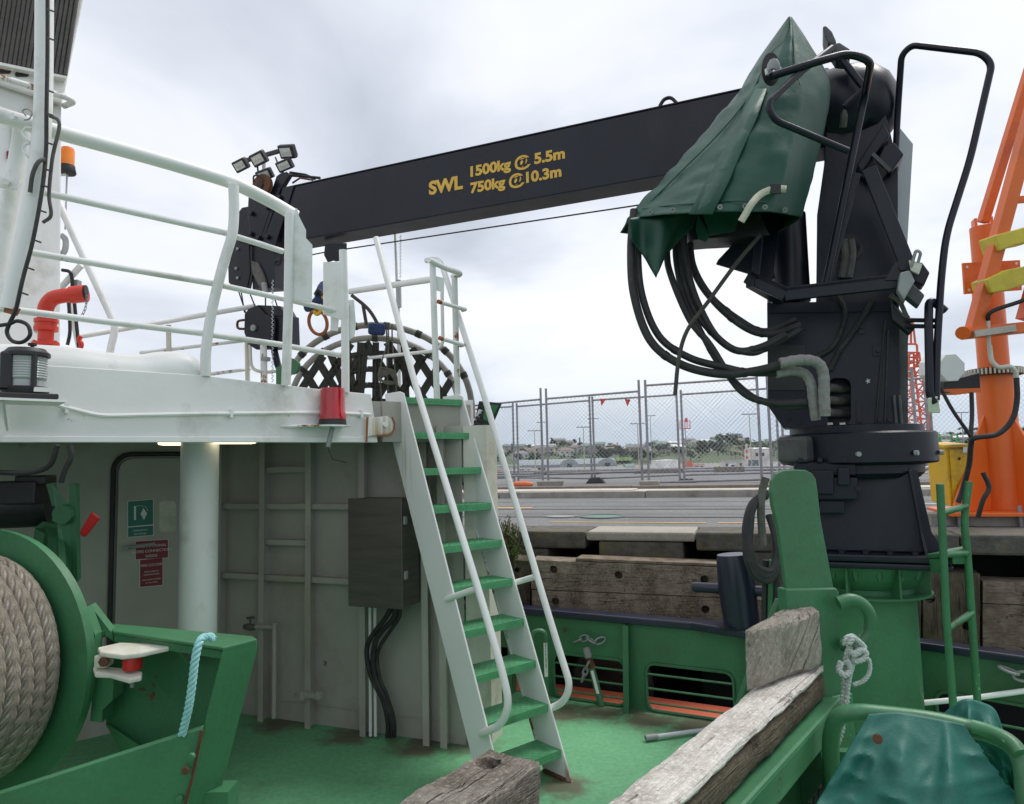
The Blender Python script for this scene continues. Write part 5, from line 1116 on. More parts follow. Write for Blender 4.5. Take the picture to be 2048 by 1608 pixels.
T(smooth_path([P(100, 232, 3.2), P(116, 240, 3.2), P(118, 258, 3.2), P(108, 300, 3.2), P(103, 330, 3.2), P(98, 390, 3.2), P(102, 430, 3.2), P(86, 445, 3.2)], 5), .008, 8).obj('loop_cable', 'tape_wrap', rm)
T(smooth_path([P(90, 318, 3.16), P(76, 325, 3.14), P(65, 350, 3.14), P(60, 385, 3.15)], 5), .009, 8).obj('jumper_cable', 'tape_wrap', rm)
for y0 in (258, 290): T(smooth_path([P(70, y0, 3.22), P(52, y0 - 2, 3.2), P(46, y0 + 10, 3.2), P(58, y0 + 24, 3.2), P(70, y0 + 28, 3.22)], 5), .006, 8).obj('cleat_loop', 'white', rm)
for py, px in ((365, 10), (575, 8)): MB().prism([P(px - 22, py - 12, 3.3), P(px + 30, py - 10, 3.3), P(px + 26, py + 14, 3.3), P(px - 22, py + 8, 3.3)], N_ * .01).obj('lug', 'white', rm); MB().bolt(P(px, py, 3.29), -N_, .016, .014).obj('bolt', 'white', rm)
MB().prism([P(10, 612, 3.13), P(42, 618, 3.13), P(36, 630, 3.13), P(8, 622, 3.13)], N_ * .03).obj('rust_patch', 'rust_orange', rm)
T(smooth_path([P(52, 232, 3.2), P(45, 222, 3.2), P(55, 218, 3.2), P(64, 226, 3.2), P(58, 238, 3.2), P(48, 240, 3.2)], 4), .003, 6).obj('split_ring', 'galv', rm)
# white superstructure block
SD = 4.9; SA = P(122, 400, SD)
def SP(px, py, off=0.0): return VP(px, py, SA - N_ * off, U_)
ss = thing('superstructure', 'white superstructure block with dark corrugated louvre at the frame edge', 'superstructure', V3((SA.x, SA.y, UDZ)))
MB().prism([SP(x, y) for x, y in ((119, 830), (123, 215), (134, 150), (-900, -80), (-900, 700))], N_ * 1.2).obj('wall', 'white', ss, bevel=.01)  # left end stretched out of view to block sky light
MB().prism([SP(x, y, .04) for x, y in ((-300, -130), (176, -60), (166, 0), (137, 148), (128, 192), (121, 208), (-300, 70))], N_ * .035).obj('vent_housing', 'white', ss, bevel=.01)
MB().prism([SP(x, y, .05) for x, y in ((-300, -110), (160, -40), (154, 10), (128, 150), (-300, 40))], N_ * .008).obj('louvre_back', 'black', ss)
for i in range(40):
    x0 = 152 - i * 9.5; 
    if x0 < -160: break
    T([SP(x0 + 10, -60, .055), SP(x0 - 22 + i * .2, 148 - (140 - x0) * .17, .055)], .014, 6).obj('louvre_slat', 'louvre', ss)
MB().prism([SP(x, y, .1) for x, y in ((-300, 62), (133, 152), (132, 157), (-300, 68))], N_ * .06).obj('sill', 'white', ss)
for x in (8, 44): MB().prism(rrect(lambda a, b: SP(a, b, .044), x - 14, x + 14, 137 + x * .17 - 0, 146 + x * .17, 4), -N_ * .004).obj('slot', 'black', ss)
MB().lathe([(0.0, 0), (.05, 0), (.05, .004), (0.0, .005)], SP(10, 127, .044), -N_, 20).obj('maker_plate', 'rust_orange', ss)
T(round_path([SP(-120, 118, .13), SP(60, 172, .13), SP(136, 196, .13), SP(148, 204, .1), SP(128, 212, .0)], .06), .02, 12).obj('grab_rail', 'white_rusty', ss)
MB().prism([SP(x, y, .012) for x, y in ((13, 302), (42, 306), (41, 322), (13, 318))], -N_ * .004).obj('red_label', 'sign_red', ss); MB().prism([SP(x, y, .012) for x, y in ((22, 240), (42, 240), (42, 306), (22, 302))], -N_ * .02).obj('cream_box', 'cream', ss)
T(smooth_path([SP(122, 470, -.1), P(131, 480, 5.0), P(130, 500, 5.0), P(122, 510, 5.0)], 4), .02, 8).obj('vent_bend', 'panel_grey', ss)
T(smooth_path([P(124, 540, 5.0), P(140, 545, 5.0), P(145, 570, 5.0), P(138, 600, 5.0), P(140, 660, 5.0), P(135, 690, 5.0)], 5), .012, 8).obj('hose', 'rubber', ss); MB().box(P(152, 568, 5.05), (.05, .05, .05)).obj('clamp_box', 'steel_grey', ss)
T([P(146, 575, 5.05), P(158, 700, 5.05)], .012, 8).obj('hose_drop', 'rubber', ss)
ob = P(134, 345, 5.1); ot = thing('orange_beacon', 'orange rotating beacon on a thin stalk beside the superstructure', 'beacon', ob)
MB().lathe([(.055, -.01), (.06, 0), (.052, .035), (.05, .05)], ob, n=20).obj('base', 'black', ot); MB().lathe([(.046, .052), (.046, .16), (.04, .18), (0.0, .183)], ob, n=20).obj('lens', 'lens_orange', ot); T([ob - UP * .42, ob - UP * .012], .006, 6).obj('stalk', 'panel_grey', ot); MB().bar(ob + V3((-.12, 0, -.015)), ob + V3((0, 0, -.015)), .03, .01).obj('arm', 'white', ot)
# black stern light on its shelf
nl = P(50, 800, 3.10); ns = thing('stern_light', 'black navigation lamp with ribbed clear lens on a white shelf', 'navigation light', nl)
X, Y = U_, N_
MB().box(nl + UP * .012, (.225, .19, .024), X, Y).obj('base', 'black', ns, bevel=.006)
MB().lathe([(.086, .025), (.092, .05), (.092, .055)], nl, n=28).obj('lower_ring', 'black', ns)
MB().lathe([(.074, .055), (.074, .085), (.079, .09)] + [(.077 + .003 * (i % 2), .09 + i * .0055) for i in range(18)] + [(.074, .19)], nl, n=32).obj('lens', 'lens_clear', ns)
MB().lathe([(.09, .19), (.09, .205), (.078, .215), (.07, .225), (.03, .23), (.0, .23)], nl, n=28).obj('cap', 'black', ns)
for a in (-2.5, -.62): 
    c = nl + V3((math.cos(a) * .085, math.sin(a) * .085, .12)); MB().box(c, (.016, .016, .15)).obj('frame_bar', 'black', ns)
MB().box(nl - U_ * .075 + UP * .12, (.045, .12, .16), X, Y).obj('rear_housing', 'black', ns, bevel=.006); MB().lathe([(.008, .228), (.008, .24), (.017, .241), (.017, .252), (.0, .254)], nl + U_ * .02, n=12).obj('knob', 'black', ns)
MB().box(nl + U_ * .05 - N_ * .092 + UP * .04, (.06, .002, .02), X, Y).obj('label_plate', 'sign_white', ns)
sh_ = thing('lamp_shelf', 'white triangular bracket shelf carrying the stern light', 'bracket', B(40, 860)); MB().hexa([nl + p for p in (-U_ * .16 - N_ * .12 - UP * .012, U_ * .14 - N_ * .1 - UP * .012, U_ * .14 + N_ * .13 - UP * .012, -U_ * .16 + N_ * .13 - UP * .012)], [nl + p for p in (-U_ * .16 - N_ * .12 - UP * .002, U_ * .14 - N_ * .1 - UP * .002, U_ * .14 + N_ * .13 - UP * .002, -U_ * .16 + N_ * .13 - UP * .002)]).obj('shelf', 'white', sh_)
a0 = nl - U_ * .09 + N_ * .13 - UP * .014; MB().prism([a0, a0 - N_ * .22, V3((*(B(12, 862)).xy, B(12, 862).z))], U_ * .01).obj('gusset', 'white', sh_)
# red beacon
rb_ = P(665, 850, 4.16); rt = thing('red_beacon', 'red domed warning beacon on a rusty bracket at the deck edge', 'beacon', rb_)
MB().lathe([(.082, .0), (.08, .012), (.078, .03)], rb_, n=28).obj('base', 'black', rt); MB().lathe([(.079, .032), (.077, .07), (.073, .075), (.071, .2), (.066, .216), (.0, .222)], rb_, n=32).obj('dome', 'lens_red', rt)
MB().prism([rb_ - U_ * .2 - N_ * .0 - UP * .012, rb_ - U_ * .05 - N_ * .09 - UP * .012, rb_ + U_ * .08 - N_ * .085 - UP * .012, rb_ + U_ * .1 + N_ * .11 - UP * .012, rb_ - U_ * .2 + N_ * .11 - UP * .012], UP * .01).obj('bracket', 'white_rusty', rt); T([rb_ - UP * .015, rb_ - UP * .05 - U_ * .01, rb_ - UP * .13 - U_ * .03], .014, 10).obj('gland', 'steel_grey', rt); T([rb_ - UP * .13 - U_ * .03, rb_ - UP * .2, P(692, 925, 4.3)], .003, 5).obj('wire', 'rubber', rt)
T([P(560, 853, 4.03), P(632, 851, 4.1)], .009, 8).obj('conduit_stub', 'white', rt)

# ------------------------------------------------------------------ rescue net cradle (arched tubes with webbing)
nc = P(762, 800, 5.65); net = thing('rescue_cradle', 'arched rescue net of grey tubes and black webbing behind the ladder head', 'rescue net', V3((nc.x, nc.y, UDZ)))
def arch(d, cx, x0, x1, yt, yb, n=28):
    pts = []
    for i in range(n + 1):
        a = math.pi * (1 - i / n); x = cx + math.cos(a) * ((cx - x0) if math.cos(a) < 0 else (x1 - cx)); y = yb - math.sin(a) ** .85 * (yb - yt); pts.append(P(x, y, d))
    return pts
out_ = arch(5.75, 745, 560, 945, 650, 838); inn_ = arch(5.5, 745, 578, 920, 676, 838)
T(out_, .026, 12).obj('outer_tube', 'pvc', net); T(inn_, .024, 12).obj('inner_tube', 'pvc', net)
for i in range(3, 26, 3):
    for p, q, r in ((out_[i], out_[i + 1], .031), (inn_[i - 1], inn_[i], .03)): T([p, p.lerp(q, .55)], r, 10).obj('binding', 'netting', net)
def npt(x, y): return P(x, y, 5.48)
def inside(x, y):
    a = (x - 748) / (176 if x > 748 else 172); return abs(a) < 1 and y > 838 - (1 - a * a) ** .46 * 156 and y < 842
def strap(p, q, w=.06):
    n_ = 60; run = None
    for i in range(n_ + 1):
        t = i / n_; x = p[0] + (q[0] - p[0]) * t; y = p[1] + (q[1] - p[1]) * t; ok = inside(x, y)
        if ok and run is None: run = (x, y)
        if run is not None and (not ok or i == n_):
            if abs(x - run[0]) + abs(y - run[1]) > 12: MB().bar(npt(*run), npt(x, y), w, .007, tuple(FWD)).obj('web_strap', 'netting', net); MB().bar(npt(*run) - FWD * .005, npt(x, y) - FWD * .005, .008, .003, tuple(FWD)).obj('web_stitching', 'stitching', net)
            run = None
for x in (722, 752, 778, 806): strap((x, 660), (x + (x - 760) * .2, 845), .05)
for y in (706, 738, 770, 802): strap((690, y + 8), (735, y), .045); strap((735, y), (790, y + 2), .045)
for k in range(-2, 6):
    x0 = 800 + k * 42; strap((x0, 660), (x0 + 118, 842)); strap((x0 + 122, 660), (x0 + 10, 842))
for k in range(-3, 4):
    x0 = 610 + k * 40; strap((x0 + 110, 660) if x0 + 110 < 720 else (720, 660 + (x0 - 610) * 1.3), (x0 - 8, 842)); strap((x0, 680), (min(x0 + 100, 716), 842))
tag(MB().bar(npt(742, 660) - FWD * .1, npt(775, 662) - FWD * .1, .06, .09, tuple(UPV)).obj('blue_lashing', 'blue_web', bevel=.02), 'blue webbing lashing wrapped round the top of the rescue net', 'strap')
cl_ = thing('cord_coil', 'coil of grey cord hanging on the rescue net', 'cord', npt(775, 770))
for k in range(9):
    x0 = 758 + k * 1.5; MB().tube(smooth_path([P(760 + k * 3, 735 + k * 1.2, 5.4), P(788 + k * .6, 742 + k * 3.5, 5.38), P(792, 765, 5.38), P(770 - k, 766 - k * .6, 5.38), P(757, 750 + k, 5.4)], 4), .0075, 6, closed=True).obj('turn', 'cord', cl_)
for x0, x1 in ((772, 760), (776, 774), (784, 790)): T(smooth_path([P(x0, 648, 5.4), P(x0 + 1, 690, 5.4), P(x1, 740, 5.4), P(x1 + 4, 805, 5.42)], 4), .006, 6).obj('fall', 'cord', cl_)
for pts in ([(703, 590), (738, 620), (762, 660)], [(726, 610), (733, 650)], [(703, 640), (680, 600), (672, 560)]): cable('dark grey webbing strap strung above the rescue net', [P(x, y, 5.6) for x, y in pts], .014, 'webbing_dark', 'strap', 'strap', grp='straps above the rescue net')
# sling with orange master link
lk = thing('master_link', 'rust-orange oval lifting link on a blue and yellow sling', 'lifting link', P(636, 668, 4.5))
ring = [P(636 + math.cos(a) * 18 + math.sin(a) * 3, 645 + math.sin(a) * 24, 4.5) for a in [2 * math.pi * i / 28 for i in range(28)]]
MB().tube(ring, .011, 10, closed=True).obj('link', 'rust_orange', lk)
MB().tube(smooth_path([P(628, 622, 4.5), P(634, 628, 4.5), P(641, 622, 4.5), P(640, 605, 4.5), P(646, 592, 4.5)], 4), .014, 8).obj('hook', 'yellow', lk)
MB().tube(smooth_path([P(614, 615, 4.55), P(628, 612, 4.52), P(640, 600, 4.52), P(645, 585, 4.55), P(650, 572, 4.6)], 4), [.03] * 5 + [.04] * 5 + [.045] * 5 + [.04] * 2, 10).obj('sling', 'blue_web', lk); MB().tube(smooth_path([P(630, 590, 4.48), P(637, 580, 4.48), P(645, 590, 4.48)], 4), .012, 8).obj('shackle', 'black', lk)
gt = thing('green_cleat', 'small green steel arm standing behind the railing by the net', 'bracket', P(565, 800, 5.2)); MB().prism([P(x, y, 5.2) for x, y in ((552, 770), (552, 735), (562, 730), (568, 738), (568, 772))], FWD * .05).obj('arm', 'green', gt); MB().lathe([(.06, -.03), (.06, .03)], P(583, 733, 5.2), FWD, 18).obj('disc', 'green', gt)
an = thing('whip_aerial', 'tall white segmented whip aerial beside the ladder head', 'aerial', P(797, 800, 6.2))
T([P(790, 465, 6.2), P(797, 640, 6.2), P(800, 860, 6.2)], [.01, .016, .02], 10).obj('mast', 'white', an); T([P(797, 560, 6.19), P(798, 615, 6.19)], .024, 10).obj('sleeve', 'panel_grey', an)
cpts = [P(801 + 2 * math.sin(i * 2.1), 470 + i * 2.2, 6.15) for i in range(40)]; T(cpts, .004, 5).obj('curly_lead', 'white', an)
an2 = thing('mast_stub', 'rust-streaked white pipe mast behind the hook block', 'mast', P(530, 800, 6.0)); T([P(527, 690, 6.0), P(530, 860, 6.0)], .028, 12).obj('pipe', 'white_rusty', an2); MB().lathe([(.04, 0), (.04, .03)], P(531, 722, 6.0), UP, 14).obj('collar', 'steel_grey', an2)
cpts = [P(545 + 2.2 * math.sin(i * 1.9), 560 + i * 2.4, 6.0) for i in range(86)]; T(cpts, .004, 5).obj('curly_lead', 'panel_grey', an2)
# =================================================================== navy deck crane
CC = P(1737, 1300, 4.22); CC.z = 0
EX = V3((.92, -.392, 0)).normalized(); EY = V3((-EX.y, EX.x, 0))
def CR(px, py, off=0.0): return VP(px, py, CC + EY * off, EX)
def c3(x, y, z): return V3((CC.x, CC.y, 0)) + EX * x + EY * y + UP * z
pd = thing('crane_pedestal', 'green round steel pedestal with flared flange carrying the navy crane', 'pedestal', CC)
Rp = .272
MB().lathe([(Rp + .05, 0), (Rp + .05, .015), (Rp, .016), (Rp, 1.03), (Rp + .015, 1.04), (Rp + .06, 1.16), (Rp + .06, 1.165)], CC, n=56).obj('column', 'green', pd)
MB().lathe([(Rp + .08, .985), (Rp + .085, .99), (Rp + .085, 1.0), (Rp, 1.002)], CC, n=56).obj('collar', 'green', pd)
for a in range(16):
    an_ = a * math.pi / 8 + .2; p = CC + V3((math.cos(an_) * .31, math.sin(an_) * .31, 1.11)); MB().bolt(p, UP, .02, .05).obj('nut', 'green', pd); MB().tube([p - UP * .02, p + UP * .06], .011, 8).obj('stud', 'green', pd)
for a in range(8):
    an_ = a * math.pi / 4 + .1; dv = V3((math.cos(an_), math.sin(an_), 0)); p = CC + dv * Rp; MB().prism([p + UP * .99, p + dv * .08 + UP * .992, p + dv * .08 + UP * 1.165, p + UP * 1.165], dv.cross(UP) * .012).obj('gusset', 'green', pd)
cr = thing('deck_crane', 'navy blue hydraulic deck crane with long boom folded over the upper deck', 'crane', c3(0, 0, 1.17))
hp_ = .41
for z0, z1 in ((1.17, 1.205), (1.208, 1.25)): MB().hexa([c3(-hp_, -hp_, z0), c3(hp_, -hp_, z0), c3(hp_, hp_, z0), c3(-hp_, hp_, z0)], [c3(-hp_, -hp_, z1), c3(hp_, -hp_, z1), c3(hp_, hp_, z1), c3(-hp_, hp_, z1)]).obj('base_plate', 'navy', cr, bevel=.012)
for i in range(7):
    for s, ax in ((-1, 0), (1, 0), (0, -1), (0, 1)):
        t = -.36 + i * .12; p = c3(s * .375 if s else t, t if s else ax * .375, 1.25); MB().bolt(p, UP, .024, .016).obj('bolt', 'navy', cr)
b0, b1 = .30, .26
MB().hexa([c3(-b0, -b0, 1.25), c3(b0, -b0, 1.25), c3(b0, b0, 1.25), c3(-b0, b0, 1.25)], [c3(-b1, -b1, 1.72), c3(b1, -b1, 1.72), c3(b1, b1, 1.72), c3(-b1, b1, 1.72)]).obj('tower', 'navy', cr, bevel=.01)
for sx_, sy_ in ((1, -1), (1, 1), (-1, -1), (-1, 1)):
    for axx in (0, 1):
        o0 = c3(sx_ * b0, sy_ * b0, 1.25); o1 = c3(sx_ * b1, sy_ * b1, 1.70); dv = EX * sx_ if axx == 0 else EY * sy_; th = (EY * sy_ if axx == 0 else EX * sx_) * -.014
        MB().prism([o0, o0 + dv * .10, o0.lerp(o1, .25) + dv * .045, o1 + dv * .03, o1], th).obj('corner_fin', 'navy', cr)
MB().lathe([(.33, 1.66), (.36, 1.69), (.36, 1.735), (.425, 1.745), (.435, 1.755), (.435, 1.915), (.425, 1.925), (.37, 1.928), (.37, 1.965), (.34, 1.97)], c3(0, 0, 0), n=64).obj('slew_ring', 'navy', cr)
MB().hexa([c3(-.44, -.3, 1.76), c3(-.28, -.44, 1.76), c3(-.2, -.3, 1.76), c3(-.36, -.2, 1.76)], [c3(-.44, -.3, 1.91), c3(-.28, -.44, 1.91), c3(-.2, -.3, 1.91), c3(-.36, -.2, 1.91)]).obj('slew_gearbox', 'navy_grey', cr, bevel=.02)
for a in (-.9, -1.6, -.3): p = c3(math.cos(a) * .44, math.sin(a) * .44, 1.80); MB().tube([p, p + V3((math.cos(a), math.sin(a), 0)) * .02], .014, 8).obj('grease_nipple', 'steel_grey', cr)
# swing motor hanging below the ring
mo = CR(1680, 960, -.37)
mt_ = thing('slew_motor', 'navy slewing motor block bolted under the crane ring', 'motor', mo - UP * .2); mt_['category'] = 'motor'
for x0, x1, y0, y1, o, dp in ((1588, 1712, 924, 952, -.40, .16), (1600, 1716, 955, 1000, -.42, .16), (1640, 1690, 1000, 1028, -.4, .12), (1675, 1700, 935, 972, -.46, .05), (1622, 1668, 940, 990, -.45, .04)): MB().prism([CR(x0, y0, o), CR(x1, y0, o), CR(x1, y1, o), CR(x0, y1, o)], EY * dp).obj('casting', 'navy', mt_, bevel=.01)
for x, y in ((1600, 920), (1640, 920), (1690, 920), (1640, 978), (1716, 977), (1625, 948)): MB().tube([CR(x, y, -.44), CR(x, y, -.40)], .014, 8).obj('bolt', 'navy', mt_)
# column
front = [(1566, 856), (1536, 812), (1534, 606), (1798, 600), (1800, 856)]
cutplate('column_front', [CR(x, y, -.25) for x, y in front], [rrect(lambda a, b: CR(a, b, -.25), 1655, 1702, 756, 850, 16)], EY * .02, 'navy', cr)
MB().prism([CR(x, y, -.10) for x, y in front], EY * .35).obj('column_body', 'navy', cr)
for e_ in ((1536, 812, 1534, 606), (1800, 856, 1798, 600), (1566, 856, 1536, 812)):
    MB().prism([CR(e_[0], e_[1], -.229), CR(e_[2], e_[3], -.229), CR(e_[2], e_[3], -.229) + EY * .125, CR(e_[0], e_[1], -.229) + EY * .125], EX * (.012 if e_[0] < 1600 else -.012)).obj('column_side', 'navy', cr)
MB().prism([CR(1792, 856, -.2), CR(1816, 856, -.2), CR(1816, 640, -.2), CR(1792, 610, -.2)], EY * .36).obj('side_panel', 'navy_grey', cr)
MB().prism([CR(x, y, -.26) for x, y in ((1536, 690), (1610, 690), (1610, 780), (1536, 780))], EY * .008).obj('cover_plate', 'black', cr)
for x0, x1, y0, y1 in ((1716, 1732, 640, 668), (1590, 1612, 640, 660), (1745, 1768, 690, 712), (1712, 1724, 800, 846)): MB().prism([CR(x0, y0, -.258), CR(x1, y0, -.258), CR(x1, y1, -.258), CR(x0, y1, -.258)], EY * .006).obj('lug_plate', 'navy', cr, bevel=.002)
for x, y in ((1724, 654), (1601, 650), (1756, 701), (1578, 836), (1720, 840), (1760, 840), (1780, 840), (1600, 846)): MB().bolt(CR(x, y, -.26), -EY, .013, .012).obj('bolt', 'navy', cr)
MB().prism([CR(x, y, -.262) for x, y in ((1538, 606), (1796, 601), (1796, 622), (1538, 626))], EY * .01).obj('stiffening_band', 'navy', cr, bevel=.002)
for x0, y0, x1, y1 in ((1770, 640, 1752, 845), (1776, 660, 1770, 845)): T([CR(x0, y0, -.262), CR(x1, y1, -.262)], .006, 6).obj('grease_line', 'rubber', cr)
T(smooth_path([CR(1650, 560, -.3), CR(1690, 620, -.29), CR(1668, 690, -.28), CR(1620, 720, -.27)], 5), .014, 8).obj('small_hose', 'rubber', cr); T(smooth_path([CR(1745, 600, -.3), CR(1715, 650, -.29), CR(1680, 700, -.28), CR(1660, 740, -.27)], 5), .016, 8).obj('small_hose', 'rubber', cr)
MB().prism([CR(1736 + math.cos(a) * (6 if i % 2 else 2.5), 762 + math.sin(a) * (6 if i % 2 else 2.5), -.2525) for i, a in enumerate([2 * math.pi * k / 10 for k in range(10)])], EY * .002).obj('paint_chip', 'panel_grey', cr)
# rams and upper column
for px, w, o in ((1582, 39, -.1), (1549, 15, .05)):
    a = CR(px, 605, o); b = up_to(a, 432); MB().tube([a, b], w / 2 / FPX * 4.2 * (2 if w > 20 else 1.6) * .5 * 1.9 if False else w * 4.2 / FPX, 20).obj('ram', 'navy', cr)
MB().prism([CR(x, y, -.2) for x, y in ((1632, 606), (1634, 430), (1648, 330), (1655, 160), (1690, 132), (1740, 150), (1775, 240), (1796, 330), (1796, 606))], EY * .03).obj('cheek_plate', 'navy', cr, bevel=.004)
MB().prism([CR(x, y, .12) for x, y in ((1640, 606), (1642, 430), (1650, 330), (1660, 160), (1690, 132), (1740, 150), (1775, 240), (1796, 330), (1796, 606))], EY * .03).obj('cheek_plate', 'navy', cr, bevel=.004)
MB().prism([CR(x, y, -.165) for x, y in ((1700, 606), (1720, 330), (1796, 330), (1796, 606))], EY * .28).obj('column_web', 'navy', cr)
MB().prism([CR(x, y, .2) for x, y in ((1795, 250), (1826, 288), (1814, 500), (1795, 612))], EY * .02).obj('grey_panel', 'panel_grey', cr)
dc = CR(1684, 226, -.02)
MB().lathe([(.0, -.05), (.262, -.05), (.275, -.04), (.275, .04), (.262, .13), (.225, .22), (.16, .285), (.08, .318), (0.0, .325)], dc, (EX * .96 - EY * .28).normalized(), 44).obj('winch_drum', 'navy', cr)
MB().lathe([(.262, -.07), (.29, -.07), (.29, -.045), (.262, -.045)], dc, (EX * .96 - EY * .28).normalized(), 44).obj('drum_flange', 'navy', cr)
MB().tube([CR(1673, 192, -.27), CR(1673, 192, -.19)], .032, 16).obj('pivot_pin', 'rust', cr); MB().tube([CR(1673, 192, -.262), CR(1673, 192, -.19)], .045, 16).obj('pin_collar', 'white', cr)
MB().lathe([(.0, 0), (.05, 0), (.05, .02), (.0, .02)], CR(1692, 225, -.215), EY, 14).obj('port_hole', 'black', cr); MB().tube(smooth_path([CR(1690, 210, -.26), CR(1688, 235, -.26), CR(1686, 255, -.24)], 4), .022, 8).obj('hose_elbow', 'tape_wrap', cr)
for x, y in ((1695, 492), (1700, 500)): MB().lathe([(.0, 0), (.07, 0), (.07, .012), (.0, .012)], CR(x, y, -.212), EY, 20).obj('port_hole', 'black', cr)
for x in (1688, 1702): MB().tube(smooth_path([CR(x, 480, -.24), CR(x + 3, 510, -.25), CR(x - 4, 555, -.24)], 4), .022, 8).obj('hose_elbow', 'tape_wrap', cr)
# boxes at the back of the drum
for pts, o, dp, mt in (([(1713, 330), (1768, 245), (1780, 270), (1722, 345)], -.3, .2, 'navy'), ([(1768, 290), (1790, 285), (1808, 308), (1782, 345), (1755, 320)], -.28, .25, 'navy'), ([(1742, 310), (1778, 342), (1750, 372), (1718, 350)], -.26, .2, 'black')): MB().prism([CR(x, y, o) for x, y in pts], EY * dp).obj('valve_housing', mt, cr, bevel=.008)
MB().bar(CR(1745, 308, -.32), CR(1780, 342, -.32), .02, .02).obj('housing_strap', 'navy_grey', cr)
# operator guard frame of flat bar and tube
OG = -.62
gd = lambda lst, o=OG: [CR(x, y, o) for x, y in lst]
def fbar(a, b, w, o=OG, th=.03, mt='navy', nm='guard_bar'):
    A, Bp_ = CR(*a, o), CR(*b, o); d = (Bp_ - A).normalized(); s = d.cross(EY).normalized() * w / 2
    MB().prism([A + s, Bp_ + s, Bp_ - s, A - s], EY * th).obj(nm, mt, cr, bevel=.004)
fbar((1738, 335), (1818, 535), .072); fbar((1752, 372), (1836, 560), .03, OG + .15)
fbar((1493, 552), (1572, 588), .075); fbar((1570, 588), (1810, 560), .075)
MB().prism(gd([(1495, 540), (1570, 574), (1810, 545), (1810, 553), (1570, 582), (1495, 548)], OG), EY * .09).obj('guard_ledge', 'navy', cr)
fbar((1523, 420), (1510, 560), .045); fbar((1520, 440), (1548, 555), .016, OG + .2)
fbar((1712, 345), (1652, 565), .05, OG + .06)
MB().prism(gd([(1790, 525), (1822, 512), (1822, 560), (1770, 560)], OG - .01), EY * .012).obj('corner_plate', 'navy', cr); MB().bolt(CR(1805, 535, OG - .01), -EY, .02, .014).obj('bolt', 'navy', cr)
for s in (0, 1): MB().bar(CR(1500 if s else 1812, 565 if s else 560, OG), CR(1560 if s else 1797, 600, -.25), .05, .05).obj('guard_arm', 'navy', cr)
MB().prism([CR(x, y, -.45) for x, y in ((1478, 475), (1518, 420), (1560, 430), (1545, 560), (1500, 548), (1432, 528), (1436, 520))], EY * .02).obj('splash_plate', 'navy', cr)
T(round_path([P(1544, 152, 3.52), P(1632, 124, 3.48), P(1698, 106, 3.5), P(1742, 122, 3.52), CR(1730, 190, -.6), CR(1690, 380, -.6), CR(1652, 566, -.58)], .1, 6), .0195, 14).obj('guard_tube', 'navy', cr)
T(round_path([P(1664, 96, 3.62), P(1600, 145, 3.5), P(1534, 208, 3.42), P(1548, 240, 3.42), P(1696, 302, 3.46)], .1, 6), .0165, 14).obj('guard_tube', 'navy', cr)
T([CR(1668, 100, -.42), CR(1728, 175, -.42), CR(1690, 215, -.4)], .022, 10).obj('seat_stay', 'navy', cr)
for pts in ([(1645, 52), (1652, 50), (1664, 62), (1673, 82), (1668, 90), (1656, 86), (1648, 70)], [(1660, 86), (1680, 84), (1702, 98), (1700, 106), (1672, 104)]): MB().prism([CR(x, y, -.48) for x, y in pts], EY * .2).obj('seat_pad', 'navy_grey', cr, bevel=.02)
hk = lambda lst: [P(x, y, d) for x, y, d in lst]
T(round_path(hk([(1790, 330, 4.25), (1796, 215, 4.2), (1803, 110, 4.1), (1824, 90, 4.05), (1962, 106, 3.8), (1984, 128, 3.78), (1940, 320, 3.75), (1892, 470, 3.72), (1882, 560, 3.7), (1874, 700, 3.68), (1872, 800, 3.66)]), .1, 6), .018, 14).obj('access_hoop', 'navy', cr)
T(round_path(hk([(1890, 622, 3.72), (1858, 596, 3.72), (1857, 640, 3.7), (1860, 790, 3.66), (1868, 806, 3.66)]), .05, 5), .021, 12).obj('access_bar', 'navy', cr)
for y0, y1 in ((640, 641), (652, 653)): T([P(1812, y0, 3.8), P(1880, y1, 3.7)], .012, 8).obj('hoop_stay', 'navy', cr)
tag(MB().hexa([P(1856, 826, 3.66), P(1881, 826, 3.66), P(1881, 826, 3.76), P(1856, 826, 3.76)], [P(1854, 796, 3.64), P(1876, 792, 3.64), P(1876, 792, 3.76), P(1854, 796, 3.76)]).obj('wood_block', 'cream', bevel=.006), 'small wooden block jammed at the foot of the navy access hoop', 'block')
# control pendant cluster at right of the frame
for pts, o, dp, mt in (([(1800, 545), (1820, 540), (1830, 562), (1808, 600), (1795, 580)], -.74, .08, 'steel_grey'), ([(1820, 520), (1845, 525), (1860, 545), (1848, 572), (1822, 560)], -.66, .12, 'navy'), ([(1815, 555), (1850, 590), (1838, 612), (1810, 590)], -.7, .1, 'navy_grey'), ([(1780, 600), (1815, 640), (1832, 655), (1820, 668), (1785, 640)], -.5, .08, 'black')): MB().prism([CR(x, y, o) for x, y in pts], EY * dp).obj('lever_box', mt, cr, bevel=.008)
T(round_path([CR(1822, 535, -.74), CR(1832, 500, -.76), CR(1842, 505, -.76), CR(1836, 525, -.74)], .02), .008, 8).obj('shackle_bow', 'galv', cr)
MB().prism([CR(x, y, -.745) for x, y in ((1818, 520), (1845, 528), (1838, 548), (1822, 540))], EY * .02).obj('tag_plate', 'cream', cr)
T(smooth_path([CR(1780, 590, -.55), CR(1800, 605, -.55), CR(1812, 630, -.52), CR(1822, 645, -.5)], 4), .012, 8).obj('lever_rod', 'tape_wrap', cr)
for x in (1788, 1799): T([CR(x, 790, -.28), CR(x + 5, 852, -.28)], .008, 8).obj('pin_rod', 'navy_grey', cr)

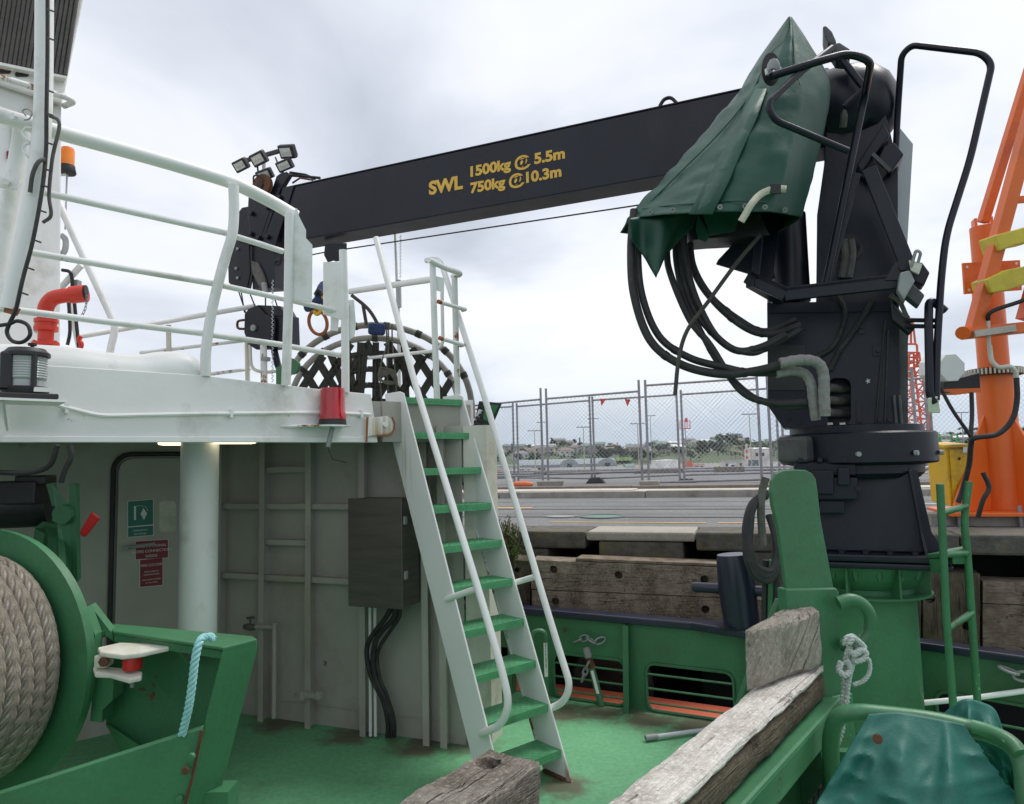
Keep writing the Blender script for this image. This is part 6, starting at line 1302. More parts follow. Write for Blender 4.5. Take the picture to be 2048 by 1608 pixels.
# ------------------------------------------------------------------ boom
BO_ = -.12
def BO(px, py, off=BO_): return CR(px, py, off)
zT, zB = BO(1200, 239).z, BO(1200, 375).z
def bs(px, py=300): return (BO(px, py) - CC).dot(EX)
sL, sR = bs(573), -.05
sec = [(BO_, zB + .012), (BO_, zT - .012), (BO_ + .012, zT), (.095, zT), (.107, zT - .012), (.107, zB + .012), (.095, zB), (BO_ + .012, zB)]
MB().prism([c3(sL, y, z) for y, z in sec], EX * (sR - sL)).obj('boom', 'navy', cr, bevel=.004)
MB().prism([c3(sL, y, z) for y, z in ((BO_ - .004, zT - .004), (BO_ + .01, zT - .004), (BO_ + .01, zT + .004), (BO_ - .004, zT + .004))], EX * (sR - sL)).obj('boom_seam', 'navy', cr)
MB().prism([c3(sL, y, z) for y, z in ((BO_ - .004, zB - .002), (BO_ + .01, zB - .002), (BO_ + .01, zB + .006), (BO_ - .004, zB + .006))], EX * (sR - sL)).obj('boom_seam', 'navy', cr)
s = bs(1330, 200); MB().hexa([c3(s - .17, -.06, zT + .001), c3(s + .17, -.06, zT + .001), c3(s + .17, .04, zT + .001), c3(s - .17, .04, zT + .001)], [c3(s - .17, -.06, zT + .025), c3(s + .17, -.06, zT + .025), c3(s + .17, .04, zT + .025), c3(s - .17, .04, zT + .025)]).obj('lifting_pad', 'navy', cr)
T(smooth_path([c3(s - .07, -.01, zT + .02), c3(s - .055, -.01, zT + .06), c3(s - .03, -.01, zT + .095), c3(s, -.01, zT + .105), c3(s + .03, -.01, zT + .095), c3(s + .055, -.01, zT + .06), c3(s + .07, -.01, zT + .02)], 4), .013, 10).obj('lifting_eye', 'navy', cr)
def btext(t, px, py, sz, x1, bold=.004): return text_mesh(t, sz, BO(px, py, BO_ - .002), EX, UP, 'gold', 'lettering', cr, bold=bold, ext=.0006, width=(bs(x1, py) - bs(px, py)))
h1 = (BO(860, 364) - BO(860, 389)).z
btext('SWL', 858, 389, h1 / .70, 926, .006)
h2 = (BO(945, 333) - BO(945, 353)).z
btext('1500kg @ 5.5m', 941, 353, h2 / .72, 1131, .0045); btext('750kg @10.3m', 941, 386, h2 / .72, 1124, .0045)
# telescopic inner section and boom head
MB().prism([c3(sL - .32, y, z) for y, z in ((-.09, zB + .03), (-.09, zT - .035), (.08, zT - .035), (.08, zB + .03))], EX * .34).obj('inner_boom', 'navy', cr)
for k, (x0, x1) in enumerate(((592, 556), (566, 530), (541, 508))):
    MB().prism([BO(x0 - 4, 371 + k * 3, BO_ - .012 + k * .006), BO(x0 - 26, 375 + k * 3, BO_ - .012 + k * .006), BO(x1 - 32, 488 - k * 2, BO_ - .012 + k * .006), BO(x1 - 6, 492 - k * 2, BO_ - .012 + k * .006)], EY * (.24 - k * .012)).obj('boom_collar', 'navy', cr, bevel=.004)
hd = [(578, 350), (566, 343), (553, 352), (546, 372), (530, 400), (502, 412), (484, 415), (477, 424), (474, 470), (464, 505), (456, 535), (457, 565), (470, 578), (494, 578), (500, 545), (498, 490), (520, 480), (540, 430), (560, 380)]
MB().prism([BO(x, y, BO_ + .01) for x, y in hd], EY * .016).obj('head_plate', 'navy', cr, bevel=.003); MB().prism([BO(x + 6, y, .08) for x, y in hd], EY * .016).obj('head_plate', 'navy', cr, bevel=.003)
MB().prism([BO(x, y, BO_ - .01) for x, y in ((497, 385), (500, 372), (516, 362), (535, 368), (545, 385), (540, 420), (520, 480), (500, 482), (495, 420))], EY * .22).obj('head_block', 'navy', cr, bevel=.006)
MB().prism([BO(x, y, -.08) for x, y in ((548, 490), (550, 575), (505, 578), (505, 485))], EY * .15).obj('head_lower', 'navy', cr)
MB().lathe([(.09, -.02), (.1, -.018), (.085, 0), (.1, .018), (.09, .02)], BO(525, 372, -.16), EY, 24).obj('sheave', 'rust', cr); MB().lathe([(.0, -.03), (.03, -.03), (.03, .03), (.0, .03)], BO(525, 372, -.16), EY, 12).obj('sheave_pin', 'navy', cr)
T(smooth_path([BO(507, 365, -.18), BO(508, 352, -.18), BO(520, 352, -.18), BO(528, 362, -.18)], 4), .008, 8).obj('rope_keeper', 'navy', cr)
for x, y in ((560, 395), (504, 427), (536, 415), (536, 474), (518, 476), (503, 468)): MB().lathe([(.0, 0), (.022, 0), (.018, .02), (.0, .024)], BO(x, y, BO_ - .02), -EY, 12).obj('pin', 'navy', cr)
for x, y in ((476, 498), (473, 537), (476, 556)): MB().bolt(BO(x, y, BO_ + .008), -EY, .014, .012).obj('bolt', 'steel_grey', cr)
MB().prism([BO(x, y, -.1) for x, y in ((500, 520), (515, 525), (523, 540), (530, 560), (528, 578), (520, 578), (505, 548))], EY * .06).obj('wedge_socket', 'tape_wrap', cr, bevel=.005); T([BO(528, 566, -.1), BO(531, 585, -.1)], .025, 10).obj('wire_clamp', 'steel_grey', cr)
T(round_path([BO(565, 500, -.1), BO(560, 530, -.1), BO(548, 528, -.1)], .03), .01, 8).obj('rope_guide', 'navy', cr)
T([BO(585, 366, -.04), BO(600, 356, -.04), BO(626, 360, -.04)], .008, 6).obj('top_hose', 'rust', cr); T([BO(560, 350, .02), BO(600, 352, .02), BO(640, 356, .02)], .012, 6).obj('top_hose', 'rubber', cr); T([BO(580, 345, .05), BO(612, 350, .06), BO(630, 358, .06)], .012, 6).obj('top_hose', 'rubber', cr)
# rope sheave below the boom and winch rope
rs = BO(672, 508, -.04); MB().lathe([(.05, -.02), (.06, -.018), (.045, 0), (.06, .018), (.05, .02)], rs, EY, 22).obj('lower_sheave', 'black', cr)
for o in (-.08, .0): MB().prism([BO(x, y, o) for x, y in ((650, 488), (692, 486), (692, 510), (684, 522), (668, 520), (655, 524), (648, 510))], EY * .012).obj('sheave_cheek', 'navy', cr)
T([BO(1292, 408, -.04), BO(692, 498, -.04)], .0055, 6).obj('winch_rope', 'wire_rope', cr); T([BO(652, 504, -.04), BO(520, 530, -.04)], .0055, 6).obj('winch_rope', 'wire_rope', cr)
# hook block
hbk = thing('hook_block', 'navy sheave hook block hanging from the boom head', 'hook block', BO(560, 742, -.06))
hp = [(489, 628), (496, 618), (515, 610), (531, 628), (549, 635), (550, 650), (547, 690), (530, 699), (512, 699), (498, 690), (488, 665)]
MB().prism([BO(x, y, -.14) for x, y in hp], EY * .02).obj('cheek', 'navy', hbk, bevel=.004); MB().prism([BO(x + 10, y, .02) for x, y in hp], EY * .02).obj('cheek', 'navy', hbk, bevel=.004)
MB().prism([BO(x, y, -.11) for x, y in ((510, 632), (580, 630), (582, 690), (540, 697), (515, 690))], EY * .12).obj('body', 'navy', hbk, bevel=.01); MB().prism([BO(x, y, -.12) for x, y in ((515, 610), (560, 612), (572, 632), (531, 630))], EY * .15).obj('top_bar', 'navy', hbk)
MB().lathe([(.0, 0), (.028, 0), (.028, .016), (.0, .018)], BO(508, 656, -.142), -EY, 16).obj('pin', 'steel_grey', hbk); MB().lathe([(.14, -.015), (.15, 0), (.14, .015)], BO(555, 655, -.03), EY, 28).obj('sheave', 'rust', hbk)
T(smooth_path([BO(488, 640, -.1), BO(476, 643, -.1), BO(476, 656, -.1), BO(488, 658, -.1)], 4), .011, 8).obj('becket', 'rust', hbk)
T(smooth_path([BO(548, 697, -.05), BO(552, 715, -.05), BO(557, 733, -.05), BO(566, 742, -.05), BO(576, 735, -.05), BO(574, 722, -.05)], 5), [.03] * 10 + [.03 - .0009 * i for i in range(16)], 12).obj('hook', 'navy', hbk)
for a, b in (((475, 575), (492, 628)), ((482, 580), (489, 625)), ((497, 580), (511, 615)), ((531, 590), (531, 630)), ((545, 585), (560, 628))): MB().tube([BO(*a, -.06), BO(*b, -.06)], .006, 6).obj('fall_rope', 'wire_rope', hbk)
# LED work lamps on the boom head
ll = thing('led_lamp_cluster', 'five black LED work lamps on a bar above the boom head', 'work lamps', BO(528, 358, -.02))
T([BO(528, 362, .02), BO(528, 322, .02)], .018, 10).obj('pole', 'white', ll); MB().bar(BO(482, 324, .02), BO(580, 296, .02), .03, .03).obj('bar', 'black', ll)
def led(px, py, w, h_, tilt, yaw):
    c = BO(px, py, -.1); f_ = (-EY * .75 - UP * .55 + EX * yaw).normalized(); X = f_.cross(UP).normalized(); X = (X * math.cos(tilt) + f_.cross(X) * math.sin(tilt)); Yv = f_.cross(X)
    g_ = MB().box(c, (w, h_, .05), X, Yv, f_).obj('lamp', 'black', ll, bevel=.01)
    MB().box(c + f_ * .027, (w * .72, h_ * .62, .004), X, Yv, f_).obj('led_panel', 'led', g_)
    for k in (-1, 0, 1): MB().lathe([(.0, 0), (.012, 0), (.012, .004), (0, .005)], c + f_ * .029 + X * k * w * .2, f_, 10).obj('led_cell', 'cream', g_)
    for k in range(4): MB().box(c - f_ * .035 + X * (k - 1.5) * w * .22, (.012, h_ * .8, .03), X, Yv, f_).obj('fin', 'black', g_)
for a in ((482, 330, .14, .1, .25, .1), (518, 317, .15, .11, .25, .1), (575, 303, .16, .115, -.2, -.1), (570, 330, .15, .09, .2, .1), (530, 349, .15, .09, .2, .15)): led(*a)
for a, b in (((514, 325), (516, 342)), ((551, 315), (556, 328)), ((575, 310), (582, 320))): T([BO(*a, -.05), BO(*b, -.08)], .008, 6).obj('lead', 'rubber', ll)
# ------------------------------------------------------------------ hoses
def hose_ferrules(pts, r):
    q = smooth_path([P(*p) for p in pts], 8)
    for i in (2, len(q) // 2, len(q) - 12): MB().tube([q[i], q[i + 1]], r * 1.12, 10).obj('cable_tie', 'black', COL.objects[-1] if False else cr)
HL = iter(['outermost black hydraulic hose, looping widest to the upper taped elbow', 'second black hydraulic hose, looping wide to the lower taped elbow', 'black hydraulic hose sweeping down to the lowest column port', 'thinner black hydraulic hose running beside the one to the lowest port', 'black hydraulic hose sagging to the column side below the guard frame', 'thinner black hydraulic hose sagging lowest towards the column side', 'black hydraulic hose making the shallow upper sweep to the column', 'innermost thin black hydraulic hose under the canvas edge'])
def hose(pts, r=.024, d0=None, grp=True):
    hose_ferrules(pts, r * .86)
    return tag(MB().tube(smooth_path([P(*p) for p in pts], 8), r * .86, 10).obj('hydraulic_hose', 'rubber'), next(HL), 'hose', 'hydraulic hoses below the canvas cover')
hose([(1268, 420, 4.1), (1262, 500, 4.05), (1268, 590, 4.0), (1300, 680, 3.95), (1360, 728, 3.9), (1440, 748, 3.85), (1510, 742, 3.8), (1575, 726, 3.75)], .027)
hose([(1285, 420, 4.12), (1276, 500, 4.08), (1284, 590, 4.02), (1318, 672, 3.97), (1378, 715, 3.92), (1450, 735, 3.88), (1500, 745, 3.85), (1565, 745, 3.8)], .024)
hose([(1340, 440, 4.1), (1334, 510, 4.1), (1345, 560, 4.05), (1380, 640, 4.0), (1420, 690, 3.95), (1480, 780, 3.9), (1540, 805, 3.85), (1612, 805, 3.8)], .022)
hose([(1352, 440, 4.12), (1352, 520, 4.12), (1370, 600, 4.05), (1400, 660, 4.0), (1440, 730, 3.95), (1500, 790, 3.9), (1560, 812, 3.85), (1615, 812, 3.82)], .02)
hose([(1372, 440, 4.1), (1362, 500, 4.1), (1380, 600, 4.05), (1420, 660, 4.0), (1470, 700, 3.98), (1520, 695, 3.95), (1570, 670, 4.0)], .024)
hose([(1366, 450, 4.05), (1372, 520, 4.05), (1394, 600, 4.0), (1440, 680, 3.97), (1500, 706, 3.95), (1545, 690, 3.98), (1600, 660, 4.05)], .02)
hose([(1376, 440, 4.15), (1388, 540, 4.12), (1430, 605, 4.1), (1490, 655, 4.08), (1540, 668, 4.08), (1600, 650, 4.1)], .023)
hose([(1382, 430, 4.18), (1384, 520, 4.15), (1420, 590, 4.12), (1480, 640, 4.1), (1530, 662, 4.1), (1590, 640, 4.15)], .02)
for pts, r in (([(1560, 727, 3.74), (1600, 720, 3.73), (1632, 724, 3.72), (1646, 745, 3.72), (1648, 790, 3.72), (1650, 832, 3.72)], .033), ([(1552, 747, 3.8), (1585, 742, 3.79), (1610, 748, 3.78), (1622, 768, 3.77), (1626, 800, 3.77), (1632, 840, 3.77)], .03)):
    tag(MB().tube(smooth_path([P(*p) for p in pts], 8), [r * .86 * (1 + .05 * math.sin(i * 1.7)) for i in range(41)], 12).obj('wrapped_hose_end', 'tape_grey'), 'grey tape-wrapped hose elbow entering the column port, %s one' % ('thicker outer' if r > .031 else 'thinner inner'), 'hose')
for k, y in enumerate((775, 800, 825)): MB().tube([CR(1655, y, -.24), CR(1698, y + 4, -.1)], .026, 10).obj('port_union', 'tape_wrap', cr)
for x in (1660, 1685): MB().box(CR(x, 848, -.24), (.03, .02, .015), EX, EY).obj('port_stud', 'cream', cr)
cable('long dark webbing strap dangling across the hoses', [P(1520, 470, 3.8), P(1470, 530, 3.8), P(1415, 605, 3.8), P(1375, 660, 3.8), P(1358, 715, 3.8), P(1350, 790, 3.8)], .011, 'webbing_dark', 'strap', 'strap')
# grey coiled hoses at left of the tower
for k, (rx, r) in enumerate(((26, .02), (18, .02), (32, .018))):
    cable(['thick grey hose loop hanging beside the crane tower, outer turn', 'thick grey hose loop hanging beside the crane tower, inner turn', 'slack grey hose turn sagging below the crane base plate'][k], [P(1532, 985 + k * 4, 3.55), P(1508 - k * 2, 1008, 3.5), P(1495 - k * 2 + (6 if k == 1 else 0), 1060, 3.48), P(1494 + k * 3, 1110 - k * 6, 3.46), P(1510 + k, 1150 - k * 9, 3.46), P(1540, 1158 - k * 8, 3.48), P(1556 - k * 3, 1120, 3.5), P(1550, 1070, 3.52), P(1538, 1030, 3.56)], r, 'rubber', 'hose_loop', 'hose')
cable('dirty lashed rope bundle hanging left of the green plate', [P(1532, 955, 3.5), P(1524, 985, 3.5), P(1522, 1030, 3.5), P(1526, 1090, 3.5)], .02, 'tape_wrap', 'rope_bundle', 'rope')
for k, (x, d) in enumerate(((1532, 3.55), (1545, 3.52), (1556, 3.5))): cable(['hose drop beside the pedestal, nearest the bollard', 'middle hose drop beside the pedestal', 'hose drop beside the pedestal, nearest the green plate'][k], [P(x, 1120, d), P(x - 2, 1180, d), P(x - 3, 1230, d), P(x - 3, 1265, d)], .017, ['rubber', 'green', 'rubber'][k], 'hose_drop', 'hose')

# ------------------------------------------------------------------ canvas cover over the controls
cv = thing('canvas_cover', 'dark green canvas cover peaked over the crane controls', 'canvas cover', P(1430, 430, 3.9))
lv = [[(1580, 33), 4.0], [(1560, 60, 1576, 1600), 0], ]
levels = [  # y_left,x_left | y_ridge,x_ridge | y_mid,x_mid | y_right,x_right
    ((1576, 36, 3.98), (1579, 33, 3.95), (1581, 33, 3.95), (1584, 36, 3.98)),
    ((1545, 85, 4.05), (1570, 80, 3.86), (1592, 80, 3.86), (1618, 88, 4.0)),
    ((1500, 160, 4.08), (1545, 165, 3.76), (1602, 160, 3.74), (1658, 165, 3.98)),
    ((1428, 245, 4.1), (1508, 250, 3.68), (1590, 250, 3.64), (1650, 250, 3.95)),
    ((1348, 335, 4.12), (1460, 335, 3.62), (1570, 340, 3.56), (1628, 340, 3.9)),
    ((1298, 392, 4.14), (1425, 385, 3.6), (1555, 392, 3.54), (1615, 395, 3.88)),
    ((1258, 437, 4.15), (1390, 424, 3.58), (1540, 424, 3.52), (1604, 436, 3.86))]
rings = []
for L4 in levels:
    l_, a, b, r = [P(*q) for q in L4]; bk = FWD * .5
    ring = [l_, l_.lerp(a, .5) + (CAM - l_).normalized() * .02, a, a.lerp(b, .5) + (CAM - a).normalized() * .03, b, b.lerp(r, .5) + (CAM - b).normalized() * .02, r, r + bk * .7, l_.lerp(r, .5) + bk * 1.2, l_ + bk * .7]
    rings.append(ring)
NU, NV = 60, 44
def cvp(u, v):
    fv = v * (len(rings) - 1); i = min(int(fv), len(rings) - 2); t = fv - i
    n = len(rings[0]); fu = (u % 1) * n; j = int(fu) % n; s = fu - int(fu)
    def cat(a, b, c, d, t): return .5 * (2 * b + (c - a) * t + (2 * a - 5 * b + 4 * c - d) * t * t + (3 * b - a - 3 * c + d) * t ** 3)
    def row(R): 
        a, b = R[j], R[(j + 1) % n]; return a.lerp(b, s)
    R0, R1, R2, R3 = rings[max(i - 1, 0)], rings[i], rings[i + 1], rings[min(i + 2, len(rings) - 1)]
    p = cat(row(R0), row(R1), row(R2), row(R3), t)
    q = p * 5.5; w = mnoise.noise(V3((q.x * .8 + q.z * .9, q.y, q.z * 2.0))) * .022 + mnoise.noise(p * 13) * .004 + abs(mnoise.noise(V3((p.x * 5 + p.z * 4, p.y * 3, p.z * 8)))) * .02
    return p + (p - (CC + UP * p.z)).normalized() * w * min(1, v * 2.5)
m = MB(); vs = [cvp(i / NU, j / NV) for j in range(NV + 1) for i in range(NU)]
m.add(vs, [(j * NU + i, j * NU + (i + 1) % NU, (j + 1) * NU + (i + 1) % NU, (j + 1) * NU + i) for j in range(NV) for i in range(NU)], True)
m.obj('canvas', 'canvas', cv, sharp=180, solid=.006)
def on_cv(px, py, lift=.012):
    """point of the canvas surface seen at a pixel"""
    best = None
    for i, p in enumerate(vs):
        q = p - CAM; w = q.dot(FWD); x = 1024 + FPX * q.dot(RGT) / w; y = 804 - FPX * q.dot(UPV) / w; e_ = (x - px) ** 2 + (y - py) ** 2
        if w < 4.1 and (best is None or e_ < best[0]): best = (e_, w)
    return P(px, py, best[1] - lift - .01)
sm = [on_cv(*q) for q in ((1528, 175), (1505, 230), (1470, 300), (1440, 360), (1405, 425))]
for a, b, w0 in zip(sm, sm[1:], (.07, .085, .095, .1)): pass
mm = MB(); lft = [on_cv(*q, .016) for q in ((1512, 178), (1484, 232), (1447, 300), (1414, 362), (1378, 428))]; rgt = [on_cv(*q, .022) for q in ((1534, 178), (1515, 232), (1484, 300), (1458, 362), (1425, 428))]
mm.add(lft + rgt, [(i, i + 1, 6 + i, 5 + i) for i in range(4)], True); mm.obj('closing_flap', 'canvas', cv, solid=.008)
T(smooth_path([on_cv(*q, .004) for q in ((1578, 40), (1570, 80), (1540, 110), (1500, 190), (1440, 265), (1360, 345), (1290, 415))], 4), .004, 5).obj('seam', 'canvas', cv)
for q in ((1300, 424), (1345, 420), (1440, 414), (1490, 412), (1530, 414), (1570, 420)): e_ = on_cv(*q, .02); MB().lathe([(.006, 0), (.013, 0), (.013, .004), (.006, .004), (.006, 0)], e_, CAM - e_, 12).obj('eyelet', 'steel_grey', cv)
T(smooth_path([on_cv(*q, .006) for q in ((1285, 418), (1345, 410), (1400, 406), (1460, 402), (1530, 404), (1590, 416))], 4), .0035, 5).obj('hem_seam', 'canvas', cv)
T(smooth_path([on_cv(*q, .004) for q in ((1584, 40), (1587, 80), (1590, 130), (1600, 170))], 4), .004, 5).obj('seam', 'canvas', cv)
oc = P(1542, 142, 3.60); MB().prism([P(1542, 138, 3.615) + RGT * (math.cos(a) * .048) + UPV * (math.sin(a) * .085) for a in [2 * math.pi * i / 20 for i in range(20)]], FWD * .006).obj('hand_hole', 'black', cv)
MB().lathe([(.03, -.02), (.034, 0), (.03, .03), (.018, .05), (0.0, .055)], oc - FWD * .03 - UP * .01, (UP - FWD * .3), 14).obj('lever_knob', 'steel_grey', cv); T(smooth_path([oc + RGT * -.03 - FWD * .03, oc - UP * .05 - FWD * .05, oc + RGT * .035 - UP * .03 - FWD * .04], 4), .006, 6).obj('tie', 'sign_white', cv); MB().bar(oc - RGT * .04 - UP * .02 - FWD * .03, oc + RGT * .04 - UP * .01 - FWD * .03, .012, .03).obj('tie_band', 'sign_white', cv)
fm = MB(); fl_t = [(1258, 437), (1290, 432), (1330, 428), (1372, 424), (1395, 424)]; fl_b = [(1262, 478), (1292, 520), (1312, 556), (1330, 512), (1388, 452)]
fm.grid(lambda u, v: P(*(lambda i, t: (fl_t[i][0] + (fl_t[i + 1][0] - fl_t[i][0]) * t + ((fl_b[i][0] + (fl_b[i + 1][0] - fl_b[i][0]) * t) - (fl_t[i][0] + (fl_t[i + 1][0] - fl_t[i][0]) * t)) * v, (fl_t[i][1] + (fl_t[i + 1][1] - fl_t[i][1]) * t) * (1 - v) + (fl_b[i][1] + (fl_b[i + 1][1] - fl_b[i][1]) * t) * v))(min(int(u * 4), 3), u * 4 - min(int(u * 4), 3)), 3.98 + .05 * math.sin(u * 9)), 24, 10); fm.obj('hanging_flap', 'canvas', cv, solid=.006)
for pts in ([(1395, 428), (1420, 470), (1412, 484), (1398, 478), (1392, 460)], [(1405, 425), (1480, 425), (1470, 462), (1420, 470)]): MB().prism([P(x, y, 3.95) for x, y in pts], FWD * .01).obj('hem_scrap', 'canvas', cv)
MB().prism([P(x, y, 4.02) for x, y in ((1385, 432), (1520, 428), (1540, 470), (1440, 475), (1382, 480))], FWD * .3).obj('control_console', 'black', cv)
def ribbon(pts, w, mt, name, parent, d0=0):
    pts = [V3(p) for p in smooth_path(pts, 6)]; mb = MB(); a_ = []; b_ = []
    for i, p in enumerate(pts):
        t = (pts[min(i + 1, len(pts) - 1)] - pts[max(i - 1, 0)]).normalized(); s = t.cross((CAM - p).normalized()).normalized() * w / 2; a_.append(p + s); b_.append(p - s)
    n = len(pts); mb.add(a_ + b_, [(i, i + 1, n + i + 1, n + i) for i in range(n - 1)], True); return mb.obj(name, mt, parent, solid=.004)
s1_ = on_cv(1572, 378, .03); ribbon([s1_, on_cv(1548, 378, .035), on_cv(1522, 388, .04), P(1503, 408, 3.45), P(1490, 430, 3.46), P(1482, 443, 3.46)], .034, 'webbing', 'strap_tail', cv); MB().box(on_cv(1551, 378, .045), (.05, .012, .045), RGT, FWD, UPV).obj('buckle', 'black', cv)
T([P(1545, 152, 3.52), oc - FWD * .02], .02, 10).obj('bar_end', 'navy', cr)
# =================================================================== green pipe ladder at the pedestal
plad = thing('pipe_ladder', 'green welded pipe ladder standing beside the crane pedestal', 'ladder', P(1905, 1420, 3.62))
st1 = [P(1880, 968, 3.62), P(1886, 1090, 3.62), P(1893, 1240, 3.62), P(1907, 1420, 3.62), P(1914, 1520, 3.62)]; st2 = [P(1938, 963, 3.75), P(1929, 1040, 3.75), P(1935, 1110, 3.75), P(1944, 1240, 3.75), P(1956, 1420, 3.75), P(1962, 1520, 3.75)]
st1[-1].z = 0; st2[-1].z = 0
T(st1, .0185, 14).obj('stile', 'green', plad); T(smooth_path(st2, 3), .0185, 14).obj('stile', 'green_worn', plad)
for a, b in (((1884, 1026), (1932, 1012)), ((1886, 1110), (1932, 1106)), ((1894, 1258), (1944, 1226))): T([P(*a, 3.62), P(*b, 3.74)], .0165, 12).obj('rung', 'green_worn', plad)
MB().prism([P(1842, 1118, 3.85), P(1886, 1114, 3.64), P(1932, 1104, 3.74), P(1925, 1100, 3.9), P(1860, 1112, 3.95)], UP * .02).obj('bracket', 'green', plad); MB().prism([P(1862, 1120, 3.75), P(1888, 1118, 3.66), P(1888, 1148, 3.66), P(1866, 1146, 3.75)], FWD * .02).obj('bracket_web', 'green', plad); MB().prism([P(1904, 1112, 3.7), P(1934, 1108, 3.75), P(1932, 1128, 3.75), P(1906, 1128, 3.7)], FWD * .02).obj('bracket_web', 'green', plad)

# =================================================================== near rail: weathered timbers on green steel
AW = (G(1493, 1383, 1.042) - G(1202, 1608, 1.042)).normalized(); AR = V3((AW.y, -AW.x, 0))

wood('timber_pale', (.72, .69, .64), (.42, .385, .33), (.06, .05, .04), AW, 60, .8, lightf=.42, lichen=.25)
wood('timber_end', (.47, .43, .37), (.29, .255, .21), (.03, .024, .018), V3((.55, .35, .75)), 34, 1.4, lightf=.46, lichen=.3)
wood('timber_brown', (.27, .215, .16), (.125, .098, .072), (.022, .018, .013), AW, 80, 1.2, lightf=.5, lichen=.35)
def rough_box(o, ax, ay, az, lx, ly, lz_, seed, amp=.006, res=.022, chip=.0, quad=None, dent=None):
    """weathered timber block: finely divided box with an uneven skin and worn corners"""
    mb = MB(); nx, ny, nz = [max(2, int(l / res)) for l in (lx, ly, lz_)]
    o, ax, ay, az = V3(o), V3(ax), V3(ay), V3(az)
    def pt(a, b, c):
        ed = sum(1 for q in (a, b, c) if q < 1e-6 or q > 1 - 1e-6)
        p = o + ax * a * lx + ay * b * ly + az * c * lz_
        if quad: p = quad[0].lerp(quad[1], a).lerp(quad[3].lerp(quad[2], a), b) + az * c * lz_
        n = V3((mnoise.noise(p * 9 + V3((seed, 0, 0))), mnoise.noise(p * 9 + V3((0, seed, 0))), mnoise.noise(p * 9 + V3((0, 0, seed)))))
        f = V3((mnoise.noise(p * 45), mnoise.noise(p * 45 + V3((7, 1, 3))), mnoise.noise(p * 45 + V3((2, 9, 4)))))
        cen = o + ax * lx / 2 + ay * ly / 2 + az * lz_ / 2
        pull = (V3(((cen - p).dot(ax), (cen - p).dot(ay), (cen - p).dot(az))))
        q = p + n * amp + f * amp * .45
        if dent and (p - dent[0]).xy.length < dent[1] and c > .99: q -= UP * dent[2] * min(1, (dent[1] - (p - dent[0]).xy.length) / dent[1] * 4)
        if ed >= 2: q += ((ay if pull.y > 0 else -ay) + (az if pull.z > 0 else -az)) * (.006 + chip * max(0, mnoise.noise(p * 14)))
        return q
    faces = [(0, nx, ny, lambda i, j: (i / nx, j / ny, 0), True), (0, nx, ny, lambda i, j: (i / nx, j / ny, 1), False), (0, nx, nz, lambda i, j: (i / nx, 0, j / nz), False), (0, nx, nz, lambda i, j: (i / nx, 1, j / nz), True), (0, ny, nz, lambda i, j: (0, i / ny, j / nz), True), (0, ny, nz, lambda i, j: (1, i / ny, j / nz), False)]
    for _, a, b, fn, flip in faces:
        vs = [pt(*fn(i, j)) for j in range(b + 1) for i in range(a + 1)]
        fs = [(j * (a + 1) + i, j * (a + 1) + i + 1, (j + 1) * (a + 1) + i + 1, (j + 1) * (a + 1) + i) for j in range(b) for i in range(a)]
        mb.add(vs, [f[::-1] for f in fs] if flip else fs, True)
    return mb
# long beam C: pale worn top plank on a brown flank
c_tl = G(1493, 1383, 1.042); 
o_ = V3((c_tl.x, c_tl.y, .925)) - AW * 2.1
lbm = thing('rail_timber', 'long weathered rail timber with bleached top bolted to the green beam', 'timber', o_ + AW * 1.5)
rough_box(o_, AW, AR, UP, 2.55, .128, .085, 3, .005).obj('flank', 'timber_brown', lbm)
rough_box(o_ + UP * .085 + AR * .0, AW, AR, UP, 2.553, .130, .032, 5, .005).obj('worn_top', 'timber_pale', lbm)
# upright block B standing on it
bA = G(1493, 1255, 1.25); bD = G(1642, 1218, 1.25); bx = (V3((bD.x, bD.y, 0)) - V3((bA.x, bA.y, 0))); bl = bx.length; bx.normalize(); by = V3((-bx.y, bx.x, 0))
bC = G(1612, 1203, 1.25); bB = G(1583, 1206, 1.25)
tag(rough_box(V3((bA.x, bA.y, 1.046)), bx, by, UP, bl, .125, .2, 11, .006, .016, .012, quad=[V3((q.x, q.y, 1.046)) for q in (bA, bD, bC, bB)]).obj('timber_block', 'timber_end'), 'chunky weathered timber block with cracked end grain standing on the rail', 'timber block')
# timber A
e2 = G(978, 1496, 1.04); wA = V3((-.57, -.82, 0)).normalized(); wR = V3((.82, -.57, 0)).normalized()
wood('timber_near', (.47, .43, .375), (.21, .18, .145), (.03, .024, .018), wA, 75, 1.3, lightf=.5, lichen=.5)
ta = thing('rail_timber', 'short grey weathered rail timber with a bored hole, beside the ladder foot', 'timber', V3((e2.x, e2.y, .84)) + wA * .5)
hc = G(975, 1527, 1.04)
rough_box(V3((e2.x, e2.y, .84)) + wA * 1.2, -wA, wR, UP, 1.2, .165, .2, 23, .007, .0095, .012, dent=(hc, .030, .05)).obj('baulk', 'timber_near', ta)
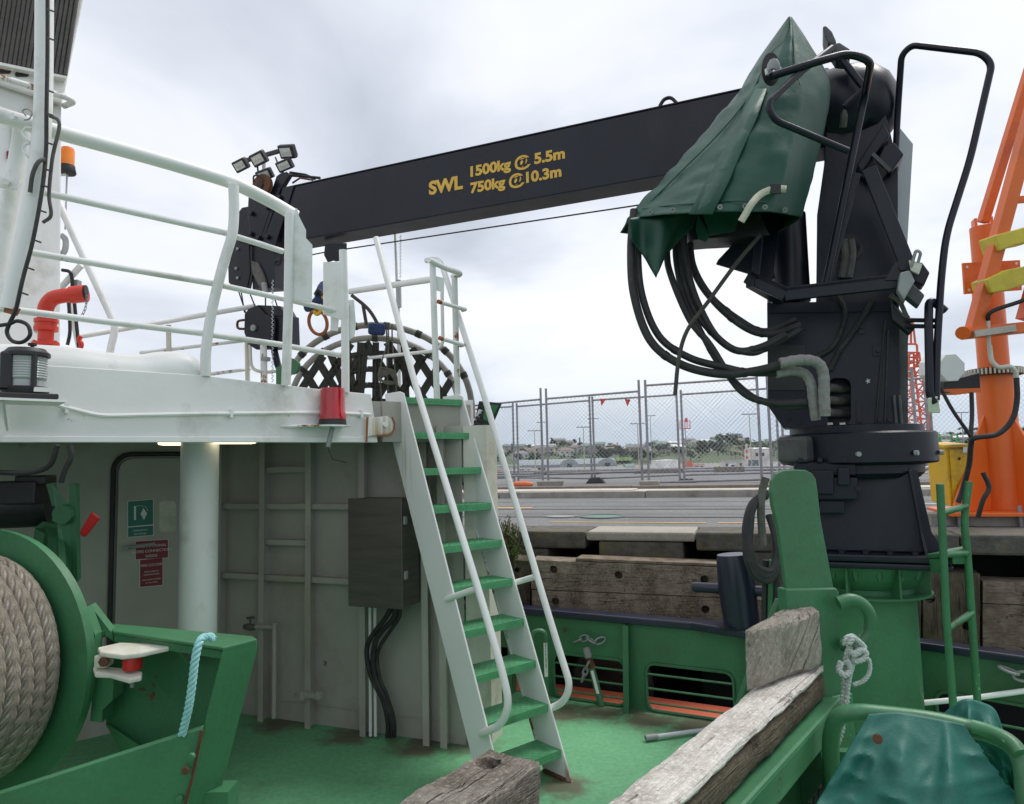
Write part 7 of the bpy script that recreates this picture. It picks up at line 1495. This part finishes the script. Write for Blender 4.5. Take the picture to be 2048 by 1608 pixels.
# green steel beam under C, with plate bulwark below
gb = thing('rail_beam', 'green steel rail beam carrying the long weathered timber', 'beam', V3((o_.x, o_.y, 0)))
o2 = V3((o_.x, o_.y, .80)) + AR * .0
MB().hexa([o2 - AR * .01, o2 + AW * 2.62 - AR * .01, o2 + AW * 2.62 + AR * .15, o2 + AR * .15], [p + UP * .118 for p in (o2 - AR * .01, o2 + AW * 2.62 - AR * .01, o2 + AW * 2.62 + AR * .17, o2 + AR * .15)]).obj('flange', 'green', gb, bevel=.012)
o3 = V3((o_.x, o_.y, 0)); MB().hexa([o3 + AR * .06, o3 + AW * 2.5 + AR * .06, o3 + AW * 2.5 + AR * .075, o3 + AR * .075], [p + UP * .8 for p in (o3 + AR * .06, o3 + AW * 2.5 + AR * .06, o3 + AW * 2.5 + AR * .075, o3 + AR * .075)]).obj('web_plate', 'green', gb)
for k in range(4): q = o3 + AW * (.2 + k * .72); MB().hexa([q + AR * .076, q + AW * .014 + AR * .076, q + AW * .014 + AR * .2, q + AR * .2], [p + UP * .8 for p in (q + AR * .076, q + AW * .014 + AR * .076, q + AW * .014 + AR * .15, q + AR * .15)]).obj('bracket', 'green', gb)
n_ = MB()
for i in range(26):
    for sgn in (-1, 1):
        a = o3 + AW * (.9 + i * .06) + AR * .16 + UP * (.2 if sgn > 0 else .72); b = o3 + AW * (.9 + i * .06 + .5) + AR * .16 + UP * (.72 if sgn > 0 else .2); n_.tube([a, b], .005, 5)
tag(n_.obj('cargo_net', 'netting'), 'dark rope netting hung under the green rail beam', 'net')
# tall green fender plate
FPd = 2.62
fp = thing('fender_plate', 'tall rounded green steel guard plate behind the timber block', 'guard plate', P(1640, 1420, FPd))
ux = V3((.93, .37, 0)); pa = P(1590, 1100, FPd)
FPp = lambda px, py, off=0.0: VP(px, py, pa + V3((ux.y, -ux.x, 0)) * off, ux)
MB().prism([FPp(x, y) for x, y in ((1543, 985), (1545, 962), (1552, 948), (1566, 941), (1590, 939), (1612, 940), (1624, 946), (1632, 958), (1636, 985), (1642, 1040), (1668, 1178), (1574, 1182), (1566, 1120), (1558, 1060), (1546, 1010))], V3((-ux.y, ux.x, 0)) * .018).obj('upper_plate', 'green', fp, bevel=.004)
MB().prism([FPp(x, y, .016) for x, y in ((1573, 1178), (1674, 1176), (1679, 1186), (1682, 1260), (1690, 1340), (1694, 1500), (1640, 1500), (1580, 1280))], V3((-ux.y, ux.x, 0)) * .05).obj('lower_plate', 'green', fp, bevel=.006)
pr_ = P(1678, 1480, FPd); pr_.z = 0; MB().box(pr_ + UP * .46, (.1, .06, .92), ux, V3((-ux.y, ux.x, 0))).obj('foot_post', 'green_worn', fp, bevel=.005)
T(smooth_path([P(1676, 1206, 2.6), P(1700, 1199, 2.6), P(1724, 1208, 2.6), P(1740, 1232, 2.6), P(1739, 1262, 2.6), P(1724, 1284, 2.6), P(1702, 1292, 2.6), P(1684, 1290, 2.62)], 5), .0225, 14).obj('ring_handle', 'green', fp)
T([P(1560, 1200, 2.75), P(1490, 1380, 2.75), P(1470, 1440, 2.75)], .018, 10).obj('brace', 'green', fp)
# rope made fast on the ring
rp = thing('mooring_lashing', 'grey-white rope lashing knotted round the green ring handle', 'rope', P(1650, 1490, 2.5))
def twist(name, pts, r, mt, parent, strands=3, pitch=.05, n=6, sub=7):
    pts = smooth_path(pts, sub); acc = 0
    for k in range(strands):
        out = []; acc = 0; x = None
        for i, p in enumerate(pts):
            t = (pts[min(i + 1, len(pts) - 1)] - pts[max(i - 1, 0)]).normalized()
            if x is None: x, y, _ = frame(t)
            x = (x - t * x.dot(t)).normalized(); y = t.cross(x)
            if i: acc += (p - pts[i - 1]).length
            a = acc / pitch * 2 * math.pi + k * 2 * math.pi / strands; out.append(p + (x * math.cos(a) + y * math.sin(a)) * r * .52)
        MB().tube(out, r * .56, n).obj(name, mt, parent)
for pts, r in (([(1700, 1296, 2.55), (1694, 1310, 2.53), (1690, 1345, 2.52), (1686, 1400, 2.5), (1682, 1450, 2.48), (1674, 1482, 2.46), (1655, 1498, 2.46), (1636, 1494, 2.47)], .011), ([(1716, 1300, 2.53), (1704, 1330, 2.51), (1696, 1370, 2.5), (1690, 1430, 2.48), (1676, 1488, 2.46)], .011), ([(1690, 1290, 2.52), (1694, 1276, 2.52), (1708, 1274, 2.53), (1714, 1290, 2.53), (1722, 1305, 2.53)], .010), ([(1698, 1288, 2.5), (1706, 1277, 2.5), (1718, 1284, 2.51), (1728, 1296, 2.51), (1716, 1306, 2.5), (1700, 1304, 2.5)], .010), ([(1706, 1312, 2.5), (1720, 1300, 2.5), (1732, 1306, 2.5), (1726, 1318, 2.5), (1708, 1324, 2.5)], .010), ([(1724, 1308, 2.52), (1738, 1322, 2.52), (1738, 1346, 2.52), (1726, 1362, 2.52), (1706, 1370, 2.52)], .008), ([(1682, 1324, 2.5), (1678, 1340, 2.5), (1690, 1350, 2.49), (1700, 1340, 2.5), (1694, 1322, 2.5)], .011)):
    twist('strand', [P(*p) for p in pts], r, 'rope_white', rp, 3, .035)
# bent pipe rail with torn teal canvas
tr = thing('bent_pipe_rail', 'green bent pipe rail with peeling paint under the torn canvas', 'pipe rail', P(1668, 1560, 2.3))
pp = [P(1672, 1640, 2.3), P(1664, 1560, 2.3), P(1662, 1480, 2.3), P(1676, 1436, 2.28), P(1715, 1425, 2.25), P(1780, 1430, 2.22), P(1860, 1440, 2.18), P(1930, 1455, 2.15), P(1980, 1468, 2.1), P(2022, 1490, 2.05), P(2046, 1530, 2.0), P(2052, 1600, 1.97), P(2055, 1700, 1.95)]
T(smooth_path(pp, 5), .0265, 16).obj('pipe', 'green', tr)
T(smooth_path([P(1944, 1452, 2.118), P(1980, 1463, 2.085), P(2020, 1484, 2.03), P(2040, 1508, 1.995)], 6), .0195, 12).obj('peeled_paint', 'green_worn', tr)
MB().bar(P(1690, 1500, 2.35), P(1695, 1620, 2.35), .05, .03).obj('post', 'green', tr)
for b_ in (P(1668, 1640, 2.3), P(2055, 1700, 1.95)): T([b_, V3((b_.x, b_.y, 0))], .032, 12).obj('leg', 'green', tr)
def sheetcloth(tops, bots, nu, nv, label, folds, seed, rip=0.0):
    tops = smooth_path(tops, 8); bots = smooth_path(bots, 8)
    def at(L, u): f = u * (len(L) - 1); i = min(int(f), len(L) - 2); return L[i].lerp(L[i + 1], f - i)
    def fn(u, v):
        if rip and u > .999: u = 1 - rip * abs(mnoise.noise(V3((v * 17, seed, 0)))) * .5
        p = at(tops, u).lerp(at(bots, u), v); w = 0
        for c0, wd, h_, sl in folds:                       # soft ridges running down from the pipe
            x = (u - c0 - sl * v) / (wd * (.5 + v)); w += h_ * math.exp(-x * x) * min(1, v * 2.2)
        w += .05 * mnoise.noise(V3((u * 3 + v, v * 2.5, seed))) * v + .03 * (.5 - abs(mnoise.noise(V3((u * 4 - v * 3, v * 4 + u * 2, seed + 4))))) * min(1, v * 3)
        return p + (CAM - p).normalized() * w
    return tag(MB().grid(fn, nu, nv).obj('torn_canvas', 'canvas_teal', solid=.003), label, 'canvas')
sheetcloth(PP([(1738, 1428, 2.185), (1800, 1425, 2.165), (1865, 1436, 2.14), (1928, 1449, 2.105)]), PP([(1590, 1680, 2.05), (1700, 1730, 1.97), (1850, 1760, 1.90), (2110, 1690, 1.92)]), 70, 60, 'teal canvas sheet draped over the bent green pipe, faded and torn', ((.10, .10, .03, -.10), (.42, .16, .05, .16), (.80, .07, .05, -.06)), 2, .12)
sheetcloth(PP([(1872, 1442, 2.4), (1905, 1412, 2.38), (1930, 1398, 2.36), (1962, 1404, 2.36), (1990, 1420, 2.36), (2006, 1462, 2.34)]), PP([(1866, 1480, 2.36), (1900, 1510, 2.33), (1930, 1520, 2.3), (1960, 1530, 2.28), (1990, 1540, 2.26), (2014, 1540, 2.25)]), 36, 20, 'teal canvas fold standing up behind the bent green pipe', ((.45, .06, .04, .05), (.75, .08, .03, 0)), 8)
sheetcloth(PP([(1940, 1468, 2.2), (1985, 1486, 2.16), (2018, 1502, 2.12), (2046, 1540, 2.08)]), PP([(1990, 1620, 2.2), (2030, 1640, 2.16), (2050, 1650, 2.14), (2075, 1660, 2.12)]), 24, 24, 'torn teal canvas rag hanging inside the pipe bend', ((.4, .08, .02, 0), (.8, .06, .02, 0)), 5)
tag(MB().lathe([(.0, 0), (.014, 0), (.014, .004), (.008, .005), (.0, .004)], P(1755, 1478, 2.09), CAM - P(1755, 1478, 2.1), 16).obj('eyelet', 'rust'), 'rusty eyelet in the teal canvas sheet', 'eyelet')

# =================================================================== mooring winch under the deck, left
FC = P(-12, 1318, 3.02); WX = V3((.30, .954, 0)).normalized()
wn = thing('mooring_winch', 'green mooring winch drum with big flange under the upper deck', 'winch', V3((FC.x, FC.y, 0)))
RF = .535
MB().lathe([(.25, -.02), (RF - .02, -.02), (RF, -.005), (RF, .02), (RF - .02, .03), (.3, .03)], FC, WX, 64).obj('flange', 'green', wn)
MB().lathe([(RF - .03, -.03), (RF + .012, -.03), (RF + .012, -.008), (RF - .03, -.008)], FC, WX, 64).obj('flange_rim', 'green', wn)
MB().cyl(FC - WX * .95, FC, .3, n=32).obj('core', 'green', wn)
MB().lathe([(.25, -.98), (RF, -.98), (RF, -.95), (.3, -.95)], FC, WX, 48).obj('flange', 'green', wn)
# braided hawser wound on the drum
hw = MB(); RR, rr_ = .437, .031; X_, Y_, Z_ = frame(WX); turns = 15; SEG = 130; n = 16; vs = []; tot = turns * SEG
for i in range(tot + 1):
    th = 2 * math.pi * i / SEG; ax = -.065 - (i / SEG) * rr_ * 1.8; rad = X_ * math.cos(th) + Y_ * math.sin(th); c = FC + WX * ax + rad * (RR + .006 * math.sin(th * 3 + i * .01)); s_ = i / SEG * 2 * math.pi * RR
    for k in range(n):
        ph = 2 * math.pi * k / n; fold = abs(((ph / math.pi) % 2) - 1)         # chevron of the braid
        w_ = rr_ * (1 + .02 * math.sin(s_ * 135 + fold * 4.2) + .03 * math.sin(s_ * 9 + i * .003) + .03 * mnoise.noise(c * 30))
        vs.append(c + (rad * math.cos(ph) * .8 + WX * math.sin(ph)) * w_)
hw.add(vs, [(i * n + k, i * n + (k + 1) % n, (i + 1) * n + (k + 1) % n, (i + 1) * n + k) for i in range(tot) for k in range(n)], True)
ho = hw.obj('mooring_hawser', 'rope_tan', sharp=180); uvl = ho.data.uv_layers.new(name='lay')
for pl in ho.data.polygons:
    ii = pl.index // n; kk = pl.index % n
    for li, (di, dk) in zip(pl.loop_indices, ((0, 0), (0, 1), (1, 1), (1, 0))): uvl.data[li].uv = ((ii + di) / SEG * 2 * math.pi * RR, (kk + dk) / n)
mr = M['rope_tan']; nt_ = mr.node_tree; uvn = nt_.nodes.new('ShaderNodeUVMap'); uvn.uv_map = 'lay'; sp_ = nt_.nodes.new('ShaderNodeSeparateXYZ'); nt_.links.new(uvn.outputs[0], sp_.inputs[0])
def rm_(op, a, b):
    q = nt_.nodes.new('ShaderNodeMath'); q.operation = op
    for i_, v_ in enumerate((a, b)):
        if isinstance(v_, (int, float)): q.inputs[i_].default_value = v_
        else: nt_.links.new(v_, q.inputs[i_])
    return q.outputs[0]
fo = rm_('PINGPONG', rm_('ADD', sp_.outputs[1], .25), .25); wv = rm_('SINE', rm_('ADD', rm_('MULTIPLY', sp_.outputs[0], 120.0), rm_('MULTIPLY', fo, 34.0)), 0)
ctr = rm_('MINIMUM', rm_('MULTIPLY', fo, 14.0), 1.0); edg = rm_('MINIMUM', rm_('MULTIPLY', rm_('SUBTRACT', .25, fo), 14.0), 1.0)
hgt_ = rm_('MULTIPLY', rm_('MULTIPLY', rm_('ADD', rm_('MULTIPLY', wv, .5), .5), ctr), edg)
bmp = nt_.nodes.new('ShaderNodeBump'); bmp.inputs['Strength'].default_value = 1.0; bmp.inputs['Distance'].default_value = .013; nt_.links.new(hgt_, bmp.inputs['Height'])
mxr = nt_.nodes.new('ShaderNodeMix'); mxr.data_type = 'RGBA'; nt_.links.new(rm_('MULTIPLY_ADD' if False else 'MAXIMUM', hgt_, .45), mxr.inputs[0]); mxr.inputs[6].default_value = (.17, .135, .10, 1); bs_ = nt_.nodes['Principled BSDF']; nt_.links.new(bs_.inputs['Base Color'].links[0].from_socket, mxr.inputs[7]); nt_.links.new(mxr.outputs[2], bs_.inputs['Base Color']); old = bs_.inputs['Normal'].links[0].from_socket; nt_.links.new(old, bmp.inputs['Normal']); nt_.links.new(bmp.outputs[0], bs_.inputs['Normal'])
tag(ho, 'thick tan braided mooring hawser wound on the green winch drum', 'rope')
# winch frame box
d1, d2 = 2.72, 3.05
wf = thing('winch_bed', 'green steel winch bed with sloping post and low front plate', 'winch bed', V3(((P(400, 1500, 2.7)).x, P(400, 1500, 2.7).y, 0)))
MB().prism([P(226, 1262, 2.92), P(446, 1295, 2.66), P(514, 1278, 2.78), P(505, 1272, 2.84), P(226, 1247, 3.08)], -UP * .012).obj('top_plate', 'green', wf, bevel=.003)
MB().prism([P(446, 1298, 2.66), P(514, 1282, 2.78), P(514, 1300, 2.78), P(430, 1625, 2.70), P(364, 1640, 2.58), P(404, 1464, 2.62)], (FWD * .9 - RGT * .25) * .02).obj('sloping_post', 'green', wf, bevel=.004)
MB().prism([P(228, 1268, 2.93), P(444, 1302, 2.68), P(444, 1318, 2.68), P(228, 1284, 2.93)], FWD * .012).obj('top_lip', 'green', wf)
MB().prism([P(225, 1265, 3.08), P(500, 1285, 2.86), P(430, 1500, 2.86), P(340, 1560, 2.9), P(262, 1508, 2.95), P(212, 1445, 3.02)], FWD * .012).obj('back_plate', 'green', wf)
MB().prism([P(212, 1445, 3.02), P(262, 1508, 2.95), P(400, 1470, 2.64), P(380, 1560, 2.6), P(300, 1600, 2.75)], -UP * .01).obj('chute_plate', 'green', wf)
fp0 = [P(-60, 1606, 2.38), P(404, 1456, 2.60), P(398, 1500, 2.59), P(368, 1640, 2.56), P(-60, 1720, 2.36)]
MB().prism(fp0, FWD * .022 + UP * .004).obj('front_plate', 'green', wf, bevel=.004)
for x, y in ((384, 1512), (372, 1540), (360, 1597)): MB().lathe([(.0, 0), (.014, 0), (.012, .012), (0.0, .014)], P(x, y, 2.56), -FWD, 12).obj('stud', 'rust' if y == 1540 else 'green', wf)
T([P(404, 1460, 2.59), P(396, 1500, 2.585), P(386, 1550, 2.575), P(370, 1610, 2.555)], .006, 6).obj('rust_seam', 'rust', wf)
for px, d in ((440, 2.7), (250, 2.95)): q = P(px, 1600, d); MB().hexa([V3((q.x + a, q.y + b, 0)) for a, b in ((-.05, -.05), (.05, -.05), (.05, .05), (-.05, .05))], [V3((q.x + a, q.y + b, q.z + .05)) for a, b in ((-.05, -.05), (.05, -.05), (.05, .05), (-.05, .05))]).obj('leg', 'green', wf)
MB().prism([P(340, 1290, 2.85), P(372, 1330, 2.84), P(378, 1325, 2.8), P(350, 1288, 2.8)], FWD * .04).obj('gusset', 'green', wf)
# band brake: brackets, roller guide
bk_ = thing('brake_roller', 'white brake lever bracket with red roller beside the winch flange', 'roller guide', P(240, 1400, 2.85))
MB().prism([P(195, 1294, 2.82), P(240, 1284, 2.86), P(330, 1286, 2.86), P(340, 1292, 2.8), P(280, 1306, 2.76), P(245, 1310, 2.75), P(200, 1304, 2.78)], -UP * .02).obj('top_arm', 'cream', bk_, bevel=.006); MB().prism([P(186, 1332, 2.82), P(220, 1333, 2.84), P(285, 1342, 2.8), P(284, 1352, 2.76), P(258, 1358, 2.74), P(220, 1347, 2.78), P(190, 1346, 2.78)], -UP * .02).obj('lower_arm', 'cream', bk_, bevel=.006)
c = P(265, 1338, 2.8); MB().lathe([(.034, 0), (.036, .005), (.036, .055), (.034, .06)], c, n=24).obj('roller', 'red', bk_); T([c - UP * .07, c + UP * .075], .008, 8).obj('spindle', 'steel_grey', bk_); MB().box(P(208, 1320, 2.82), (.05, .06, .05)).obj('pivot_block', 'cream', bk_, bevel=.008); MB().bolt(P(210, 1322, 2.78), -FWD, .02, .014).obj('bolt', 'rust', bk_)
MB().prism([P(170, 1215, 2.95), P(190, 1270, 2.9), P(190, 1345, 2.88), P(184, 1420, 2.88), P(180, 1340, 2.9), P(176, 1270, 2.92)], FWD * .05).obj('band_bracket', 'green', bk_); MB().prism([P(190, 1350, 2.9), P(228, 1350, 2.9), P(225, 1400, 2.9), P(205, 1420, 2.9), P(204, 1445, 2.9), P(180, 1442, 2.9), P(184, 1400, 2.9)], FWD * .08).obj('band_foot', 'green', bk_); MB().prism([P(188, 1262, 2.95), P(210, 1262, 2.95), P(208, 1275, 2.95), P(190, 1278, 2.95)], FWD * .05).obj('band_lug', 'green', bk_)
MB().prism([P(180, 1210, 3.0), P(220, 1262, 2.95), P(226, 1270, 2.95), P(226, 1282, 2.95), P(212, 1272, 2.95), P(176, 1225, 3.0)], FWD * .04).obj('band_link', 'green', bk_)
# hydraulic motor and arm in the dark
wm = thing('winch_motor', 'black hydraulic winch motor and arm in the shade', 'motor', P(100, 1100, 3.6))
MB().lathe([(.0, -.3), (.11, -.3), (.12, -.2), (.12, .1), (.1, .16), (.0, .17)], P(30, 1010, 3.75), (.9, .3, 0), 24).obj('motor_body', 'black', wm); MB().box(P(30, 985, 3.7), (.3, .14, .12)).obj('valve_block', 'black', wm, bevel=.01); MB().box(P(72, 960, 3.7), (.16, .1, .05)).obj('manifold', 'black', wm, bevel=.01)
MB().prism([P(92, 968, 3.6), P(104, 966, 3.6), P(118, 1080, 3.58), P(112, 1150, 3.58), P(145, 1168, 3.58), P(155, 1160, 3.58), P(152, 968, 3.6), P(138, 968, 3.6), P(138, 1010, 3.6), P(104, 1012, 3.6)], FWD * .03).obj('arm', 'green', wm)
MB().lathe([(.025, -.02), (.048, -.02), (.048, .02), (.025, .02)], P(128, 1028, 3.58), -FWD, 20).obj('eye', 'green', wm); MB().hexa([P(x, y, 3.5) for x, y in ((158, 1066), (170, 1076), (202, 1036), (184, 1022))], [P(x, y, 3.56) for x, y in ((158, 1066), (170, 1076), (202, 1036), (184, 1022))]).obj('red_guard', 'red', wm, bevel=.01)
MB().prism([P(70, 1040, 3.75), P(115, 1050, 3.7), P(120, 1170, 3.2), P(70, 1140, 3.75)], FWD * .05).obj('side_plate', 'green', wm); MB().bar(P(60, 1300, 3.75), P(100, 1060, 3.72), .1, .1).obj('pedestal', 'green', wm)
for pts in ([(0, 945, 3.2), (60, 945, 3.2), (100, 930, 3.2), (115, 890, 3.2)], [(140, 890, 3.2), (142, 915, 3.2), (130, 940, 3.2), (122, 965, 3.2)]): T(smooth_path([P(*p) for p in pts], 5), .012, 8).obj('motor_hose', 'rubber', wm)
# teal rope lashing on the bed
tl = thing('teal_lashing', 'pale teal three-strand rope lashed over the winch bed edge', 'rope', P(364, 1470, 2.6))
twist('strand', [P(428, 1280, 2.66), P(422, 1274, 2.66), P(408, 1275, 2.64), P(398, 1286, 2.6), P(390, 1320, 2.58), P(384, 1370, 2.57), P(376, 1420, 2.57), P(364, 1470, 2.58)], .0145, 'rope_teal', tl, 3, .062, 8, 14)

# =================================================================== orange crane on the quay
qb = G(1990, 1046, QZ + .07); OD = 5.75
oc_ = thing('quay_crane', 'bright orange davit crane with flared foot standing on the quay', 'crane', V3((qb.x, qb.y, QZ)))
bx0 = P(1905, 1046, OD); 
base_c = P(2012, 1040, OD + .25); base_c.z = QZ
MB().box(base_c + UP * .10, (1.0, .8, .03), QD, QN).obj('base_plate', 'orange', oc_, bevel=.006)
for s, t in ((-.42, -.32), (.42, -.32), (.42, .32), (-.42, .32), (0, -.34)): MB().tube([base_c + QD * s + QN * t, base_c + QD * s + QN * t + UP * .17], .018, 8).obj('anchor_bolt', 'galv', oc_)
MB().box(base_c + UP * .043, (.8, .6, .083), QD, QN).obj('grout_pad', 'concrete', oc_)
tip = P(1988, 690, OD + .25); tip = V3((base_c.x, base_c.y, up_to(base_c, 640).z)); z1 = up_to(base_c, 752).z; z2 = up_to(base_c, 668).z
MB().cyl(base_c + UP * .116, V3((base_c.x, base_c.y, z1)), .145, n=32).obj('column', 'orange', oc_)
MB().cyl(V3((base_c.x, base_c.y, z1 + .03)), V3((base_c.x, base_c.y, z2 + .5)), .118, n=32).obj('slewing_column', 'orange', oc_)
MB().lathe([(.15, 0), (.205, 0), (.205, .06), (.15, .06)], V3((base_c.x, base_c.y, z1)), n=40).obj('gear_ring', 'rust', oc_)
for a in range(44): an_ = a * 2 * math.pi / 44; dv = V3((math.cos(an_), math.sin(an_), 0)); MB().box(V3((base_c.x, base_c.y, z1 + .03)) + dv * .212, (.016, .014, .05), dv, dv.cross(UP)).obj('gear_tooth', 'cream', oc_)
zf = up_to(base_c, 830).z
for a in (-2.86, -1.35, .2, 1.8):
    dv = V3((math.cos(a), math.sin(a), 0)); p0 = V3((base_c.x, base_c.y, 0)) + dv * .143
    MB().prism([V3((p0.x, p0.y, zf)), V3((p0.x, p0.y, QZ + .117)), V3((p0.x, p0.y, QZ + .117)) + dv * .40, V3((p0.x, p0.y, QZ + .16)) + dv * .40, V3((p0.x, p0.y, zf - .05)) + dv * .03], dv.cross(UP) * .02).obj('foot_fin', 'orange', oc_)
tc2 = V3((base_c.x, base_c.y, 0))
pl0 = up_to(base_c, 590).z; pl1 = up_to(base_c, 520).z
zt0 = up_to(base_c, 455).z
MB().cyl(V3((base_c.x, base_c.y, z2 + .5)), V3((base_c.x, base_c.y, zt0)), .1, n=28).obj('ram_barrel', 'orange', oc_)
for s in (-1, 1): MB().box(V3((base_c.x, base_c.y, zt0 + .03)) + QD * s * .06, (.02, .1, .09), QD, QN).obj('clevis', 'orange', oc_)
f = lambda x, y, d=OD: P(x, y, d)
MB().prism([f(1926, 526), f(2040, 520), f(2044, 580), f(1930, 588)], FWD * .02).obj('lug_plate', 'orange', oc_)
for x, y in ((1934, 534), (2033, 527), (2036, 572), (1938, 580)): MB().lathe([(.0, 0), (.012, 0), (.0, .002)], P(x, y, OD - .002), -FWD, 10).obj('bolt_hole', 'sign_white', oc_)
def obar(a, b, w, d0, d1, nm='boom_chord'): MB().bar(P(*a, d0), P(*b, d1), w, w, tuple(FWD)).obj(nm, 'orange', oc_, bevel=.004)
obar((1966, 445), (2075, 90), .07, 5.85, 5.7, 'luffing_rod'); obar((1944, 672), (2085, 150), .095, 5.5, 5.45); obar((2050, 640), (2140, 330), .095, 5.5, 5.45); obar((2010, 402), (2080, 396), .05, 5.5, 5.5, 'boom_lacing')
MB().bar(P(1926, 668, 5.5), P(2100, 650, 5.45), .1, .08, (0, 0, 1)).obj('heel_beam', 'orange', oc_, bevel=.005); T([P(1925, 666, 5.42), P(1938, 664, 5.6)], .05, 16).obj('heel_pin', 'orange', oc_); MB().bar(P(1948, 668, 5.42), P(2030, 656, 5.4), .03, .05).obj('cover_strip', 'concrete_pale', oc_)
for pts in ([(1990, 470), (2020, 462), (2070, 448), (2070, 482), (2030, 490), (2000, 502)], [(1974, 558), (2010, 540), (2070, 528), (2070, 562), (2020, 580), (1984, 586), (1978, 572)]): tag(MB().prism([P(x, y, 5.40) for x, y in pts], FWD * .2).obj('tape_wrap', 'tape_yellow', bevel=.01), 'yellow tape wrapped round the orange crane boom, %s' % ('upper wrap' if pts[0][1] < 500 else 'lower wrap'), 'tape')
# slew motor housing
MB().prism([P(x, y, 5.5) for x, y in ((1882, 722), (1892, 709), (1912, 708), (1930, 726), (1930, 744), (1916, 762), (1895, 763), (1881, 748))], FWD * .3).obj('motor_cover', 'white', oc_, bevel=.006); MB().prism([P(x, y, 5.52) for x, y in ((1888, 764), (1960, 745), (1962, 782), (1900, 786), (1890, 778))], FWD * .25).obj('gearbox', 'black', oc_, bevel=.008); MB().prism([P(x, y, 5.5) for x, y in ((1890, 778), (1962, 776), (1962, 784), (1912, 790))], FWD * .3).obj('motor_tray', 'orange', oc_)
T(smooth_path([P(1979, 690, 5.45), P(1981, 710, 5.45), P(1985, 724, 5.43), P(1998, 735, 5.4), P(2018, 733, 5.38), P(2030, 742, 5.38), P(2033, 756, 5.38)], 5), .018, 10).obj('conduit', 'cream', oc_); T(smooth_path([P(1976, 640, 5.45), P(1978, 628, 5.42), P(1995, 618, 5.4), P(2048, 600, 5.35), P(2080, 580, 5.3)], 5), .016, 8).obj('cable', 'rubber', oc_); T([P(1976, 638, 5.45), P(1978, 690, 5.45)], .014, 8).obj('conduit', 'cream', oc_)
T(smooth_path([P(2033, 756, 5.38), P(2034, 800, 5.36), P(2024, 840, 5.34), P(1995, 868, 5.34), P(1950, 876, 5.36), P(1942, 890, 5.4), P(1938, 930, 5.45), P(1925, 980, 5.5), P(1916, 1005, 5.5)], 6), .02, 10).obj('cable', 'rubber', oc_)
T(smooth_path([P(1878, 770, 5.45), P(1905, 820, 5.42), P(1938, 868, 5.4), P(1945, 885, 5.4)], 5), .014, 8).obj('cable', 'rubber', oc_); T(smooth_path([P(1943, 785, 5.5), P(1944, 830, 5.48), P(1942, 866, 5.42), P(1944, 890, 5.4)], 5), .016, 8).obj('cable', 'rubber', oc_)
T(smooth_path([P(1966, 945, 5.45), P(1978, 975, 5.42), P(1966, 1000, 5.42), P(1956, 1034, 5.45)], 5), .018, 8).obj('cable', 'rubber', oc_)
# yellow cabinet
yc = P(1915, 1012, 5.7); yc.z = QZ
yb = thing('yellow_cabinet', 'tall yellow electrical cabinet standing behind the orange crane foot', 'cabinet', yc)
MB().prism([P(1891, 892, 5.95), P(1940, 891, 5.95), P(1930, 1014, 5.95), P(1902, 1012, 5.95)], FWD * .28).obj('body', 'yellow', yb, bevel=.006)
MB().prism([P(1889, 890, 5.93), P(1942, 888, 5.93), P(1942, 894, 5.93), P(1889, 896, 5.93)], FWD * .32).obj('lid', 'yellow', yb, bevel=.004); MB().prism([P(1898, 900, 5.945), P(1937, 898, 5.945), P(1928, 1006, 5.945), P(1906, 1004, 5.945)], -FWD * .008).obj('door', 'yellow', yb); MB().lathe([(.0, 0), (.012, 0), (.0, .01)], P(1919, 917, 5.93), -FWD, 12).obj('lock', 'black', yb); MB().prism([P(1926, 894, 5.934), P(1936, 894, 5.934), P(1935, 905, 5.934), P(1925, 905, 5.934)], -FWD * .003).obj('label', 'sign_white', yb)
MB().box(V3((yc.x, yc.y + .3, QZ + .05)), (.2, .2, .1)).obj('plinth', 'concrete', yb)
# stone blocks and pipe on the quay at right
for k, (px, py, l_, hh) in enumerate(((1838, 958, .8, .16), (1828, 980, .7, .18))):
    c = G(px, py, QZ); tag(rough_box(c - QD * .6, QD, QN, UP, l_, .35, hh, 40 + k, .02, .06, .02).obj('stone_block', 'concrete_pale' if k == 0 else 'concrete'), ['pale concrete block on the quay behind the crane tower', 'mossy concrete block on the quay nearest the green ladder'][k], 'block')
tag(T([P(1790, 952, 9.0), P(1863, 934, 9.6)], .03, 10).obj('prop_pipe', 'galv'), 'grey prop pipe leaning beside the concrete blocks on the quay', 'pipe')
for o in bpy.data.objects:
    if '_org' in o: del o['_org']
